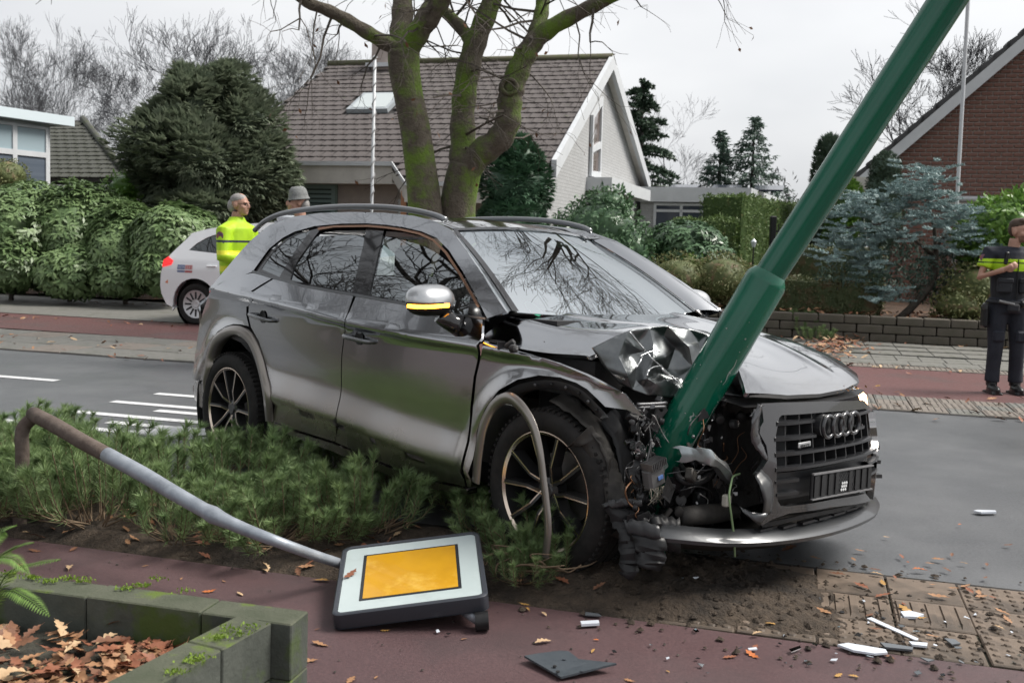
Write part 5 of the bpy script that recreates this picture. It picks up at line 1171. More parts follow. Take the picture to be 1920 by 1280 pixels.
def boxhedge(name, label, c0, c1, w, z0, z1, n, m, L, W, seed, zend=None, round_=0., group=None):
    """clipped hedge between two ground points"""
    rng = np.random.default_rng(seed); c0, c1 = Vector(c0), Vector(c1); root = thing(name, label, 'hedge', Vector((c0.x, c0.y, 0)), group); d = (c1-c0); Lh = d.length; d.normalize(); sN = Vector((-d.y, d.x, 0)); base = Vector((c0.x, c0.y, 0))
    t = rng.random(n); zt_ = z1+((zend if zend else z1)-z1)*t; face = rng.random(n); hh = np.abs(zt_-z0); area = np.array([Lh*w, Lh*hh.mean(), Lh*hh.mean(), w*hh.mean(), w*hh.mean()]); cdf = np.cumsum(area/area.sum()); f = np.searchsorted(cdf, face)
    a = np.where(f == 3, 0, np.where(f == 4, 1, t)); s = np.where(f == 1, -.5, np.where(f == 2, .5, rng.uniform(-.5, .5, n))); z = np.where(f == 0, zt_, z0+(zt_-z0)*rng.random(n))
    P = np.outer(1-a, np.array(c0))+np.outer(a, np.array(c1))+np.outer(s*w, np.array(sN)); P[:, 2] = z
    N = np.where((f == 0)[:, None], np.array([[0, 0, 1.]]), np.where((f == 1)[:, None], -np.array([sN]), np.where((f == 2)[:, None], np.array([sN]), np.where((f == 3)[:, None], -np.array([d]), np.array([d])))))
    P = P+N*(.05*lump(P, 5, seed)[:, None]+rng.normal(0, .018, (n, 1)))
    Q = leafquads(P, N*.35+rand_dirs(rng, n), N+rand_dirs(rng, n)*.4, L*rng.uniform(.6, 1.2, n), W*rng.uniform(.7, 1.2, n)); obj('foliage', fastmesh('foliage', Q, 4, m, rng.random(n)), root, base)
    i = .04; A, B = c0+d*i, c1-d*i; mb = MB(); h = sN*(w/2-i); ze = (zend if zend else z1)
    mb.add([zv(A-h, z0), zv(B-h, z0), zv(B+h, z0), zv(A+h, z0), zv(A-h, z1-i), zv(B-h, ze-i), zv(B+h, ze-i), zv(A+h, z1-i)], [(0, 1, 5, 4), (1, 2, 6, 5), (2, 3, 7, 6), (3, 0, 4, 7), (4, 5, 6, 7)]); mb.build('inner_foliage', m, root, base); return root
a = atY(1350, 470, 21); b_ = atY(1500, 470, 27); boxhedge('clipped_hedge', 'tall clipped green hedge before the flat garage', a, b_, .9, 0, atY(1350, 366, 21).z, 15000, G_hedge, .085, .035, 40)
a = atY(1270, 470, 20.4); b_ = atY(1368, 470, 20.6); boxhedge('clipped_hedge', 'lower clipped hedge step left of the tall clipped hedge', a, b_, .8, 0, atY(1320, 412, 20.4).z, 6000, G_hedge, .085, .035, 41)
for i, (bl, lab) in enumerate([([pb(1270, 525, 17.0, 62, 48, .6), pb(1240, 545, 16.8, 45, 40, .5)], 'brownish heather bush just right of the car mirror side'), ([pb(1355, 525, 16.9, 62, 50, .6), pb(1385, 545, 16.8, 40, 38, .5)], 'brownish heather bush with dead leaves left of the green post')]):
    shrub('heather_bush', lab, 'shrub', bl, 3200, G_heath, 'broad', .065, .022, 45+i, 'heather bushes along the wall', .14, 6)
a, b_ = atY(1425, 560, 17.3), atY(1650, 560, 16.6); boxhedge('dark_hedge', 'low dark clipped hedge right of the green post above the wall', a, b_, .8, .2, atY(1560, 520, 17).z, 6000, G_hedged, .06, .025, 47, zend=atY(1650, 535, 16.6).z)
a, b_ = atY(1480, 490, 19.5), atY(1660, 490, 19.0); boxhedge('back_hedge', 'dark hedge strip behind the blue spruce and low hedge', a, b_, .6, .2, atY(1560, 466, 19.2).z, 3000, G_hedged, .06, .025, 48)
# topiary cone, laurel, green creeper
shrub('topiary_cone', 'tall clipped bullet shaped conifer before the brick house', 'shrub', [pb(1658, 365, 20.5, 34, 60, .37), pb(1660, 320, 20.5, 27, 34, .3), pb(1655, 410, 20.4, 37, 60, .4)], 4200, G_top, 'spray', .07, .012, 50, None, .03, 5, .2, up=.8, sc=.9)
shrub('laurel_bush', 'bright green laurel bush behind the officer at the right edge', 'shrub', [pb(1880, 430, 16.5, 72, 62, .8), pb(1925, 410, 16.6, 55, 55, .7), pb(1840, 450, 16.5, 45, 45, .6), pb(1890, 490, 16.3, 70, 45, .7)], 2600, G_laurel, 'broad', .15, .065, 51, None, .16, 4)
shrub('ivy_bush', 'olive green ivy mound at the wall left of the standing officer', 'shrub', [pb(1830, 545, 16.0, 62, 52, .6), pb(1800, 575, 15.8, 50, 30, .5), pb(1900, 550, 16.0, 60, 50, .6)], 3400, G_heath, 'broad', .075, .04, 52, None, .16, 5)
shrub('columnar_conifer', 'dark columnar conifer behind the upper green post', 'tree', [pb(1553, 340, 24, 30, 75, .4), pb(1556, 290, 24, 20, 35, .3), pb(1545, 430, 24, 38, 70, .5)], 3600, G_top, 'spray', .14, .025, 53, None, .1, 4, up=.8)
shrub('green_bush', 'fresh green tall bush between the post and the brick house porch', 'shrub', [pb(1588, 385, 22, 28, 45, .4), pb(1580, 440, 22, 32, 55, .5)], 2400, G_laurel, 'spray', .12, .03, 54, None, .12, 4, up=.5)
# blue spruce with crooked stem
def blue_spruce():
    b = gnd(1700, 590); b = atY(1690, 600, 16.4); b = Vector((b.x, b.y, .2)); root = thing('blue_spruce', 'blue green spruce with crooked stem spreading over the garden wall', 'tree', b); rs_ = random.Random(60); rng = np.random.default_rng(60)
    stem = catmull([atY(1685, 600, 16.4), atY(1715, 570, 16.4), atY(1748, 530, 16.5), atY(1755, 480, 16.5), atY(1752, 430, 16.6), atY(1740, 380, 16.6), atY(1735, 340, 16.6)], 4)
    MB().tube(stem, list(np.linspace(.07, .015, len(stem))), 8).build('trunk', M_bark, root, b, smooth=True)
    MB().tube(catmull([atY(1752, 480, 16.5), atY(1700, 440, 16.3), atY(1640, 420, 16.2), atY(1575, 430, 16.1)], 4), list(np.linspace(.035, .012, 13)), 6).build('branch', M_bark, root, b, smooth=True)
    MB().tube(catmull([atY(1752, 470, 16.5), atY(1775, 440, 16.3), atY(1810, 425, 16.2)], 4), list(np.linspace(.03, .012, 9)), 6).build('branch', M_bark, root, b, smooth=True)
    Q = []; R = []
    pads = [(1600, 395), (1570, 430), (1620, 430), (1560, 455), (1650, 410), (1680, 390), (1700, 365), (1735, 350), (1770, 365), (1745, 390), (1790, 390), (1715, 410), (1660, 445), (1600, 460), (1630, 480), (1770, 420), (1810, 400), (1825, 425), (1800, 445), (1840, 450), (1560, 400), (1590, 375), (1700, 440), (1655, 540), (1650, 560), (1620, 500), (1780, 470), (1730, 370), (1550, 480), (1850, 480), (1680, 355), (1640, 370), (1755, 335), (1735, 318)]
    for (px, py) in pads:
        for k in range(15):
            c = atY(px+rs_.gauss(0, 15), py+rs_.gauss(0, 7), 16.2+rs_.gauss(0, .35)); a = rs_.uniform(0, 6.28); L = rs_.uniform(.22, .42); d = np.array([math.cos(a), math.sin(a), rs_.uniform(-.05, .25)]); d /= np.linalg.norm(d); n = 90
            t = rng.random(n); P = np.array(c)+np.outer(t*L, d); ang = rng.uniform(0, 6.28, n); side_ = np.cross(d, [0, 0, 1.]); side_ /= np.linalg.norm(side_); upv = np.cross(side_, d)
            D = np.outer(np.cos(ang), side_)*1.0+np.outer(np.sin(ang), upv)*.6+d*.7+np.array([0, 0, .25]); Q.append(leafquads(P, D, rand_dirs(rng, n), .055*rng.uniform(.8, 1.4, n)*(1.1-.5*t), np.full(n, .016))); R.append(np.clip(rng.normal(.55, .25, n)+.2*(rs_.random()-.5), 0, 1))
    obj('foliage', fastmesh('foliage', np.concatenate(Q), 4, G_blue, np.concatenate(R)), root, b)
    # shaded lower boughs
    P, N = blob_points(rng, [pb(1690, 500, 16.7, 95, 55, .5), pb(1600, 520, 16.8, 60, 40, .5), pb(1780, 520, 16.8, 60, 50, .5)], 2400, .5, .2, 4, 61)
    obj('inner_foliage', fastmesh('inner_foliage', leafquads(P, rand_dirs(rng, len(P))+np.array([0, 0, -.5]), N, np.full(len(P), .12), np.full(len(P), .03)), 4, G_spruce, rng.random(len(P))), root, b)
blue_spruce()
# spruces and monkey puzzle behind
def spruce(label, px, ytop, ybot, Y, wpx, seed):
    top = atY(px, ytop, Y); bot = atY(px, ybot, Y); b = Vector((top.x, top.y, 0)); root = thing('spruce_tree', label, 'tree', b, 'spruces behind the garage'); rng = np.random.default_rng(seed); rs_ = random.Random(seed); H = top.z; k = Y/FPX
    MB().tube([b, Vector((b.x, b.y, H*.6)), top], [.16, .09, .01], 6).build('trunk', M_barkd, root, b); Q = []; R = []
    for lv in range(26):
        t = lv/25; z = H*(1-.93*t); rad = wpx*k*(t**.85)*(1+.18*math.sin(lv*2.3))+.08
        for j in range(int(7+9*t)):
            a = rs_.uniform(0, 6.28); Lb = rad*rs_.uniform(.6, 1.1); n = int(26+26*t); s = rng.random(n)**.7; dx, dy = math.cos(a), math.sin(a)
            P = np.stack([b.x+dx*Lb*s, b.y+dy*Lb*s, z-.28*Lb*s+.12*Lb*s*s], 1)+rng.normal(0, .05, (n, 3)); D = np.array([dx, dy, -.25])+rand_dirs(rng, n)*.9+np.array([0, 0, -.35]); Q.append(leafquads(P, D, rand_dirs(rng, n), rng.uniform(.12, .26, n), np.full(n, .06))); R.append(rng.random(n))
    obj('crown', fastmesh('crown', np.concatenate(Q), 4, G_spruce, np.concatenate(R)), root, b)
spruce('shorter spruce, left of the pair behind the garage', 1352, 250, 400, 44, 90, 70)
spruce('taller spruce, right of the pair behind the garage', 1415, 222, 400, 44, 128, 71)
def monkey():
    Y = 42; top = atY(1205, 158, Y); b = Vector((top.x, top.y, 0)); root = thing('monkey_puzzle', 'dark monkey puzzle tree behind the white gable', 'tree', b); rs_ = random.Random(80); seg = []; rng = np.random.default_rng(80)
    MB().tube([b, top], [.2, .06], 8).build('trunk', M_barkd, root, b); Q = []; R = []
    for lv in range(17):
        z = top.z*(1-.055*lv)-.1; rad = .45+.17*lv if lv < 9 else 1.9
        for j in range(8):
            a = j*.785+lv*.5+rs_.uniform(-.3, .3); p = Vector((b.x, b.y, z+rs_.uniform(-.35, .25))); d = Vector((math.cos(a), math.sin(a), .35)); L = rad*rs_.uniform(.8, 1.15); n = 9
            for i in range(n):
                e = p+d.normalized()*L/n; d = d+Vector((0, 0, rs_.uniform(-.28, -.02)+.16*(i/n)))+Vector((rs_.gauss(0, .08), rs_.gauss(0, .08), 0)); seg.append((*p, *e, .05, .045)); p = e
            m = 60; s = rng.random(m); 
        
    S = np.array(seg); m = 11
    for _ in range(m):
        t = rng.random((len(S), 1)); P = S[:, :3]*(1-t)+S[:, 3:6]*t; D = nrm(S[:, 3:6]-S[:, :3])*.5+rand_dirs(rng, len(S)); Q.append(leafquads(P, D, rand_dirs(rng, len(S)), np.full(len(S), .17), np.full(len(S), .08))); R.append(rng.random(len(S)))
    obj('crown', fastmesh('crown', np.concatenate(Q), 4, G_mp, np.concatenate(R)), root, b); obj('branches', segmesh('branches', seg, G_mp, 4), root, b)
monkey()
# distant line of woods at the end of the street
rng = np.random.default_rng(90); Q = []; blobs = []
for k in range(130):
    x = -170+2.7*k+rng.normal(0, 1); y = 95+rng.normal(0, 6); h = rng.uniform(5, 8.0); blobs.append(((x, y, h*.5), (2.3, 2.3, h*.55)))
P, N = blob_points(rng, blobs, 26000, .3, .3, 1.2, 91)
obj('distant_woods', fastmesh('distant_woods', leafquads(P, rand_dirs(rng, len(P))+np.array([0, 0, .8]), N, rng.uniform(.4, 1.0, len(P)), np.full(len(P), .16)), 4, leafmat('woods', (.05, .052, .055), (.085, .083, .085), rough=.9, trans=0), rng.random(len(P))), kind='stuff', label='grey brown line of distant bare woods behind the gardens', cat='woods')
# iron gate post and lantern by the clipped hedge
p = atY(1450, 405, 20.0); b = Vector((p.x, p.y, 0)); t = thing('iron_gate', 'black iron gate post and bars beside the clipped hedge', 'gate', b)
MB().bev(Vector((p.x, p.y, p.z/2)), (.12, .12, p.z), .02).build('gate_post', M_plast, t, b)
for k in range(5): MB().tube([Vector((p.x+.14*(k+1), p.y+.1, .1)), Vector((p.x+.14*(k+1), p.y+.1, p.z-.15))], .012, 6).build('bar', M_plast, t, b)
for z in (.3, p.z-.3): MB().box(Vector((p.x+.42, p.y+.1, z)), (.75, .03, .04)).build('rail', M_plast, t, b)
p = atY(1413, 458, 18.5); b = Vector((p.x, p.y, 0)); t = thing('garden_lantern', 'small glass garden lantern on a stalk before the clipped hedge', 'lantern', b)
MB().tube([b, p], .012, 6).build('stalk', M_plast, t, b); MB().lathe([(.03, -.05), (.055, .05), (.01, .10)], p, n=8).build('shade', mat('lantern_glass', (.5, .55, .58), rough=.2), t, b)
# low wall of concrete blocks along the garden
wr = uv(-3, 18.4, 0); gwall = thing('garden_wall', 'low weathered concrete block wall at the foot of the hedges', 'wall', wr)
M_blk = mat('wall_block', (.085, .075, .06), (.14, .122, .102), rough=.9, scale=6, bump=.5, bscale=40, c3=(.06, .058, .04), s3=1.6, f3=.5, w3=.2)
VW = 16.55
bm_ = [MB().bev((0, 0, 0), (.37, .2, .125), .012).mesh('wall_block', M_blk)]
for r in range(3):
    for k in range(34):
        u = -4.2+.385*k+(.19 if r % 2 else 0); o = obj('wall_block', bm_[0], gwall); o.matrix_parent_inverse = Matrix.Translation(-wr); o.location = uv(u, VW+random.uniform(-.012, .012), .07+.135*r); o.rotation_euler = (random.uniform(-.01, .01), 0, RANG+random.uniform(-.02, .02))
def gz_(u, v): return .30+.05*nz(u, v, 1.5)+.02*nz(u, v, 8)
M_litter = mat('litter_soil', (.045, .030, .020), (.085, .050, .032), rough=.95, scale=9, bump=.9, bscale=30, bdist=.04, c3=(.15, .075, .04), s3=5, f3=.55, w3=.1)
sheet('garden_bed', [(-4.4, VW+.1), (9, VW+.1), (9, 24), (-4.4, 24)], 0, M_litter, .3, gz_)
sheet('hedge_bed', [(-26, 17.2), (-4.4, 17.2), (-4.4, 21.8), (-26, 21.8)], 0, M_litter, .3, lambda u, v: .05+.05*sstep(17.2, 17.5, v)+.04*nz(u, v, 2))
# ================================================================== white house with the tiled roof
M_wbrick = mat('white_brick', (.55, .53, .50), (.47, .455, .43), rough=.85, scale=9, bump=.25, bscale=60, bdist=.01)
def brickmat(name, c1, c2, mortar, w, h, j=.012, bump=.6):
    m = mat(name, c1, rough=.85); t = m.node_tree; b = t.nodes['Principled BSDF']; tcn = t.nodes.new('ShaderNodeTexCoord'); br = t.nodes.new('ShaderNodeTexBrick')
    br.inputs['Color1'].default_value = (*c1, 1); br.inputs['Color2'].default_value = (*c2, 1); br.inputs['Mortar'].default_value = (*mortar, 1); br.inputs['Scale'].default_value = 1
    br.inputs['Brick Width'].default_value = w; br.inputs['Row Height'].default_value = h; br.inputs['Mortar Size'].default_value = j*.5; br.inputs['Mortar Smooth'].default_value = .3
    t.links.new(tcn.outputs['UV'], br.inputs[0]); t.links.new(br.outputs[0], b.inputs['Base Color']); bn = t.nodes.new('ShaderNodeBump'); bn.inputs['Strength'].default_value = bump; bn.inputs['Distance'].default_value = .006; bn.invert = True
    t.links.new(br.outputs['Fac'], bn.inputs['Height']); t.links.new(bn.outputs[0], b.inputs['Normal']); return m
def setuv(o, fn):
    me = o.data; ul = me.uv_layers.new(name='uv')
    for l in me.loops: ul.data[l.index].uv = fn(me.vertices[l.vertex_index].co)
M_trim = mat('white_trim', (.56, .58, .60), (.50, .52, .54), rough=.45, scale=4)
M_trimd = mat('off_white_trim', (.56, .54, .50), (.48, .46, .43), rough=.6, scale=4)
M_tile = mat('roof_tile_brown', (.074, .064, .062), (.112, .098, .095), rough=.8, scale=3, bump=.3, bscale=40, c3=(.075, .085, .045), s3=4.5, f3=.60, w3=.12)
M_tilem = mat('roof_tile_mossy', (.050, .052, .045), (.075, .078, .066), rough=.85, scale=3, bump=.3, bscale=40, c3=(.06, .075, .03), s3=2.5, f3=.5, w3=.2)
M_tiled = mat('roof_tile_dark', (.045, .047, .05), (.07, .07, .073), rough=.75, scale=3)
M_under = mat('roof_felt', (.03, .028, .027), rough=.9)
M_wmossy = mat('ridge_moss', (.075, .085, .035), (.10, .085, .07), rough=.9, scale=4, bump=.5)
M_pane = mat('window_dark', (.035, .04, .045), rough=.05, spec=.6, coat=.3)
M_blind = mat('window_blind', (.26, .34, .33), (.20, .28, .275), rough=.5, scale=1, stretch=(0, 0, 14))
def roofplane(e0, e1, r0, r1):
    """eave left/right, ridge left/right -> frame"""
    e0, e1, r0, r1 = map(Vector, (e0, e1, r0, r1)); U = (e1-e0).normalized(); S = (r0-e0); S = (S-U*S.dot(U)); Lr = S.length; S.normalize(); N = U.cross(S); return e0, U, S, N, Lr
def tiles(root, base, e0, U, S, N, rows, row_h, tw, urange, m, n_ind, skip=None, name='roof_tile', loc=None):
    """overlapping tiles; the n_ind nearest the eaves are parts of their own, the rest one piece of stuff"""
    def tl():
        mb = MB(); w = tw-.008; L = row_h+.06; t = .028
        prof = [(-w/2, .006), (-w*.3, .020), (-w*.05, .012), (w*.2, .010), (w/2, .014)]
        top0 = [Vector((x, 0, z+t)) for x, z in prof]; top1 = [Vector((x, L, z)) for x, z in prof]; bot0 = [Vector((x, 0, z-.012+t*.35)) for x, z in prof]
        mb.grid([bot0, top0, top1]); mb.add([top0[0], top1[0], bot0[0]], [(0, 1, 2)]); mb.add([top0[-1], top1[-1], bot0[-1]], [(2, 1, 0)]); return mb
    t0 = tl(); me = t0.mesh(name, m); big = MB(); M3 = Matrix((U, S, N)).transposed(); cnt = 0; V0 = [v.copy() for v in t0.V]
    rs_ = random.Random(len(name)+rows)
    for r in range(rows):
        u0, u1 = urange(r)
        k0 = math.floor(u0/tw); k1 = math.ceil(u1/tw)
        for k in range(k0, k1):
            uc = (k+.5)*tw+(tw/2 if r % 2 else 0)
            if uc < u0 or uc > u1: continue
            p = e0+U*uc+S*(r*row_h)+N*(.01+rs_.uniform(-.004, .004))
            if skip and skip(uc, r*row_h): continue
            R = M3 @ Matrix.Rotation(rs_.uniform(-.012, .012), 3, 'Z')
            if cnt < n_ind:
                o = obj(name, me, root); o.matrix_local = Matrix.Translation(p-base) @ R.to_4x4(); cnt += 1
            else: big.add([p+R @ v for v in V0], t0.F)
    if big.V: big.build(name, m, root, base, kind='stuff')
hb = uv(-9, 25, 0); house = thing('white_house', 'white brick house with brown tiled roof and tall gable behind the car', 'house', hb)
UL, UR, VE, VR, VB, ZE, ZR = -14.3, -5.45, 22.0, 28.4, 36.1, 3.10, 6.56
sl_ = (ZR-ZE)/(VR-VE)
e0, U_, S_, N_, LR = roofplane(uv(UL, VE, ZE), uv(UR, VE, ZE), uv(UL, VR, ZR), uv(UR, VR, ZR))
mb = MB(); mb.prism([uv(UL, VE, ZE), uv(UR, VE, ZE), uv(UR, VR, ZR), uv(UL, VR, ZR)], (0, 0, -.12)); mb.prism([uv(UL, VR, ZR), uv(UR, VR, ZR), uv(UR, VB, 3.45), uv(UL, VB, 3.45)], (0, 0, -.12))
x0, x1 = onV(762, 345, 21.1), onV(1010, 345, 21.1); ux0, ux1 = TV.dot(x0), TV.dot(x1); zx = ZE-sl_*.93
mb.prism([uv(ux0-.75, VE, ZE), uv(ux1, VE, ZE), uv(ux1, VE-.93, zx), uv(ux0, VE-.93, zx)], (0, 0, -.12)); mb.build('roof', M_under, house, hb)
def onroof(px, py):
    r = ray(px, py); t = (e0-EYE).dot(N_)/r.dot(N_); return EYE+r*t
sk = [onroof(*p) for p in [(655, 213), (739, 213), (746, 183), (680, 183)]]
sku = [(p-e0).dot(U_) for p in sk]; sks = [(p-e0).dot(S_) for p in sk]
su0, su1, ss0, ss1 = (sku[0]+sku[3])/2, (sku[1]+sku[2])/2, min(sks), max(sks)
rh = .345; nrow = int(LR/rh)
tiles(house, hb, e0-S_*(.0), U_, S_, N_, nrow+1, rh, .30, lambda r: (0, UR-UL-.13), M_tile, 215, skip=lambda u, s: su0-.1 < u < su1+.1 and ss0-.3 < s < ss1+.05)
ex0 = uv(0, VE-.93, zx); exU = (ux0-UL)
tiles(house, hb, e0-S_*(3*rh), U_, S_, N_, 3, rh, .30, lambda r: (exU-.72*(r/3), ux1-UL-.1), M_tile, 85)
mb = MB(); mb.box((0, 0, 0), (1, 1, 1)); 
def slab_on(u0, u1, s0, s1, h0, h1): 
    P = [e0+U_*a+S_*b+N_*h0 for a, b in ((u0, s0), (u1, s0), (u1, s1), (u0, s1))]; return P, N_*(h1-h0)
P, d = slab_on(su0, su1, ss0, ss1, .02, .14); skl = MB().prism(P, d).build('skylight', mat('skylight_frame', (.30, .33, .35), rough=.4), house, hb)
P, d = slab_on(su0+.10, su1-.10, ss0+.10, ss1-.10, .142, .150); MB().prism(P, d).build('pane', mat('skylight_glass', (.45, .5, .5), rough=.03, spec=1, coat=1), skl, hb)
MB().tube([uv(UL, VR, ZR+.05), uv(UR-.02, VR, ZR+.05)], .11, 8).build('ridge_tiles', M_wmossy, house, hb, smooth=True)
for p in [(722, 110)]:
    c = onV(722, 105, VR-.3); u_ = TV.dot(c); MB().box(uv(u_, VR-.3, ZR+.25), (.62, .55, 1.0), R=Matrix.Rotation(RANG, 3, 'Z')).build('chimney', mat('chimney_brick', (.42, .36, .33), (.34, .29, .27), rough=.9, scale=6), house, hb)
    MB().box(uv(u_, VR-.45, ZR-.12), (.9, .5, .12), R=Matrix.Rotation(RANG, 3, 'Z')).build('chimney_flashing', M_trim, house, hb)
# gable wall and verge boards
UG = UR-.28; wb = brickmat('white_brick_wall', (.40, .405, .41), (.36, .365, .37), (.27, .275, .275), .24, .085)
mb = MB(); mb.poly([uv(UG, VE+.35, -.1), uv(UG, VB-.3, -.1), uv(UG, VB-.3, 3.5), uv(UG, VR, ZR-.2), uv(UG, VE+.35, 3.15)]); gw = mb.build('wall', wb, house, hb); setuv(gw, lambda c: (NV.dot(c), c.z))
mb = MB(); vf = VE+.55; mb.poly([uv(UL+.3, vf, -.1), uv(UG, vf, -.1), uv(UG, vf, 3.1), uv(UL+.3, vf, 3.1)]); fw = mb.build('wall', mat('beige_wall', (.42, .37, .34), (.36, .32, .30), rough=.85, scale=5), house, hb)
MB().poly([uv(UL+.3, vf, -.1), uv(UL+.3, VB-.3, -.1), uv(UL+.3, VB-.3, 3.5), uv(UL+.3, VR, ZR-.2), uv(UL+.3, vf, 3.1)]).build('wall', wb, house, hb)
def board(a, b, w, th, m, name, out=Vector((0, 0, 0))):
    a, b = Vector(a), Vector(b); mb = MB(); mb.prism([a, b, b-Vector((0, 0, w)), a-Vector((0, 0, w))], out); return mb.build(name, m, house, hb)
board(uv(UR-.10, VE-.02, ZE+.12), uv(UR-.10, VR, ZR+.10), .40, .05, M_trim, 'verge_board', TV*.12)
board(uv(UR-.10, VR, ZR+.10), uv(UR-.10, VB+.05, 3.53), .40, .05, M_trim, 'verge_board', TV*.12)
mb = MB(); mb.prism([uv(UG, VR, ZR-.22), uv(UG, VB, 3.25), uv(UR-.1, VB, 3.25), uv(UR-.1, VR, ZR-.22)], (0, 0, .05)); mb.prism([uv(UG, VE, ZE-.17), uv(UG, VR, ZR-.22), uv(UR-.1, VR, ZR-.22), uv(UR-.1, VE, ZE-.17)], (0, 0, .05)); mb.build('soffit', M_trimd, house, hb)
# fascia along the eaves, dropping to the porch
def fas(P, h, m=M_trim, name='fascia', d=.06):
    for a, b in zip(P[:-1], P[1:]): MB().prism([a, b, b-Vector((0, 0, h)), a-Vector((0, 0, h))], NV*d).build(name, m, house, hb)
fas([uv(UL, VE-.09, ZE+.06), uv(ux0-.72, VE-.09, ZE+.06), uv(ux0, VE-1.02, zx+.06), uv(ux1, VE-1.02, zx+.06)], .10)
fas([uv(UL, VE-.02, ZE-.04), uv(ux0-.72, VE-.02, ZE-.04)], .42, M_trimd); fas([uv(ux0-.02, VE-.96, zx-.04), uv(ux1, VE-.96, zx-.04)], .36, M_trimd); fas([uv(ux0-.72, VE-.02, ZE-.04), uv(ux0-.02, VE-.96, zx-.04)], .3, M_trimd)
MB().prism([uv(UL, VE, ZE-.46), uv(UG, VE, ZE-.46), uv(UG, vf, ZE-.46), uv(UL, vf, ZE-.46)], (0, 0, .04)).build('soffit', M_trimd, house, hb)
# front windows
def window(root, base, corners, out, m_pane=M_pane, fr=.06, bars=(), name='window', m_f=M_trim, dp=.05):
    """corners: bl br tr tl on a wall; out: outward normal"""
    A = [Vector(c) for c in corners]; out = Vector(out).normalized(); w = MB()
    def q(s, t): return (A[0]*(1-s)+A[1]*s)*(1-t)+(A[3]*(1-s)+A[2]*s)*t
    W = (A[1]-A[0]).length; H = (A[3]-A[0]).length; fs, ft = fr/W, fr/H
    def bx(s0, s1, t0, t1): w.prism([q(s0, t0), q(s1, t0), q(s1, t1), q(s0, t1)], out*dp)
    bx(0, 1, 0, ft); bx(0, 1, 1-ft, 1); bx(0, fs, ft, 1-ft); bx(1-fs, 1, ft, 1-ft)
    for k, v in bars:
        if k == 'v': bx(v-fs*.5, v+fs*.5, ft, 1-ft)
        else: bx(fs, 1-fs, v-ft*.5, v+ft*.5)
    f = w.build(name, m_f, root, base)
    MB().prism([q(fs, ft)+out*.005, q(1-fs, ft)+out*.005, q(1-fs, 1-ft)+out*.005, q(fs, 1-ft)+out*.005], out*.015).build('pane', m_pane, f, base); return f
wf = [onV(508, 402, vf-.03), onV(633, 402, vf-.03), onV(633, 343, vf-.03), onV(508, 343, vf-.03)]; wz = (wf[2].z+wf[3].z)/2
u0_, u1_ = TV.dot(wf[0])-.6, TV.dot(wf[1]); window(house, hb, [uv(u0_, vf-.03, 1.2), uv(u1_, vf-.03, 1.2), uv(u1_, vf-.03, wz), uv(u0_, vf-.03, wz)], -NV, M_blind, .05, m_f=mat('frame_green', (.16, .22, .2), rough=.5))
for k in range(6): MB().box(uv((u0_+u1_)/2+.3, vf-.075, wz-.16-.11*k), (abs(u1_-u0_)*.62, .02, .035), R=Matrix.Rotation(RANG, 3, 'Z')).build('blind_slat', mat('blind_dark', (.03, .05, .05), rough=.5), house, hb)
d0, d1 = TV.dot(onV(748, 390, vf)), TV.dot(onV(790, 390, vf)); window(house, hb, [uv(d0, vf-.03, .1), uv(d0+1.0, vf-.03, .1), uv(d0+1.0, vf-.03, 2.3), uv(d0, vf-.03, 2.3)], -NV, M_pane, .08, (('v', .4),))
cpost = onV(757, 385, 21.3); MB().box(Vector((cpost.x, cpost.y, 1.2)), (.12, .12, 2.5)).build('porch_post', mat('orange_wood', (.45, .22, .12), rough=.6), house, hb)
# gable slit window with dark reveal, and the boxed bay
def onG(px, py): return onU(px, py, UG+.02)
g = [onG(1104, 330), onG(1122, 330), onG(1130, 162), onG(1117, 190)]
gz = [p.z for p in g]; v0_, v1_ = NV.dot(g[0]), NV.dot(g[1])
window(house, hb, [uv(UG+.02, v0_, gz[0]), uv(UG+.02, v1_, gz[0]), uv(UG+.02, v1_, onG(1122, 178).z), uv(UG+.02, v0_, onG(1106, 215).z)], TV, mat('slit_glass', (.16, .13, .12), rough=.05), .14, (('h', .42),), dp=.08)
va, vb_ = NV.dot(onG(1100, 350)), NV.dot(onG(1182, 350)); za, zb2 = onG(1120, 362).z, onG(1120, 338).z
MB().prism([uv(UG, va, za), uv(UG, vb_, za), uv(UG, vb_, zb2), uv(UG, va, zb2)], TV*.7).build('bay_box', M_trim, house, hb)
window(house, hb, [uv(UG+.02, va+.4, .6), uv(UG+.02, vb_-.2, .6), uv(UG+.02, vb_-.2, za-.05), uv(UG+.02, va+.4, za-.05)], TV, M_pane, .12)
# flat-roofed garage beyond
gb = uv(-4, 37, 0); gar = thing('flat_garage', 'low white flat roofed garage beside the white house gable', 'garage', gb)
VA = 34.5; a0, a1 = TV.dot(onV(1200, 352, VA)), TV.dot(onV(1409, 352, VA)); zt, zb3 = onV(1300, 351, VA).z, onV(1300, 379, VA).z
K = uv(a1, VA, 0); E_ = atY(1487, 386, 46); E_ = Vector((E_.x, E_.y, 0)); sd_ = (E_-K).normalized(); ns_ = Vector((sd_.y, -sd_.x, 0))
MB().prism([uv(a0, VA, zb3), zv(K, zb3), zv(K, zt), uv(a0, VA, zt)], NV*.12).build('fascia', M_trim, gar, gb)
MB().prism([zv(K, zb3), zv(E_, zb3), zv(E_, zt), zv(K, zt)], -ns_*.12).build('fascia', M_trim, gar, gb)
MB().prism([uv(a0, VA+.1, zt-.05), zv(K+NV*.1-ns_*.1, zt-.05), zv(E_-ns_*.1, zt-.05), uv(a0, VA+12, zt-.05)], (0, 0, -.1)).build('roof', M_tiled, gar, gb)
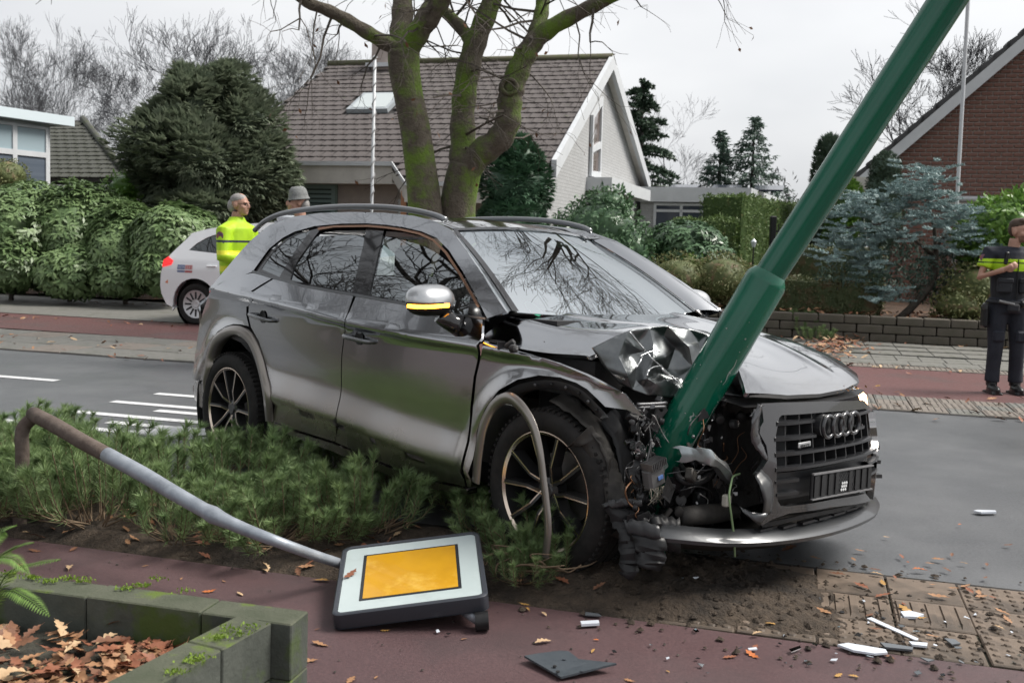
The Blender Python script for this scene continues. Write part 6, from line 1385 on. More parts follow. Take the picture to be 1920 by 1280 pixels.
o = MB().poly([uv(a0, VA+.25, -.1), uv(a1-.3, VA+.25, -.1), uv(a1-.3, VA+.25, zb3+.05), uv(a0, VA+.25, zb3+.05)]).build('wall', wb, gar, gb); setuv(o, lambda c: (TV.dot(c), c.z))
o = MB().poly([uv(a1-.3, VA+.25, -.1), zv(E_-ns_*.3, -.1), zv(E_-ns_*.3, zb3+.05), uv(a1-.3, VA+.25, zb3+.05)]).build('wall', wb, gar, gb); setuv(o, lambda c: (NV.dot(c), c.z))
w0, w1 = TV.dot(onV(1224, 400, VA)), TV.dot(onV(1346, 400, VA)); wt, wbm = onV(1280, 381, VA+.2).z, onV(1280, 430, VA+.2).z
window(gar, gb, [uv(w0, VA+.2, wbm), uv(w1, VA+.2, wbm), uv(w1, VA+.2, wt), uv(w0, VA+.2, wt)], -NV, mat('pane_blue', (.05, .06, .08), rough=.08), .09, (('v', .43), ('h', .70)))
for k in range(3):
    MB().box(uv(a0+1.2+1.5*k, VA+2.5, zt+.12), (1.0, 1.6, .06), R=Matrix.Rotation(RANG, 3, 'Z') @ Matrix.Rotation(.15, 3, 'X')).build('solar_panel', mat('solar', (.02, .025, .04), rough=.15), gar, gb)
lampb = onV(957, 403, 20.2); lg = thing('garden_lamp', 'small round orange lamp glowing by the pointed evergreen', 'lamp', lampb)
MB().lathe([(.001, -.06), (.045, -.045), (.06, 0), (.045, .045), (.001, .06)], lampb, n=12).build('globe', mat('lamp_orange', (.9, .4, .05), emit=(1, .42, .04), estr=3), lg, lampb, smooth=True); MB().tube([lampb-Vector((0, 0, .05)), Vector((lampb.x, lampb.y, 0))], .015, 6).build('stalk', M_plast, lg, lampb)

# ================================================================== red brick house on the right
VQ = 24.0; rb = uv(3, VQ, 0); bh = thing('brick_house', 'red brick house gable with white verge board at the right edge', 'house', rb)
q0, q1 = onV(1622, 322, VQ), onV(1921, 66, VQ); ru0, rz0, ru1, rz1 = TV.dot(q0), q0.z, TV.dot(q1), q1.z; rsl = (rz1-rz0)/(ru1-ru0)
UA = ru0+5.2; ZA = rz0+rsl*5.2
M_brick = mat('red_brick', (.205, .100, .076), (.138, .074, .060), rough=.85, scale=2.2, bump=.3, bscale=60, c3=(.25, .125, .095), s3=1.3, f3=.56, w3=.1)
M_mortar = mat('mortar', (.44, .38, .35), rough=.95)
def rake(u): return (rz0+rsl*(u-ru0)) if u < UA else ZA-rsl*(u-UA)
mb = MB(); mb.prism([uv(ru0+.15, VQ+.11, -.1), uv(UA+4.9, VQ+.11, -.1), uv(UA+4.9, VQ+.11, rake(UA+4.9)-.25), uv(UA, VQ+.11, ZA-.3), uv(ru0+.15, VQ+.11, rake(ru0+.15)-.25)], NV*.2); wl = mb.build('wall', M_mortar, bh, rb)
bw, bhh = .235, .094; bme = MB().bev((0, 0, 0), (bw-.026, .06, bhh-.028), .004).mesh('brick', M_brick); big = MB(); cand = []
for r in range(0, 90):
    z = .05+r*bhh
    for k in range(-1, 45):
        u = ru0+.2+bw*(k+(.5 if r % 2 else 0))
        if u+bw/2 > ru0+6 or u < ru0+.2 or z+bhh/2 > rake(u)-.10: continue
        cand.append((u, z))
vis = [c for c in cand if 2.45 < c[1] and c[0] < ru1+.15]; vis.sort(key=lambda c: -c[0]-.4*c[1]); vset = set(vis[:300])
Rz = Matrix.Rotation(RANG, 3, 'Z')
for u, z in cand:
    if (u, z) in vset: o = obj('brick', bme, wl); o.matrix_local = Matrix.Translation(uv(u, VQ+.10+random.uniform(-.006, .003), z)) @ Rz.to_4x4() @ Matrix.Identity(4)
    else: big.box(uv(u, VQ+.10, z), (bw-.026, .06, bhh-.028), R=Rz)
big.build('brick', M_brick, wl, rb, kind='stuff')
mb = MB()
def rk(u, dz): return uv(u, VQ-.12, rake(u)+dz)
for a, b in ((ru0-.25, UA), (UA, UA+5)):
    MB().prism([rk(a, 0), rk(b, 0), rk(b, -.30), rk(a, -.30)], NV*.06).build('verge_board', M_trim, bh, rb)
n = 20; L = UA-ru0+.25
for k in range(n):
    a, b = ru0-.25+L*k/n, ru0-.25+L*(k+1)/n+.06; MB().prism([rk(a, .17), rk(b, .10), rk(b, .015), rk(a, .015)], NV*.5-TV*0).build('roof_tile', M_tiled, bh, rb)
MB().prism([rk(ru0-.25, .08)+NV*.3, rk(UA, .08)+NV*.3, rk(UA, .08)+NV*9, rk(ru0-.25, .08)+NV*9], (0, 0, -.08)).build('roof', M_tiled, bh, rb)
MB().prism([rk(UA, .08)+NV*.3, rk(UA+5, .08)+NV*.3, rk(UA+5, .08)+NV*9, rk(UA, .08)+NV*9], (0, 0, -.08)).build('roof', M_tiled, bh, rb)
MB().box(uv(ru0-.12, VQ+.05, rz0-.30), (.42, .5, .34), R=Rz).build('eave_box', M_trimd, bh, rb)
MB().tube([uv(ru0-.02, VQ-.02, rz0-.4), uv(ru0-.02, VQ-.02, 0)], .05, 8).build('downpipe', M_trim, bh, rb, smooth=True)
gz1 = onV(1850, 374, VQ-.3).z; gu = TV.dot(onV(1780, 374, VQ-.3)); MB().tube([uv(gu, VQ-.3, gz1), uv(gu+5, VQ-.3, gz1)], .065, 8).build('gutter', M_trim, bh, rb, smooth=True)
MB().box(uv(gu+2.5, VQ-.05, gz1-.12), (5, .45, .14), R=Rz).build('fascia', M_trimd, bh, rb)
c = onV(1606, 376, VQ+.6); MB().box(c, (.36, 1.0, .30), R=Rz).build('porch_roof', M_trimd, bh, rb)
# ================================================================== house at the left edge
lb = atY(60, 400, 23); lb = Vector((lb.x, lb.y, 0)); lh = thing('corner_house', 'house with white fascia and tall blue windows at the left edge', 'house', lb)
A = atY(-190, 172, 20.4); B = atY(116, 221, 24.2); zt = (A.z+B.z)/2; A.z = B.z = zt; W_ = (B-A).normalized(); Nn = Vector((W_.y, -W_.x, 0))
if Nn.dot(Vector((0, -1, 0))) < 0: Nn = -Nn
C = B-Nn*7; MB().prism([A, B, B-Vector((0, 0, .22)), A-Vector((0, 0, .22))], Nn*.3).build('fascia', mat('pale_blue_trim', (.58, .66, .70), rough=.45), lh, lb); MB().prism([B+Nn*.3, C, C-Vector((0, 0, .22)), B+Nn*.3-Vector((0, 0, .22))], W_*.1).build('fascia', MATS['pale_blue_trim'], lh, lb)
MB().prism([A, B, C, A-Nn*7], (0, 0, -.1)).build('roof', M_tiled, lh, lb)
B2 = B-W_*.35; A2 = A; MB().poly([Vector((A2.x, A2.y, 0)), Vector((B2.x, B2.y, 0)), Vector((B2.x, B2.y, zt-.2)), Vector((A2.x, A2.y, zt-.2))]).build('wall', M_trim, lh, lb)
C2 = C-W_*.35; MB().poly([Vector((B2.x, B2.y, 0)), Vector((C2.x, C2.y, 0)), Vector((C2.x, C2.y, zt-.2)), Vector((B2.x, B2.y, zt-.2))]).build('wall', M_wbrick, lh, lb)
M_bl2 = mat('blind_blue', (.075, .095, .125), (.115, .14, .175), rough=.4, scale=1, stretch=(0, 0, 10)); M_sky2 = mat('pane_pale', (.30, .38, .42), rough=.1)
zz0, zz1, zz2 = 1.2, zt-.95, zt-.3
ln = (B2-A2).length; 
for k in range(7):
    s0, s1 = ln-.12-.92*(k+1), ln-.12-.92*k
    if s0 < 0: break
    p0, p1 = A2+W_*s0, A2+W_*s1
    for za_, zb_2, mm in ((zz0, zz1, M_bl2), (zz1, zz2, M_sky2)): window(lh, lb, [Vector((p0.x, p0.y, za_))+Nn*.02, Vector((p1.x, p1.y, za_))+Nn*.02, Vector((p1.x, p1.y, zb_2))+Nn*.02, Vector((p0.x, p0.y, zb_2))+Nn*.02], Nn, mm, .06)
# its lower tiled roof
r0 = atY(88, 335, 25.5); r1 = atY(240, 335, 25.5); r2 = atY(155, 226, 29.5); r3 = atY(88, 226, 29.5)
ee0, U2, S2, N2_, L2 = roofplane(r0, r1, r3, r2)
MB().prism([r0, r1, r2, r3], (0, 0, -.15)).build('roof', M_under, lh, lb)
n2 = int(L2/.30); wbot = (r1-r0).length; wtop = (r2-r3).length
tiles(lh, lb, r0, U2, S2, N2_, n2, .30, .26, lambda r: ((r3-r0).dot(U2)*r/n2, wbot+(r2-r1).dot(U2)*r/n2), M_tilem, 300)
MB().tube([r1+Vector((0, 0, .06)), r2+Vector((0, 0, .06))], .09, 8).build('hip_tiles', M_tilem, lh, lb, smooth=True)
MB().prism([r0-Vector((0, 0, .1)), r1-Vector((0, 0, .1)), r1-Vector((0, 0, .36)), r0-Vector((0, 0, .36))], (0, .1, 0)).build('fascia', M_trim, lh, lb)
MB().box((r0+r1)/2+Vector((0, .6, -1.6)), (wbot, .3, 2.4)).build('wall', M_wbrick, lh, lb)
# ================================================================== poles
def pole(name, label, p0, p1, r, m, cat='pole'):
    b = Vector((p0.x, p0.y, 0)); t = thing(name, label, cat, b); d = (p1-p0); top = p1+d*.6
    MB().tube([Vector((b.x-d.x/d.z*p0.z, b.y, -.05)), p0, p1, top], [r*1.15, r, r, r*.6], 8).build('shaft', m, t, b, smooth=True); MB().lathe([(.001, .06), (r*1.2, .03), (r*1.3, 0), (.001, -.03)], top, n=8).build('finial', m, t, b, smooth=True)
pole('flagpole', 'bare white flagpole standing before the red brick gable', atY(1794, 382, 17.5), atY(1815, 5, 17.5), .034, mat('pole_white', (.55, .57, .6), rough=.35), 'flagpole')
p0, p1 = atY(697, 388, 18.6), atY(703, 108, 18.6); b = Vector((p0.x, p0.y, 0)); t = thing('spiral_flagpole', 'white pole wound with a spiral in front of the tiled roof', 'flagpole', b)
MB().tube([Vector((p0.x-.02, p0.y, -.05)), p0, p1], .028, 8).build('shaft', M_trim, t, b, smooth=True)
sp = []; d = p1-p0
for k in range(190): a = k*.55; q = Vector((p0.x, p0.y, 0)).lerp(p1, k/189); sp.append(q+Vector((math.cos(a), math.sin(a), 0))*.034)
MB().tube(sp, .011, 4).build('spiral_wrap', mat('wrap_grey', (.3, .3, .31), rough=.6), t, b); MB().lathe([(.001, .05), (.05, 0), (.03, -.04)], p1, n=8).build('finial', M_trim, t, b)
# ================================================================== mountain pines in the verge bed
M_needle = leafmat('pine_needles', (.062, .125, .045), (.26, .35, .15), rough=.5, trans=.25, c3=(.18, .24, .10), f3=.62, s3=9, sc=12)
M_ptwig = mat('pine_twig', (.10, .07, .045), (.17, .12, .075), rough=.85, scale=20)
def pine_variant(seed, nsh=34):
    rs_ = random.Random(seed); rng = np.random.default_rng(seed); seg = []; Q = []; R = []
    for k in range(nsh):
        a = rs_.uniform(0, 6.28); rad = .30*math.sqrt(rs_.random()); p = Vector((.10*math.cos(a)*rs_.random(), .10*math.sin(a)*rs_.random(), 0)); tip = Vector((rad*math.cos(a), rad*math.sin(a), rs_.uniform(.16, .34)*(1-.35*(rad/.3)**2)+.02)); mid = Vector((tip.x*.82, tip.y*.82, tip.z*.40))
        P = catmull([p, mid, tip, tip+Vector((math.cos(a)*.02, math.sin(a)*.02, .05))], 5); r = .0035
        for i in range(len(P)-1): seg.append((*P[i], *P[i+1], r*(1-.6*i/len(P)), r*(1-.6*(i+1)/len(P))))
        m = 190; t = rng.random(m)**.75; t = .22+.78*t; A = np.array([tuple(q) for q in P]); idx = t*(len(P)-1); i0 = np.minimum(idx.astype(int), len(P)-2); f = (idx-i0)[:, None]; B = A[i0]*(1-f)+A[i0+1]*f; d = nrm(A[i0+1]-A[i0])
        ang = rng.uniform(0, 6.28, m); u = nrm(np.cross(d, np.array([[.3, .5, .81]]))); v = np.cross(d, u); D = d*rng.uniform(.55, 1.1, m)[:, None]+(u*np.cos(ang)[:, None]+v*np.sin(ang)[:, None])*.75+np.array([0, 0, .08])
        Q.append(needletris(B, D, rand_dirs(rng, m), rng.uniform(.038, .064, m), np.full(m, .0032))); R.append(np.clip(rng.normal(.25+.5*rs_.random(), .15, m), 0, 1))
    return fastmesh('needles', np.concatenate(Q), 3, M_needle, np.concatenate(R)), segmesh('twigs', seg, M_ptwig, 4)
PV = [pine_variant(200+k) for k in range(6)]
rs = random.Random(77); np_ = 0
def in_car(p, m=.0):
    q = tocar(p); return -3.75-m < q.x < .75+m and abs(q.y) < .93+m
def pine(p, sc, k, lab='low green mountain pine shrub in the verge bed beside the car', grp='mountain pines in the verge bed'):
    if -.95 < p.x < .06 and p.y < 4.46: return
    o = thing('mountain_pine', lab, 'shrub', p, grp, rs.uniform(0, 6.28)); o.scale = (sc, sc, sc*rs.uniform(.6, .92)); o.rotation_euler = (rs.uniform(-.12, .12), rs.uniform(-.12, .12), rs.uniform(0, 6.28))
    obj('needles', PV[k][0], o); obj('twigs', PV[k][1], o)
for i, u in enumerate(np.arange(-6.0, -.75, .27)):
    for j, v in enumerate((4.08, 4.36, 4.64)):
        uu, vv = u+rs.uniform(-.09, .09), v+rs.uniform(-.06, .06); p = uv(uu, vv, .02+max(0, bedz(uu, vv)))
        if in_car(p, .12): continue
        q = tocar(p)
        if rs.random() < .2: continue
        sc = rs.uniform(.72, 1.28)*(1.0 if uu < -1.6 else .9); pine(p, sc, rs.randrange(6))
for px, py, sc in [(1015, 1060, .95), (1050, 1075, .75), (960, 1045, .9), (980, 1090, .7), (900, 960, .9), (840, 945, .9), (770, 930, .9), (690, 905, .95), (610, 885, .9), (540, 880, .9), (470, 870, .85), (430, 885, .8), (930, 1010, .9), (1040, 1010, .75), (20, 905, 1.0), (55, 925, .9), (5, 870, 1.05), (85, 905, .9), (35, 862, 1.05), (75, 872, .95), (110, 850, 1.0), (10, 935, .9)]:
    p = gnd(px, py, .03); pine(p, sc, rs.randrange(6))
pine(gnd(1505, 632, .0), 1.35, 2, 'taller small pine at the leaf pile on the far pavement', None); pine(gnd(1530, 640, .0), 1.0, 3, 'shorter small pine right in the leaf pile on the far pavement', None)
# bare crooked twigs at the trampled end
r = random.Random(9)
tb_ = gnd(1000, 1085, .05); tr_ = thing('snapped_branches', 'bare snapped pine branches lying beside the front wheel', 'branch', tb_)
for k in range(9):
    p = tb_+Vector((r.uniform(-.22, .15), r.uniform(-.12, .15), r.uniform(.03, .1))); P = [p]
    for i in range(4): P.append(P[-1]+Vector((r.uniform(-.08, .1), r.uniform(-.06, .06), r.uniform(-.01, .05))))
    MB().tube(catmull(P, 3), list(np.linspace(.006, .002, 13)), 5).build('twig', M_ptwig, tr_, tb_, smooth=True)
# ================================================================== knocked-over sign post and lit priority sign
M_galv = mat('galvanised', (.36, .39, .43), (.27, .30, .34), rough=.5, metal=.5, scale=16, bump=.1, bscale=60, c3=(.22, .24, .27), s3=4, f3=.55, w3=.2)
M_rust = mat('muddy_steel', (.075, .055, .045), (.12, .095, .08), rough=.85, scale=18, bump=.5, bscale=50)
pp = [gnd(62, 776, .56), gnd(108, 800, .54), gnd(150, 825, .51), gnd(200, 852, .475), gnd(270, 890, .425), gnd(330, 926, .38), gnd(400, 965, .33), gnd(460, 992, .29), gnd(520, 1015, .26), gnd(580, 1037, .185), gnd(622, 1051, .125), gnd(640, 1057, .095)]
rr = [.036, .036, .035, .034, .033, .032, .029, .025, .022, .021, .021, .021]
spb = Vector((pp[0].x, pp[0].y, 0)); sp_ = thing('sign_post', 'grey steel sign post bent flat over the pines, its foot muddy', 'post', spb)
PP = catmull(pp, 4); RR_ = list(np.interp(np.linspace(0, len(pp)-1, len(PP)), range(len(pp)), rr)); RR_[24:26] = [.036, .030]
MB().tube(PP[:13], RR_[:13], 14).build('muddy_foot', M_rust, sp_, spb, smooth=True, label='muddy brown bent foot of the post'); MB().tube(PP[12:], RR_[12:], 14).build('tube', M_galv, sp_, spb, smooth=True)
ft = atY(42, 862, pp[0].y-.05); MB().tube(catmull([pp[0]+Vector((.03, 0, .0)), pp[0]+Vector((-.035, 0, -.05)), (pp[0]+ft)/2+Vector((-.03, 0, 0)), ft, Vector((ft.x-.02, ft.y, -.1))], 4), .033, 12).build('stump', M_rust, sp_, spb, smooth=True)
SGR = Matrix.Rotation(.0983, 4, 'Z') @ Matrix.Rotation(.1289, 4, 'X') @ Matrix.Rotation(-.1276, 4, 'Y'); SGC = Vector((-.3805, 3.9832, .1421))
sign = thing('priority_sign', 'fallen square sign with yellow centre on white, lying on the path', 'sign', SGC); sign.matrix_world = Matrix.Translation(SGC) @ SGR
def rrect(h, r, n=5): return [(sx*(h-r)+r*math.cos(a), sy*(h-r)+r*math.sin(a)) for sx, sy, a0 in ((1, 1, 0), (-1, 1, math.pi/2), (-1, -1, math.pi), (1, -1, 1.5*math.pi)) for a in np.linspace(a0, a0+math.pi/2, n)]
S2_ = .295
mb = MB(); ol = rrect(S2_, .035); il = rrect(S2_-.018, .024); il2 = rrect(S2_-.020, .024)
rows = [[Vector((x*.99, y*.99, -.062)) for x, y in ol], [Vector((x, y, -.055)) for x, y in ol], [Vector((x, y, -.004)) for x, y in ol], [Vector((x*.985, y*.985, 0)) for x, y in ol], [Vector((x, y, -.001)) for x, y in il], [Vector((x, y, -.007)) for x, y in il2]]
mb.grid(rows, close=True); mb.poly([Vector((x, y, -.062)) for x, y in reversed(ol)]); mb.build('housing', mat('sign_housing', (.035, .04, .05), rough=.35, coat=.2), sign, autos=40)
MB().prism([Vector((x, y, -.014)) for x, y in rrect(S2_-.021, .023)], (0, 0, .008)).build('white_panel', mat('sign_white', (.47, .54, .54), (.42, .49, .49), rough=.12, scale=3, coat=.3, c3=(.33, .37, .36), s3=2.5, f3=.58, w3=.2), sign)
MB().prism([Vector((x, y, -.0058)) for x, y in rrect(.198, .002, 2)], (0, 0, .0012)).build('black_border', mat('sign_black', (.02, .022, .025), rough=.2), sign)
MB().prism([Vector((x, y, -.0044)) for x, y in rrect(.185, .002, 2)], (0, 0, .0012)).build('yellow_panel', mat('sign_yellow', (.60, .31, .008), (.50, .25, .007), rough=.14, scale=5, coat=.3, c3=(.66, .40, .05), s3=3.5, f3=.55, w3=.12), sign)
mb = MB(); mb.tube([Vector((.20, -.25, -.07)), Vector((.25, -.285, -.10))], .022, 12); cl_ = mb.build('clamp', M_galv, sign, smooth=True); MB().tube([Vector((.235, -.30, -.095)), Vector((.285, -.30, -.098))], .036, 16).build('clamp_cap', M_plast, sign, autos=40)
MB().box((.2895, .16, -.02), (.004, .016, .02)).build('red_tag', mat('tag_red', (.6, .08, .03), rough=.4), sign)
# ================================================================== mossy block planter
M_mblock = mat('mossy_block', (.045, .052, .043), (.085, .094, .08), rough=.88, scale=7, bump=.5, bscale=60, bdist=.006, c3=(.055, .085, .018), s3=3.2, f3=.52, w3=.12)
M_mtop = mat('mossy_block_top', (.055, .064, .040), (.085, .09, .064), rough=.9, scale=9, bump=.6, bscale=70, bdist=.006, c3=(.085, .125, .018), s3=4.5, f3=.51, w3=.08)
plb = gnd(580, 1143, .35); plb.z = 0; planter = thing('block_planter', 'mossy concrete block planter edge in the lower left corner', 'planter', plb)
A_ = gnd(580, 1143, .35); F_ = gnd(45, 1074, .35); A_.z = F_.z = 0; dl = (F_-A_).normalized(); nl = Vector((dl.y, -dl.x, 0)); nl = nl if nl.y < 0 else -nl
Bp = gnd(540, 1166, .35); Ep = gnd(429, 1228, .35); Bp.z = Ep.z = 0; dr = (Ep-Bp).normalized(); nr = Vector((-dr.y, dr.x, 0)); nr = nr if nr.x < 0 else -nr
def block(p0, d, n, L, w, z0, z1, name='block'):
    j = .004; c = p0+d*L/2+n*w/2; R = Matrix((d, n, d.cross(n))).transposed(); mb = MB(); mb.bev(Vector((c.x, c.y, (z0+z1)/2+random.uniform(-.003, .003))), (L-j, w-.002, z1-z0-j), .004, R=R)
    me = mb.mesh(name, [M_mblock, M_mtop]); 
    for f in me.polygons:
        if f.normal.z > .5: f.material_index = 1
    return obj(name, me, planter, plb)
for cz0, cz1, sh in ((.175, .35, 0), (0, .175, .2), (-.17, .0, .1)):
    block(A_, dl, nl, .30 if not sh else .42, .115, cz0, cz1); s0 = .30 if not sh else .42
    for k in range(5): block(A_+dl*s0, dl, nl, .40, .115, cz0, cz1); s0 += .40
    st = A_+nl*.115+dl*(.062)
    s0 = 0
    for k in range(6):
        L = .22 if (k == 0 and not sh) else .38; block(st+dr*s0, dr, nr, L, .125, cz0, cz1); s0 += L
def plz(x, y): return .215+.03*nz(x, y, 4)+.012*nz(x, y, 16)
mb = MB(); xs = np.linspace(-2.6, -.62, 60); ys = np.linspace(1.6, 3.25, 50)
mb.grid([[Vector((x, y, plz(x, y))) for x in xs if True] for y in ys])
soil = mb.mesh('planter_soil', M_soil2 if 'M_soil2' in globals() else mat('planter_soil', (.035, .033, .027), (.062, .060, .045), rough=.95, scale=14, bump=.8, bscale=60, bdist=.02, c3=(.06, .085, .02), s3=5, f3=.58, w3=.1), True)
bm = bmesh.new(); bm.from_mesh(soil)
for f in list(bm.faces):
    c = f.calc_center_median(); q = c-A_
    if q.dot(nl) < .10 or (c-st).dot(nr) < .11: bm.faces.remove(f)
bm.to_mesh(soil); bm.free(); obj('soil', soil, planter, plb)
# moss cushions
r = random.Random(12); rng = np.random.default_rng(12); MP = []
for px, py, k in [(265, 1098, 60), (295, 1085, 40), (235, 1104, 50), (60, 1083, 90), (90, 1090, 70), (130, 1085, 60), (160, 1090, 50), (410, 1196, 50), (430, 1180, 40), (360, 1240, 60), (375, 1232, 40), (450, 1190, 30), (330, 1260, 50), (20, 1075, 60), (470, 1175, 30), (345, 1108, 30)]:
    c = np.array(gnd(px, py, .352)); MP.append(c+np.stack([rng.normal(0, .016, k), rng.normal(0, .010, k), np.zeros(k)], 1))
MP = np.concatenate(MP); obj('moss', fastmesh('moss', leafquads(MP, rand_dirs(rng, len(MP))*.7+np.array([0, 0, .8]), rand_dirs(rng, len(MP)), rng.uniform(.006, .014, len(MP)), rng.uniform(.004, .008, len(MP))), 4, leafmat('moss_green', (.12, .20, .02), (.22, .32, .05), rough=.8), rng.random(len(MP))), planter, plb)
# ================================================================== fern
fb = gnd(-20, 1190, .22); fern = thing('fern', 'light green fern fronds at the left edge over the planter', 'fern', fb); Gf = leafmat('leaf_fern', (.08, .15, .03), (.17, .28, .07), rough=.5, trans=.3)
def frond(P, w):
    P = catmull(P, 11); Q = []; n = len(P)
    for i in range(2, n, 1):
        t = i/n; d = (P[i]-P[i-1]).normalized(); s = d.cross(Vector((0, 0, 1))).normalized(); L = w*math.sin(math.pi*min(1, .12+t*.9))**.7
        for sg in (-1, 1):
            e = P[i]+s*sg*L+d*L*.35+Vector((0, 0, -.12*L)); nn = d*.0042*(1.1-.4*t); Q += [P[i]-nn, (P[i]+e)/2-nn*.9+Vector((0, 0, .004)), e, (P[i]+e)/2+nn*.9+Vector((0, 0, .004))]
    o = obj('frond', fastmesh('frond', np.array([tuple(q) for q in Q]), 4, Gf, np.random.random(len(Q)//4)), fern, fb); MB().tube(P, list(np.linspace(.003, .001, n)), 4).build('stalk', Gf, o)
for L, w in [([(-30, 1170, 2.75), (10, 1080, 2.72), (60, 1058, 2.7), (112, 1050, 2.68)], .045), ([(-40, 1170, 2.8), (-10, 1060, 2.8), (30, 1025, 2.78), (62, 1018, 2.75)], .04), ([(-40, 1150, 2.7), (-30, 1040, 2.75), (0, 998, 2.8), (30, 986, 2.8)], .04), ([(-40, 1170, 2.65), (10, 1110, 2.6), (50, 1120, 2.58), (92, 1155, 2.55)], .04), ([(-60, 1150, 2.6), (-20, 1060, 2.6), (20, 1045, 2.6), (55, 1075, 2.6)], .05)]:
    frond([atY(a, b, Y) for a, b, Y in L], w)
# ================================================================== fallen oak leaves
LC = [mat('oak_leaf_%s' % n, c, c2, rough=.62, scale=30, bump=.2, bscale=60) for n, c, c2 in (('tan', (0.360, 0.198, 0.102), (0.264, 0.132, 0.066)), ('brown', (0.192, 0.090, 0.048), (0.132, 0.060, 0.036)), ('orange', (0.504, 0.156, 0.042), (0.360, 0.102, 0.030)), ('pale', (0.504, 0.360, 0.216), (0.384, 0.252, 0.144)), ('ochre', (0.432, 0.252, 0.072), (0.312, 0.168, 0.048)), ('russet', (0.264, 0.102, 0.054), (0.180, 0.066, 0.036)))]
def oak_mesh(seed, m):
    r = random.Random(seed); n = 13; half = []
    for i in range(n+1):
        t = i/n; w = .30*math.sin(math.pi*(t**.8))**.75*(.55+.45*(t if t < .7 else .9)); lobe = 1+.42*math.cos(t*math.pi*2*4.0) if .12 < t < .97 else 1; half.append((t, max(.012, w*lobe*.72)))
    cu, cv, tw = r.uniform(-.55, .7), r.uniform(-.3, .5), r.uniform(-.5, .5)
    def P(t, w):
        x, y = t-.5, w; return Vector((x, y, cu*(x*x-.12)*.6+cv*abs(y)*.8+tw*x*y+.015*math.sin(9*x+3*y)))
    V = []; F = []
    for t, w in half: V += [P(t, -w), P(t, 0)-Vector((0, 0, .012)), P(t, w)]
    for i in range(n): F += [(3*i, 3*i+3, 3*i+4, 3*i+1), (3*i+1, 3*i+4, 3*i+5, 3*i+2)]
    b = len(V); V += [Vector((-.5, -.008, cu*.13*.6)), Vector((-.5, .008, cu*.13*.6)), Vector((-.68, .012, cu*.2)), Vector((-.68, 0, cu*.2))]; F.append((b, b+1, b+2, b+3))
    zm = min(v.z for v in V)
    for v in V: v.z -= zm
    return mkmesh('fallen_leaf', V, F, m, None, True)
OAK = [oak_mesh(300+k, LC[k % 6]) for k in range(18)]
rs = random.Random(31)
def leaf(p, s, col=None, label='brown fallen oak leaf lying on the reddish path', group='oak leaves on the near path', parent=None, tilt=.15, lift=.002):
    k = rs.randrange(3)*6+(col if col is not None else rs.choice([0, 0, 1, 1, 3, 4, 5, 5, 2])); o = obj('fallen_leaf', OAK[k], parent); o.location = Vector(p)+Vector((0, 0, lift)); o.scale = (s, s, s*.8); o.rotation_euler = (rs.uniform(-tilt, tilt), rs.uniform(-tilt, tilt), rs.uniform(0, 6.28))
    if parent is None: tag(o, label, 'leaf', group)
    return o
PL = 'brown fallen oak leaf lying on the reddish path'
for px, py, w, c in [(230, 990, 32, 2), (226, 1000, 30, 0), (165, 995, 22, 4), (185, 993, 18, 2), (124, 986, 18, 2), (100, 983, 14, 0), (138, 1030, 24, 1), (273, 1061, 12, 0), (498, 1071, 26, 3), (450, 1114, 22, 3), (600, 1208, 38, 0), (658, 1275, 40, 0), (1018, 1205, 36, 3), (984, 1133, 22, 4), (988, 1143, 22, 4), (1020, 1152, 18, 3), (1058, 1131, 30, 2), (1112, 1221, 16, 4), (1118, 1200, 12, 2), (1410, 1228, 36, 2), (1572, 1266, 26, 4), (1600, 1268, 20, 4), (1252, 1259, 10, 4), (722, 1182, 18, 4), (870, 1198, 14, 0), (595, 1180, 12, 1), (1085, 1118, 34, 1), (948, 1105, 38, 0), (970, 1100, 36, 0), (930, 1108, 20, 1), (365, 1024, 30, 2), (405, 1028, 22, 3), (310, 1022, 14, 4), (480, 1042, 20, 0), (515, 1055, 18, 4), (565, 1052, 24, 0), (580, 1062, 14, 3), (12, 978, 16, 1), (36, 977, 16, 2), (340, 1085, 10, 0), (420, 1090, 12, 0), (705, 1270, 14, 0), (1180, 1276, 26, 0)]:
    p = gnd(px, py, .004); leaf(p, w/(FPX/p.y), c)
for k in range(48):
    u, v = rs.uniform(-4.0, 2.4), rs.uniform(2.5, 3.85); leaf(uv(u, v, .004), rs.uniform(.035, .085))
TL = 'fallen oak leaf lying along the near road edge and its slabs'
for px, py, w, c in [(1460, 1165, 40, 0), (1445, 1172, 24, 4), (1615, 1100, 34, 5), (1545, 1148, 40, 0), (1700, 1146, 50, 4), (1775, 1070, 22, 1), (1810, 1100, 26, 0), (1760, 1120, 40, 0), (1655, 1118, 36, 5), (1840, 1120, 26, 0), (1630, 1155, 22, 1), (1725, 1160, 24, 4), (1880, 1150, 36, 0), (1870, 1180, 30, 3), (1570, 1078, 30, 1), (1390, 1060, 24, 0), (1480, 1030, 40, 1), (1530, 1048, 24, 0), (1600, 1050, 22, 0), (1690, 1045, 20, 5), (1640, 1070, 26, 1), (1890, 1023, 18, 1), (1800, 985, 12, 2), (1760, 1050, 26, 0), (1850, 1060, 18, 1), (1300, 1110, 14, 2), (1220, 1116, 20, 2), (1310, 1100, 12, 2), (1370, 1158, 26, 1), (1310, 1155, 26, 5), (1420, 1190, 22, 3), (1750, 1195, 28, 0)]:
    p = gnd(px, py, .012); leaf(p, w/(FPX/p.y), c, TL, 'oak leaves on the slabs by the road', lift=.006)
for k in range(150):
    u, v = rs.uniform(.3, 3.2), rs.uniform(4.0, 5.4)
    if rs.random() > math.exp(-((v-4.65)/.5)**2): continue
    leaf(uv(u, v, .012), rs.uniform(.035, .075), None, TL, 'oak leaves on the slabs by the road', lift=.006)
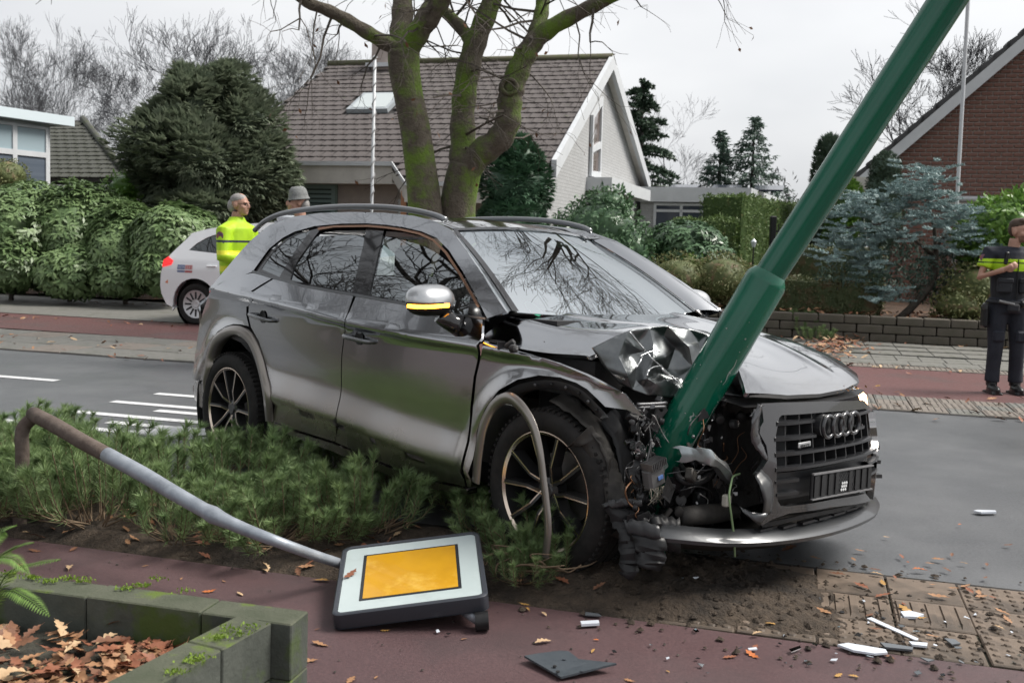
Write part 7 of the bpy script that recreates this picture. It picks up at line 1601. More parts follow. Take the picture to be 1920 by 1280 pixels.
leaf(SGC+SGR.to_3x3() @ Vector((-.245, .03, -.003)), .085, 5, 'dark brown leaf stuck on the white face of the fallen sign', None, tilt=.05).rotation_euler = (SGR @ Matrix.Rotation(1.0, 4, 'Z')).to_euler()
def litter(name, label, pts, smin, smax, parent=None, loc=None, tilt=.5, cols=(0, 1, 5, 5, 1, 0, 3)):
    V = []; F = []; M = []; base = 0
    for p in pts:
        k = rs.choice(cols); me = OAK[rs.randrange(3)*6+k]; s = rs.uniform(smin, smax); R = Matrix.Rotation(rs.uniform(0, 6.28), 3, 'Z') @ Matrix.Rotation(rs.uniform(-tilt, tilt), 3, 'X') @ Matrix.Rotation(rs.uniform(-tilt, tilt), 3, 'Y')
        V += [R @ (v.co*s)+Vector(p) for v in me.vertices]; F += [tuple(i+base for i in f.vertices) for f in me.polygons]; M += [k]*len(me.polygons); base = len(V)
    o = obj(name, mkmesh(name, V, F, LC, M, True), parent, loc, kind='stuff')
    if parent is None: tag(o, label, 'leaves')
    return o
# leaves heaped in the planter: the ones on top singly, the mass below as litter
pts = []
for k in range(1500):
    px, py = rs.uniform(-60, 480), rs.uniform(1115, 1300)
    if px < 200 and py > 1175 and rs.random() < .72: continue
    q = gnd(px, py, .24); 
    if (q-A_).dot(nl) < .15 or (q-st).dot(nr) < .15: continue
    pts.append(Vector((q.x, q.y, plz(q.x, q.y)+rs.uniform(.004, .035))))
litter('leaf_litter', 'heap of brown oak leaves filling the block planter', pts, .06, .11)
for px, py, w, c in [(262, 1165, 72, 0), (105, 1210, 34, 3), (130, 1248, 40, 0), (72, 1248, 28, 0), (375, 1152, 18, 4), (400, 1178, 32, 2), (300, 1215, 50, 5), (240, 1225, 46, 0), (340, 1185, 46, 5), (60, 1240, 30, 1), (230, 1275, 44, 0), (180, 1150, 40, 5), (130, 1140, 40, 5), (210, 1175, 40, 0)]:
    p = gnd(px, py, .265); leaf(p, w/(FPX/p.y), c, 'large curled oak leaf on top of the leaves in the planter', 'oak leaves on top in the planter', tilt=.5, lift=.012)
pts = [uv(u, v, max(0, bedz(u, v))+.012) for u, v in [(rs.uniform(-6, -.3), rs.uniform(3.88, 4.75)) for _ in range(330)] if not in_car(uv(u, v))]
litter('leaf_litter', 'brown leaves lying under the mountain pines', pts, .05, .09)
pts = [uv(u, v, .02) for u, v in [(rs.uniform(-14, 8), rs.choice([rs.uniform(16.2, 16.45), rs.gauss(13.1, .25), rs.gauss(10.6, .2), rs.gauss(9.75, .2)])) for _ in range(500)]]
litter('leaf_litter', 'brown leaves along the far kerbs and paving', pts, .06, .12)
pts = [Vector((p.x, p.y, .05+rs.uniform(0, .05))) for p in [gnd(rs.gauss(1560, 32), rs.gauss(656, 12)) for _ in range(260)]]
litter('leaf_litter', 'pile of brown leaves beside the small pine on the far pavement', pts, .08, .14)
pts = [Vector((p.x, p.y, .40+rs.uniform(-.02, .05))) for p in [uv(rs.uniform(-4, 8), VW+rs.uniform(.15, 1.2)) for _ in range(420)]]
litter('leaf_litter', 'brown leaves on the soil above the low block wall', pts, .09, .16)
pts = [uv(u, v, .13) for u, v in [(rs.uniform(-24, -5), rs.uniform(17.15, 18.6)) for _ in range(420)]]
litter('leaf_litter', 'brown leaves under the left rhododendron hedge', pts, .10, .18)
# leaves caught behind the grille on the car
pts = []
for k in range(60):
    px = rs.gauss(1565, 26); q = cplane(px, rs.uniform(742, 752), 0, .74); pts.append(CAR_T+CAR_M.to_3x3() @ Vector((rs.uniform(.66, .78), q.y, .812+rs.uniform(0, .02))))
litter('leaf_litter', 'ochre leaves caught between bonnet and grille', pts, .02, .045, cols=(4, 4, 0, 4, 2), tilt=.8)
# ================================================================== debris
M_shw = mat('debris_white', (.60, .64, .70), rough=.25, coat=.4); M_shc = glassmat('debris_clear', (.75, .8, .8), 1, 1.6); M_shg = mat('debris_grey', (.09, .10, .11), rough=.3, coat=.4)
def shardp(name, label, L, m, th=.004, z=.012, lift=None, group=None):
    P = [gnd(a, b, z+(lift[i] if lift else 0)) for i, (a, b) in enumerate(L)]; c = sum(P, Vector())/len(P); mb = MB(); mb.prism([p-c for p in P], (0, 0, th)); me = mb.mesh(name, m); o = obj(name, me); o.location = c; return tag(o, label, 'debris', group)
shardp('white_strip', 'long white plastic strip lying on the ribbed slabs', [(1625, 1160), (1634, 1158), (1722, 1198), (1719, 1202)], M_shw)
shardp('white_strip', 'white broken strip with bracket at the path edge', [(1570, 1211), (1590, 1208), (1660, 1220), (1664, 1226), (1640, 1228), (1600, 1222)], M_shw, .008)
shardp('grey_shard', 'curved dark grey plastic shard right of the white broken strip', [(1650, 1207), (1668, 1209), (1712, 1216), (1711, 1221), (1690, 1219), (1660, 1216)], M_shg, .008)
shardp('white_shard', 'short white plastic piece on the slabs right of the grey shard', [(1704, 1205), (1739, 1208), (1738, 1214), (1710, 1211)], M_shw, .008)
shardp('white_shard', 'white scrap of lamp lens among the leaves on the slabs', [(1688, 1150), (1705, 1148), (1732, 1155), (1720, 1160), (1695, 1159)], M_shw, .01)
shardp('grey_shard', 'small dark triangle shard at the right path edge', [(1725, 1233), (1752, 1238), (1740, 1241)], M_shg, .004)
shardp('grey_shard', 'dark flat shard on the slabs near the right edge', [(1770, 1198), (1790, 1200), (1801, 1208), (1785, 1210)], M_shg, .006)
shardp('white_clip', 'white plastic clip lying on the path right of the sign', [(1088, 1168), (1122, 1166), (1124, 1172), (1090, 1174)], M_shw, .01)
shardp('grey_shard', 'bluish grey triangle scrap beside the white clip', [(1098, 1148), (1122, 1151), (1128, 1156), (1097, 1154)], M_shg, .004)
shardp('white_shard', 'tiny white sliver beside the orange leaf on the path', [(1402, 1216), (1418, 1214), (1420, 1218), (1404, 1219)], M_shw)
shardp('clear_shard', 'clear glass splinter on the path near the ribbed slabs', [(1479, 1218), (1500, 1211), (1502, 1216), (1484, 1223)], M_shc)
shardp('white_strip', 'white scrap lying out on the road at the right', [(1825, 960), (1832, 958), (1866, 959), (1868, 962), (1840, 963)], M_shw, .01)
shardp('lamp_shard', 'bluish white triangular lamp shard standing in the soil', [(1248, 1086), (1310, 1082), (1275, 1100)], M_shw, .004, .06, [0, .03, -.02])
shardp('lens_shard', 'long clear headlamp lens splinter in the soil before the bumper', [(1240, 1072), (1252, 1074), (1262, 1092), (1275, 1122), (1328, 1144), (1300, 1148), (1272, 1136), (1270, 1120), (1256, 1096)], M_shc, .006, .05, [.03, .03, .01, -.01, -.03, -.03, -.02, -.01, .01])
shardp('grey_shard', 'dark curved strip poking out of the soil beside the lens splinter', [(1203, 1046), (1208, 1044), (1228, 1080), (1248, 1096), (1240, 1098), (1222, 1084)], M_shg, .006, .05, [.05, .05, 0, -.01, -.01, 0])
for i in range(130):
    u, v = rs.gauss(.5, .8), rs.gauss(3.95, .35)
    if v > 4.7: continue
    a = rs.uniform(.006, .016); c = uv(u, v, .012); mb = MB(); n = rs.randint(3, 5); mb.prism([Vector((a*math.cos(6.28*k/n+rs.uniform(-.4, .4)), a*rs.uniform(.4, 1)*math.sin(6.28*k/n), 0)) for k in range(n)], (0, 0, .002)); o = mb.build('splinter', rs.choice([M_shw, M_shg, M_shc, M_plast]), label='small plastic splinter scattered in front of the wrecked car', cat='debris', group='small splinters in front of the car'); o.location = c; o.rotation_euler = (rs.uniform(-.3, .3), rs.uniform(-.3, .3), rs.uniform(0, 6))
# black plastic plate with holes
c = gnd(1070, 1252, .012); pl = thing('plastic_plate', 'flat dark plastic plate with round holes lying on the path', 'debris', c)
L = [gnd(a, b, z) for a, b, z in [(983, 1232, .022), (1010, 1227, .02), (1050, 1222, .018), (1066, 1223, .018), (1085, 1238, .016), (1156, 1246, .03), (1052, 1272, .012)]]
mb = MB(); mb.prism(L, (0, 0, .007)); mb.build('plate', mat('plate_dark', (.045, .055, .065), (.06, .07, .08), rough=.45, scale=20), pl, c)
for a, b in ((1040, 1249), (1046, 1259), (1092, 1258), (1058, 1236)): q = gnd(a, b, .026); MB().lathe([(.0, .0035), (.0065, .0035), (.0065, 0)], q+Vector((0, 0, .0)), n=12).build('hole', M_engine if a < 1050 else mat('plate_dark', (.05, .05, .06)), pl, c)
# ================================================================== white police car parked on the far pavement
VP = NV.dot(gnd(364, 609)); pw = onV(366, 572, VP); UW = TV.dot(pw); RP = .32
M_pw = mat('police_white', (.84, .85, .87), rough=.25, coat=.6); M_pg = glassmat('police_glass', (.10, .11, .12), 1, 2.0)
pcb = uv(UW, VP+.85, 0); pcar = thing('police_car', 'white police car with roof light bar parked behind the grey SUV', 'car', pcb)
def pin(z, u=0): return .02*sstep(.75, .3, z)+.03*sstep(.85, 1.0, z)+.50*max(0, z-1.0)*.9
def s_pol(u, z):
    e = max(0, (UW-.55)-u); return uv(u, VP-.02+pin(z)+.9*e*e, z)
def pu(px, py): q = onV(px, py, VP); return (TV.dot(q), q.z)
def pul(L): return [pu(*p) for p in L]
arch = [(UW+.40*math.cos(a), RP+.40*math.sin(a)) for a in np.linspace(math.pi*1.02, 0, 14)]
rear = pul([(327, 577), (312, 570), (303, 550), (301, 535), (303, 512), (310, 486), (323, 468), (340, 447)])
roofl = pul([(346, 437), (362, 432), (378, 428), (408, 423.5), (440, 420), (480, 417.5)]); zr = roofl[-1][1]
front = [(UW+1.9, zr+.02), (UW+2.3, zr-.05), (UW+3.0, 1.12), (UW+3.5, .98), (UW+3.75, .70), (UW+3.75, .30), (UW+3.2, .22)]
arch2 = [(UW+2.72+.40*math.cos(a), RP+.40*math.sin(a)) for a in np.linspace(0, math.pi, 12)]
bodyo = [(UW-.41, .20)]+[p for p in rear]+roofl+front+arch2+[(UW+2.25, .20), (UW+.42, .20)]+arch[::-1][:-1]
wq = pul([(348, 469), (360, 456), (377.5, 444.5), (392, 439), (409, 436), (409, 476)]); wq2 = [(wq[4][0]+.10, wq[4][1]), (wq[4][0]+.95, wq[4][1]+.03), (wq[4][0]+.95, wq[5][1]-.02), (wq[5][0]+.06, wq[5][1])]; wq3 = [(wq[4][0]+1.05, wq[4][1]+.03), (wq[4][0]+1.55, wq[4][1]), (wq[4][0]+2.15, wq[5][1]), (wq[4][0]+1.05, wq[5][1]-.02)]
pb_o = panel('body_side', bodyo, s_pol, M_pw, pcar, .07, .03, holes=[wq, wq2, wq3], flip=False); pb_o.matrix_parent_inverse = Matrix.Translation(-pcb)
for w in (wq, wq2, wq3):
    o = panel('window', w, s_pol, M_pg, pcar, .08, .004, off=-.012); o.matrix_parent_inverse = Matrix.Translation(-pcb)
def s_pol2(u, z): q = s_pol(u, z); k = NV.dot(q); return q+NV*2*(VP+.86-k)
for nme, w, m in (('body_side', bodyo, M_pw), ('window', wq, M_pg), ('window', wq2, M_pg), ('window', wq3, M_pg)):
    o = panel(nme, w, s_pol2, m, pcar, .09, .02, holes=[wq, wq2, wq3] if nme == 'body_side' else [], flip=True, off=-.012 if nme == 'window' else 0); o.matrix_parent_inverse = Matrix.Translation(-pcb)
def cross(prof, name, m, th=0):
    mb = MB(); rows = []
    for u, z in prof:
        a = s_pol(u, z); b = s_pol2(u, z); rows.append([a.lerp(b, t)+Vector((0, 0, .03*math.sin(math.pi*t))) for t in np.linspace(0, 1, 9)])
    mb.grid(rows); return mb.build(name, m, pcar, pcb, smooth=True)
cross(roofl+front[:2], 'roof', M_pw); cross(rear[:6], 'rear_bumper', M_pw); cross(rear[5:]+roofl[:1], 'rear_window', M_pg); cross(front[1:3], 'windscreen', M_pg); cross(front[2:5], 'bonnet', M_pw); cross(front[4:6], 'front_bumper', M_pw)
MB().box(uv(UW+1.5, VP+.86, .5), (3.6, 1.3, .4), R=Matrix.Rotation(RANG, 3, 'Z')).build('chassis', M_plast, pcar, pcb)
for du, sv in ((0, 0), (2.72, 0), (0, 1), (2.72, 1)):
    w = bpy.data.objects.new('wheel', None); link(w, pcar); o_ = uv(UW+du, VP+.10 if not sv else VP+1.62, RP); w.location = o_-pcb; w.rotation_euler = (0, 0, RANG+(math.pi if sv else 0))
    mb = MB(); mb.lathe([(.20, -.08), (.235, -.105), (.29, -.105), (.318, -.07), (.322, 0), (.318, .07), (.29, .1), (.2, .1)], axis='Y', n=36); mb.build('tyre', M_rub, w, autos=50)
    mb = MB(); mb.lathe([(.0, -.085), (.05, -.088), (.06, -.080), (.19, -.088), (.215, -.100), (.225, -.085)], axis='Y', n=36); cp_ = mb.build('hubcap', mat('hubcap_silver', (.55, .55, .56), rough=.35, metal=.6), w, autos=40)
    for k in range(12):
        a = 2*math.pi*k/12; MB().box((.135*math.cos(a), -.089, .135*math.sin(a)), (.11, .006, .026), R=Matrix.Rotation(-a, 3, 'Y')).build('hubcap_slot', M_engine, cp_)
    mb = MB(); mb.lathe([(.39, -.02), (.39, .25), (0, .25)], axis='Y', n=24); mb.build('wheel_housing', M_engine, w)
tl = pul([(307, 487), (314, 481), (324, 488), (322, 496), (306, 500)])
MB().prism([s_pol(u, z)+NV*-.012 for u, z in tl], NV*.06).build('tail_lamp', M_redl, pcar, pcb)
MB().prism([s_pol(*pu(a, b))-NV*.006 for a, b in [(311, 529), (316, 524), (316, 531)]], NV*.01).build('reflector', mat('refl_orange', (.7, .25, .12), rough=.3), pcar, pcb)
# sticker: blue block with lines and red emergency number
st0, st1 = pu(334, 510), pu(362, 497)
def sq(u0, u1, z0, z1, m, o=.006): return MB().poly([s_pol(u, z)-NV*o for u, z in ((u0, z0), (u1, z0), (u1, z1), (u0, z1))]).build('sticker', m, pcar, pcb)
um = (st0[0]+st1[0])/2; zm = (st0[1]+st1[1])/2
sq(st0[0], um, zm-.012, st1[1], mat('sticker_blue', (.16, .20, .34), rough=.5)); sq(st0[0], um, st0[1], zm-.028, MATS['sticker_blue']); sq(um+.005, st1[0], zm-.012, st1[1], mat('sticker_pink', (.62, .36, .36), rough=.5)); sq(um+.005, st1[0], st0[1], zm-.028, mat('sticker_red', (.45, .10, .10), rough=.5))
TM = Matrix((TV, Vector((0, 0, 1)), -NV)).transposed().to_4x4(); tp = s_pol((um+st1[0])/2, (zm+st1[1])/2-.008)-NV*.010; TM.translation = tp
text('112', .075, MATS['sticker_red'], pcar, Matrix.Translation(-pcb) @ TM, .001)
TM2 = TM.copy(); TM2.translation = s_pol((um+st0[0])/2, (zm+st1[1])/2-.008)-NV*.010; text('POLITIE', .040, mat('sticker_pale', (.55, .58, .66), rough=.5), pcar, Matrix.Translation(-pcb) @ TM2, .001)
hd = pu(398, 499); MB().bev(s_pol(*hd)-NV*.02, (.18, .03, .025), .008, R=Matrix.Rotation(RANG, 3, 'Z')).build('door_handle', M_pw, pcar, pcb)
# light bar
lb0, lb1 = pu(471, 411), pu(545, 401); lbm = uv((lb0[0]+lb1[0])/2+.1, VP+.86, zr+.075)
lbr = MB().bev(lbm, (.36, 1.15, .10), .03, R=Matrix.Rotation(RANG, 3, 'Z')).build('light_bar', mat('bar_clear', (.55, .58, .62), rough=.15, coat=1), pcar, pcb, autos=40)
MB().bev(lbm-Vector((0, 0, .055)), (.5, 1.0, .03), .01, R=Matrix.Rotation(RANG, 3, 'Z')).build('bar_base', mat('bar_grey', (.35, .36, .38), rough=.4), pcar, pcb)
for k in (-1, 1): MB().bev(lbm+Rz @ Vector((0, k*.38, 0)), (.37, .2, .085), .02, R=Matrix.Rotation(RANG, 3, 'Z')).build('blue_lens', mat('lens_blue', (.25, .32, .5), rough=.15, coat=1), lbr)

# ================================================================== people
M_skin = mat('skin', (.46, .27, .20), (.40, .22, .16), rough=.5, scale=14); M_navy = mat('navy_cloth', (.012, .014, .022), (.021, .024, .034), rough=.85, scale=12, bump=.35, bscale=22, bdist=.01)
M_vest = mat('vest_black', (.011, .012, .016), (.018, .02, .025), rough=.75, scale=16, bump=.3, bscale=30)
M_lime = mat('hivis_lime', (.46, .72, .02), (.38, .62, .015), rough=.6, scale=9, bump=.25, bscale=18, emit=None); M_boot = mat('boot_leather', (.012, .012, .013), rough=.35)
M_limed = mat('hivis_band', (.62, .70, .10), rough=.5); M_hairb = mat('hair_brown', (.045, .028, .018), (.075, .048, .032), rough=.6, scale=60, stretch=(1, 1, .3)); M_hairg = mat('hair_grey', (.22, .21, .20), (.32, .31, .30), rough=.6, scale=60)
M_tweed = mat('tweed', (.24, .25, .245), (.15, .155, .155), rough=.95, scale=60, bump=.3, bscale=120)
def ell(mb, c, r, R=None, nu=16, nv=10): mb.grid(sup(c, r, R, 2.0, nu, nv), close=True); return mb
def flat(mb, k, i0=0):
    for v in mb.V[i0:]: v.y *= k
def remesh(name, mb, m, vox, parent, it=3, fmat=None):
    me = mb.mesh(name, m if isinstance(m, list) else [m]); o = bpy.data.objects.new(name, me); COL.objects.link(o)
    md = o.modifiers.new('r', 'REMESH'); md.mode = 'VOXEL'; md.voxel_size = vox; md.use_smooth_shade = True
    if it: ms = o.modifiers.new('s', 'SMOOTH'); ms.iterations = it; ms.factor = .5
    dg = bpy.context.evaluated_depsgraph_get(); me2 = bpy.data.meshes.new_from_object(o.evaluated_get(dg)); bpy.data.objects.remove(o); me2.name = name
    me2.materials.clear()
    for q in (m if isinstance(m, list) else [m]): me2.materials.append(q)
    if fmat: 
        for f in me2.polygons: f.material_index = fmat(f.center)
    for f in me2.polygons: f.use_smooth = True
    return obj(name, me2, parent)
def head(mb, c, turn, s=1.):
    """head round c (centre), face to -y turned by turn about z"""
    R = Matrix.Rotation(turn, 3, 'Z'); P = lambda x, y, z: Vector(c)+R @ Vector((x, y, z))*s
    ell(mb, P(0, .012, .03), (.076*s, .096*s, .095*s), R); ell(mb, P(0, -.035, -.04), (.058*s, .062*s, .075*s), R); ell(mb, P(0, -.062, -.088), (.030*s, .030*s, .026*s), R)
    ell(mb, P(0, -.098, -.012), (.013*s, .022*s, .026*s), R); ell(mb, P(0, -.104, -.028), (.016*s, .016*s, .011*s), R)      # nose
    ell(mb, P(0, -.080, .026), (.055*s, .016*s, .012*s), R)                                                             # brow
    ell(mb, P(0, -.086, -.058), (.024*s, .012*s, .010*s), R)                                                            # lips
    for k in (-1, 1): ell(mb, P(k*.078, .015, -.008), (.010*s, .022*s, .034*s), R); ell(mb, P(k*.042, -.058, -.028), (.026*s, .026*s, .026*s), R)
    return P
def eyes(parent, P, glasses=False, s=1.):
    for k in (-1, 1):
        MB().lathe([(.001, -.010), (.008, -.006), (.010, 0), (.008, .006), (.001, .010)], P(k*.032, -.082, .008), n=8).build('eye', M_engine, parent, smooth=True)
    if glasses:
        for k in (-1, 1):
            MB().tube([P(k*.034+.024*math.cos(a), -.098, .004+.017*math.sin(a)) for a in np.linspace(0, 6.28, 15)], .0018, 5).build('spectacles', M_plast, parent); MB().tube([P(k*.058, -.096, .008), P(k*.080, -.02, .012)], .002, 5).build('spectacles', M_plast, parent)
def hand(mb, w, d, n, s=1.):
    """palm and five curled fingers from wrist w along d, palm side n"""
    d = Vector(d).normalized(); n = (Vector(n)-d*Vector(n).dot(d)).normalized(); b = d.cross(n)
    mb.tube([w-d*.02, w+d*.04*s, w+d*.085*s], [.026*s, .036*s, .032*s], 10, sx=.6)
    for k in range(4):
        q = w+d*.080*s+b*(k-1.5)*.019*s; L = [.062, .072, .068, .052][k]*s; mb.tube([q-d*.02, q+d*L*.45+n*.006, q+d*L*.75+n*.026, q+d*L*.8+n*.046], [.0095*s, .0092*s, .0085*s, .007*s], 8)
    q = w+d*.03*s-b*.030*s; mb.tube([q, q+d*.03-b*.018+n*.012, q+d*.058-b*.012+n*.028], [.012*s, .011*s, .009*s], 8)
# ---- officer standing at the right edge
OB = atY(1880, 738, 10.35); OB.z = 0; off = thing('person', 'officer in dark uniform with lime chest bands standing at the right edge', 'person', OB, None, -.05)
V_ = Vector; sh, el_, wr = V_((-.215, 0, 1.435)), V_((-.30, -.02, 1.20)), V_((-.13, -.165, 1.285))
mb = MB(); P = head(mb, (.075, -.02, 1.675), .62); mb.tube([V_((.04, .0, 1.60)), V_((.03, .01, 1.50)), V_((.02, .01, 1.42))], [.056, .058, .07], 12)
mb.tube([V_((.02, .01, 1.46)), V_((.01, .01, 1.2)), V_((.0, .01, .95)), V_((0, .01, .86))], [.105, .11, .10, .10], 14, sx=1.0)
mb.tube([V_((-.05, .01, 1.43)), sh, el_, wr], [.07, .058, .044, .030], 12); mb.tube([V_((.07, .01, 1.43)), V_((.235, 0, 1.43)), V_((.31, .02, 1.16)), V_((.24, -.10, .98))], [.07, .058, .044, .030], 12)
hand(mb, wr, V_((.75, -.25, .35)), V_((.1, .9, .1))); hand(mb, V_((.24, -.10, .98)), V_((-.5, -.5, -.3)), V_((-.5, .6, .2)))
for x in (-.10, .11): mb.tube([V_((x*.9, .01, .92)), V_((x, 0, .5)), V_((x, .01, .12))], [.085, .062, .045], 12)

def face_m(c): 
    q = (c-V_((.075, -.02, 1.675))); return 1 if (q.z < -.045 and q.z > -.125 and (Matrix.Rotation(-.62, 3, 'Z') @ q).y < -.015) else 0
body = remesh('body', mb, [M_skin, mat('stubble', (.26, .145, .10), (.20, .11, .08), rough=.6, scale=40)], .008, off, 3, face_m); eyes(body, P)
mb = MB(); R = Matrix.Rotation(.62, 3, 'Z')
for a, r_ in (((0, .02, .070), (.080, .095, .068)), ((0, -.035, .105), (.066, .055, .036)), ((0, .07, .02), (.070, .050, .075))): ell(mb, V_((.075, -.02, 1.675))+R @ V_(a), r_, R)
remesh('hair', mb, M_hairb, .008, body, 2)
mb = MB(); mb.tube([V_((.02, .01, 1.515)), V_((.015, .01, 1.46)), V_((.01, .005, 1.38)), V_((.0, .005, 1.2)), V_((0, .01, .98)), V_((0, .01, .88))], [.085, .165, .195, .185, .168, .172], 18); flat(mb, .76)
mb.tube([V_((-.06, .01, 1.43)), sh+V_((0, 0, .01)), sh*.42+el_*.58], [.10, .085, .075], 12); mb.tube([V_((.08, .01, 1.43)), V_((.235, 0, 1.44)), V_((.28, .01, 1.28))], [.10, .085, .075], 12)
def shirt_m(c): return 1 if (1.275 < c.z < 1.345 or 1.362 < c.z < 1.392) else (2 if c.z < 1.42 and abs(c.x) < .17 and c.z > .9 else 0)
remesh('shirt', mb, [M_navy, M_lime, M_vest], .011, off, 3, shirt_m)
for x in (-.10, .12):
    MB().bev(V_((x, -.135, 1.12)), (.15, .05, .15), .018).build('vest_pocket', M_vest, off); MB().bev(V_((x, -.155, 1.175)), (.158, .03, .05), .01).build('pocket_flap', M_vest, off)
MB().bev(V_((-.10, -.145, 1.40)), (.035, .04, .13), .01, R=Matrix.Rotation(.15, 3, 'Y')).build('radio', M_plast, off); MB().lathe([(.001, -.03), (.03, -.03), (.03, 0)], V_((.125, -.148, 1.29)), 'Y', 14).build('camera_badge', M_plast, off); MB().box(V_((.02, -.148, 1.18)), (.008, .01, .42)).build('vest_zip', M_plast, off)
MB().lathe([(.001, -.002), (.036, -.002), (.036, 0)], V_((-.292, -.045, 1.40)), 'Y', 12, R=None).build('sleeve_badge', mat('badge_cloth', (.35, .12, .05), (.05, .06, .16), rough=.7, scale=40), off)
mb = MB()
for x in (-.105, .115): mb.tube([V_((x*.75, .01, .99)), V_((x*.95, .0, .72)), V_((x, -.01, .48)), V_((x*1.05, .01, .25)), V_((x*1.08, .01, .12))], [.108, .094, .076, .070, .074], 14)
mb.tube([V_((0, .01, .98)), V_((0, .01, .84))], [.16, .15], 16, sx=1.0); remesh('trousers', mb, M_navy, .011, off, 2)
for x in (-.113, .124):
    mb = MB(); mb.tube([V_((x, .015, .22)), V_((x, .015, .08))], [.062, .056], 12); ell(mb, V_((x-.01, -.06, .05)), (.052, .13, .048)); mb.box(V_((x-.008, -.04, .012)), (.10, .27, .024)); remesh('boot', mb, M_boot, .009, off, 2)
mb = MB(); mb.tube([V_((.19*math.cos(a), .01+.165*math.sin(a), .955)) for a in np.linspace(0, 2*math.pi, 25)], .028, 6, sx=.5); belt = mb.build('belt', M_vest, off, smooth=True)
MB().bev(V_((-.235, -.02, .80)), (.055, .11, .24), .02).build('holster', M_plast, belt); MB().bev(V_((-.245, -.05, .90)), (.05, .06, .08), .015).build('holster_grip', M_plastg, belt); MB().tube([V_((-.16, -.17, .965)), V_((-.02, -.20, .935))], .016, 8).build('torch', M_alud, belt); MB().bev(V_((-.02, -.185, .90)), (.12, .05, .09), .02).build('pouch', M_vest, belt); MB().bev(V_((.09, -.165, .94)), (.08, .05, .07), .02).build('pouch', M_plast, belt)
for x in (-.11, .12): MB().bev(V_((x, -.09, .60)), (.12, .05, .12), .02).build('knee_patch', M_navy, off)
MB().bev(V_((.20, -.10, .66)), (.06, .06, .09), .02).build('yellow_holster', mat('taser_yellow', (.7, .5, .02), rough=.4), off)
# ---- officer in the lime jacket, turned to the right
LB = atY(443, 690, 10.9); LB.z = 0; lo = thing('person', 'grey haired officer in lime yellow jacket beside the white car', 'person', LB, None, math.radians(68))
mb = MB(); P = head(mb, (0, -.035, 1.755), .10); mb.tube([V_((0, .0, 1.68)), V_((0, .015, 1.55))], [.058, .068], 12); mb.tube([V_((0, .01, 1.52)), V_((0, .01, .95))], [.14, .15], 14)
mb.tube([V_((-.08, 0, 1.47)), V_((-.21, 0, 1.45)), V_((-.25, -.03, 1.20)), V_((-.06, -.24, 1.18))], [.07, .058, .045, .030], 12); mb.tube([V_((.08, 0, 1.47)), V_((.21, 0, 1.45)), V_((.25, -.03, 1.20)), V_((.06, -.25, 1.20))], [.07, .058, .045, .030], 12)
hand(mb, V_((-.06, -.24, 1.18)), V_((.9, -.1, .1)), V_((0, .9, 0))); hand(mb, V_((.06, -.25, 1.2)), V_((-.9, -.05, -.1)), V_((0, .9, 0)))
for x in (-.1, .1): mb.tube([V_((x, .01, .96)), V_((x, 0, .5)), V_((x, .01, .08))], [.085, .06, .045], 12)
b2 = remesh('body', mb, M_skin, .008, lo, 3); eyes(b2, P, True)
mb = MB(); ell(mb, V_((0, -.012, 1.812)), (.080, .098, .068)); ell(mb, V_((0, .055, 1.745)), (.078, .060, .080)); 
hr = remesh('hair', mb, M_hairg, .008, b2, 2)
mb = MB(); mb.tube([V_((0, .015, 1.625)), V_((0, .012, 1.56)), V_((0, .01, 1.50)), V_((0, .005, 1.35)), V_((0, .005, 1.15)), V_((0, .01, 1.02)), V_((0, .01, .99))], [.085, .125, .20, .215, .21, .20, .19], 18); flat(mb, .82)
for k in (-1, 1): mb.tube([V_((k*.08, .01, 1.49)), V_((k*.215, 0, 1.465)), V_((k*.27, -.03, 1.20)), V_((k*.15, -.19, 1.16)), V_((k*-.02, -.26, 1.19))], [.105, .095, .082, .072, .055], 12)
def jack_m(c): return 1 if (1.345 < c.z < 1.375 and c.y > -.30) else (2 if (1.22 < c.z < 1.27 or 1.04 < c.z < 1.10) else 0)
jk = remesh('jacket', mb, [M_lime, mat('jacket_band_dark', (.03, .035, .06), rough=.6), mat('jacket_band_yellow', (.80, .80, .05), rough=.45)], .012, lo, 2, jack_m)
MB().lathe([(.001, -.004), (.045, -.004), (.045, 0)], V_((-.305, -.01, 1.42)), 'X', 12).build('sleeve_badge', mat('badge_cloth', (.3, .1, .1)), jk)
mb = MB()
for x in (-.105, .105): mb.tube([V_((x*.8, .01, 1.04)), V_((x, 0, .7)), V_((x, 0, .45)), V_((x, .01, .06))], [.115, .10, .085, .075], 14)
remesh('trousers', mb, M_navy, .012, lo, 2)
for x in (-.105, .105):
    mb = MB(); mb.tube([V_((x, .015, .18)), V_((x, .015, .06))], [.058, .054], 12); ell(mb, V_((x, -.06, .045)), (.05, .13, .044)); remesh('boot', mb, M_boot, .01, lo, 2)
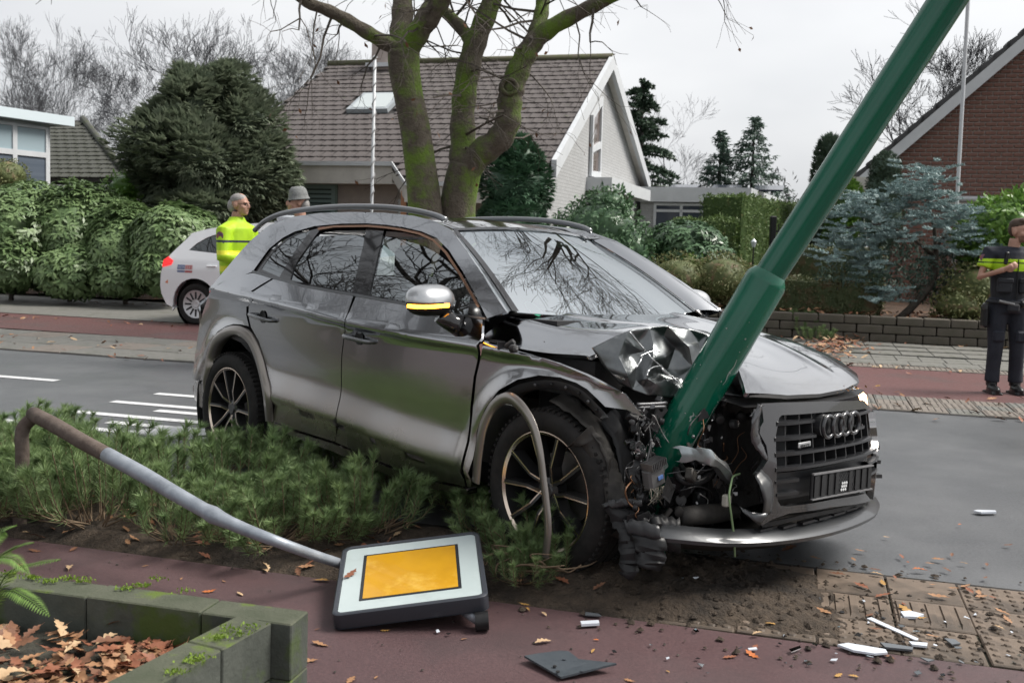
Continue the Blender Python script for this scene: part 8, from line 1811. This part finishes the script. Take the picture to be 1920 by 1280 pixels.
# ---- man in a tweed hat behind the car roof, facing left
HB = atY(558, 690, 10.8); HB.z = 0.07; hm = thing('person', 'man in grey tweed hat seen over the SUV roof, facing left', 'person', HB, None, math.radians(-68))
mb = MB(); P = head(mb, (0, -.03, 1.725), .0); mb.tube([V_((0, 0, 1.66)), V_((0, .015, 1.5))], [.058, .07], 12); mb.tube([V_((0, .01, 1.5)), V_((0, .01, .92))], [.14, .15], 14)
for k in (-1, 1): mb.tube([V_((k*.08, 0, 1.44)), V_((k*.21, 0, 1.42)), V_((k*.26, .0, 1.12)), V_((k*.25, -.08, .88))], [.07, .058, .045, .030], 12); hand(mb, V_((k*.25, -.08, .88)), V_((0, -.2, -1)), V_((-k, 0, 0))); mb.tube([V_((k*.1, .01, .94)), V_((k*.1, 0, .5)), V_((k*.1, .01, .08))], [.085, .06, .045], 12)
b3 = remesh('body', mb, M_skin, .008, hm, 3); eyes(b3, P)
mb = MB(); mb.lathe([(.001, .112), (.06, .108), (.092, .075), (.104, .02), (.106, .0), (.120, -.026), (.117, -.032), (.10, -.008)], V_((0, -.015, 1.785)), n=28, R=Matrix.Rotation(.12, 3, 'X')); mb.build('hat', M_tweed, b3, autos=50)
mb = MB(); ell(mb, V_((0, .05, 1.70)), (.076, .058, .075)); remesh('hair', mb, M_hairg, .01, b3, 2)
mb = MB(); mb.tube([V_((0, .015, 1.56)), V_((0, .01, 1.46)), V_((0, .005, 1.2)), V_((0, .01, .75))], [.08, .185, .20, .20], 18)
for k in (-1, 1): mb.tube([V_((k*.08, .01, 1.44)), V_((k*.215, 0, 1.42)), V_((k*.27, .0, 1.12)), V_((k*.26, -.07, .92))], [.10, .085, .07, .055], 12)
remesh('coat', mb, M_navy, .014, hm, 2)
mb = MB()
for k in (-1, 1): mb.tube([V_((k*.09, .01, .9)), V_((k*.1, 0, .5)), V_((k*.1, .01, .05))], [.11, .085, .075], 12); ell(mb, V_((k*.1, -.06, .045)), (.05, .13, .045))
remesh('trousers', mb, M_navy, .014, hm, 2)
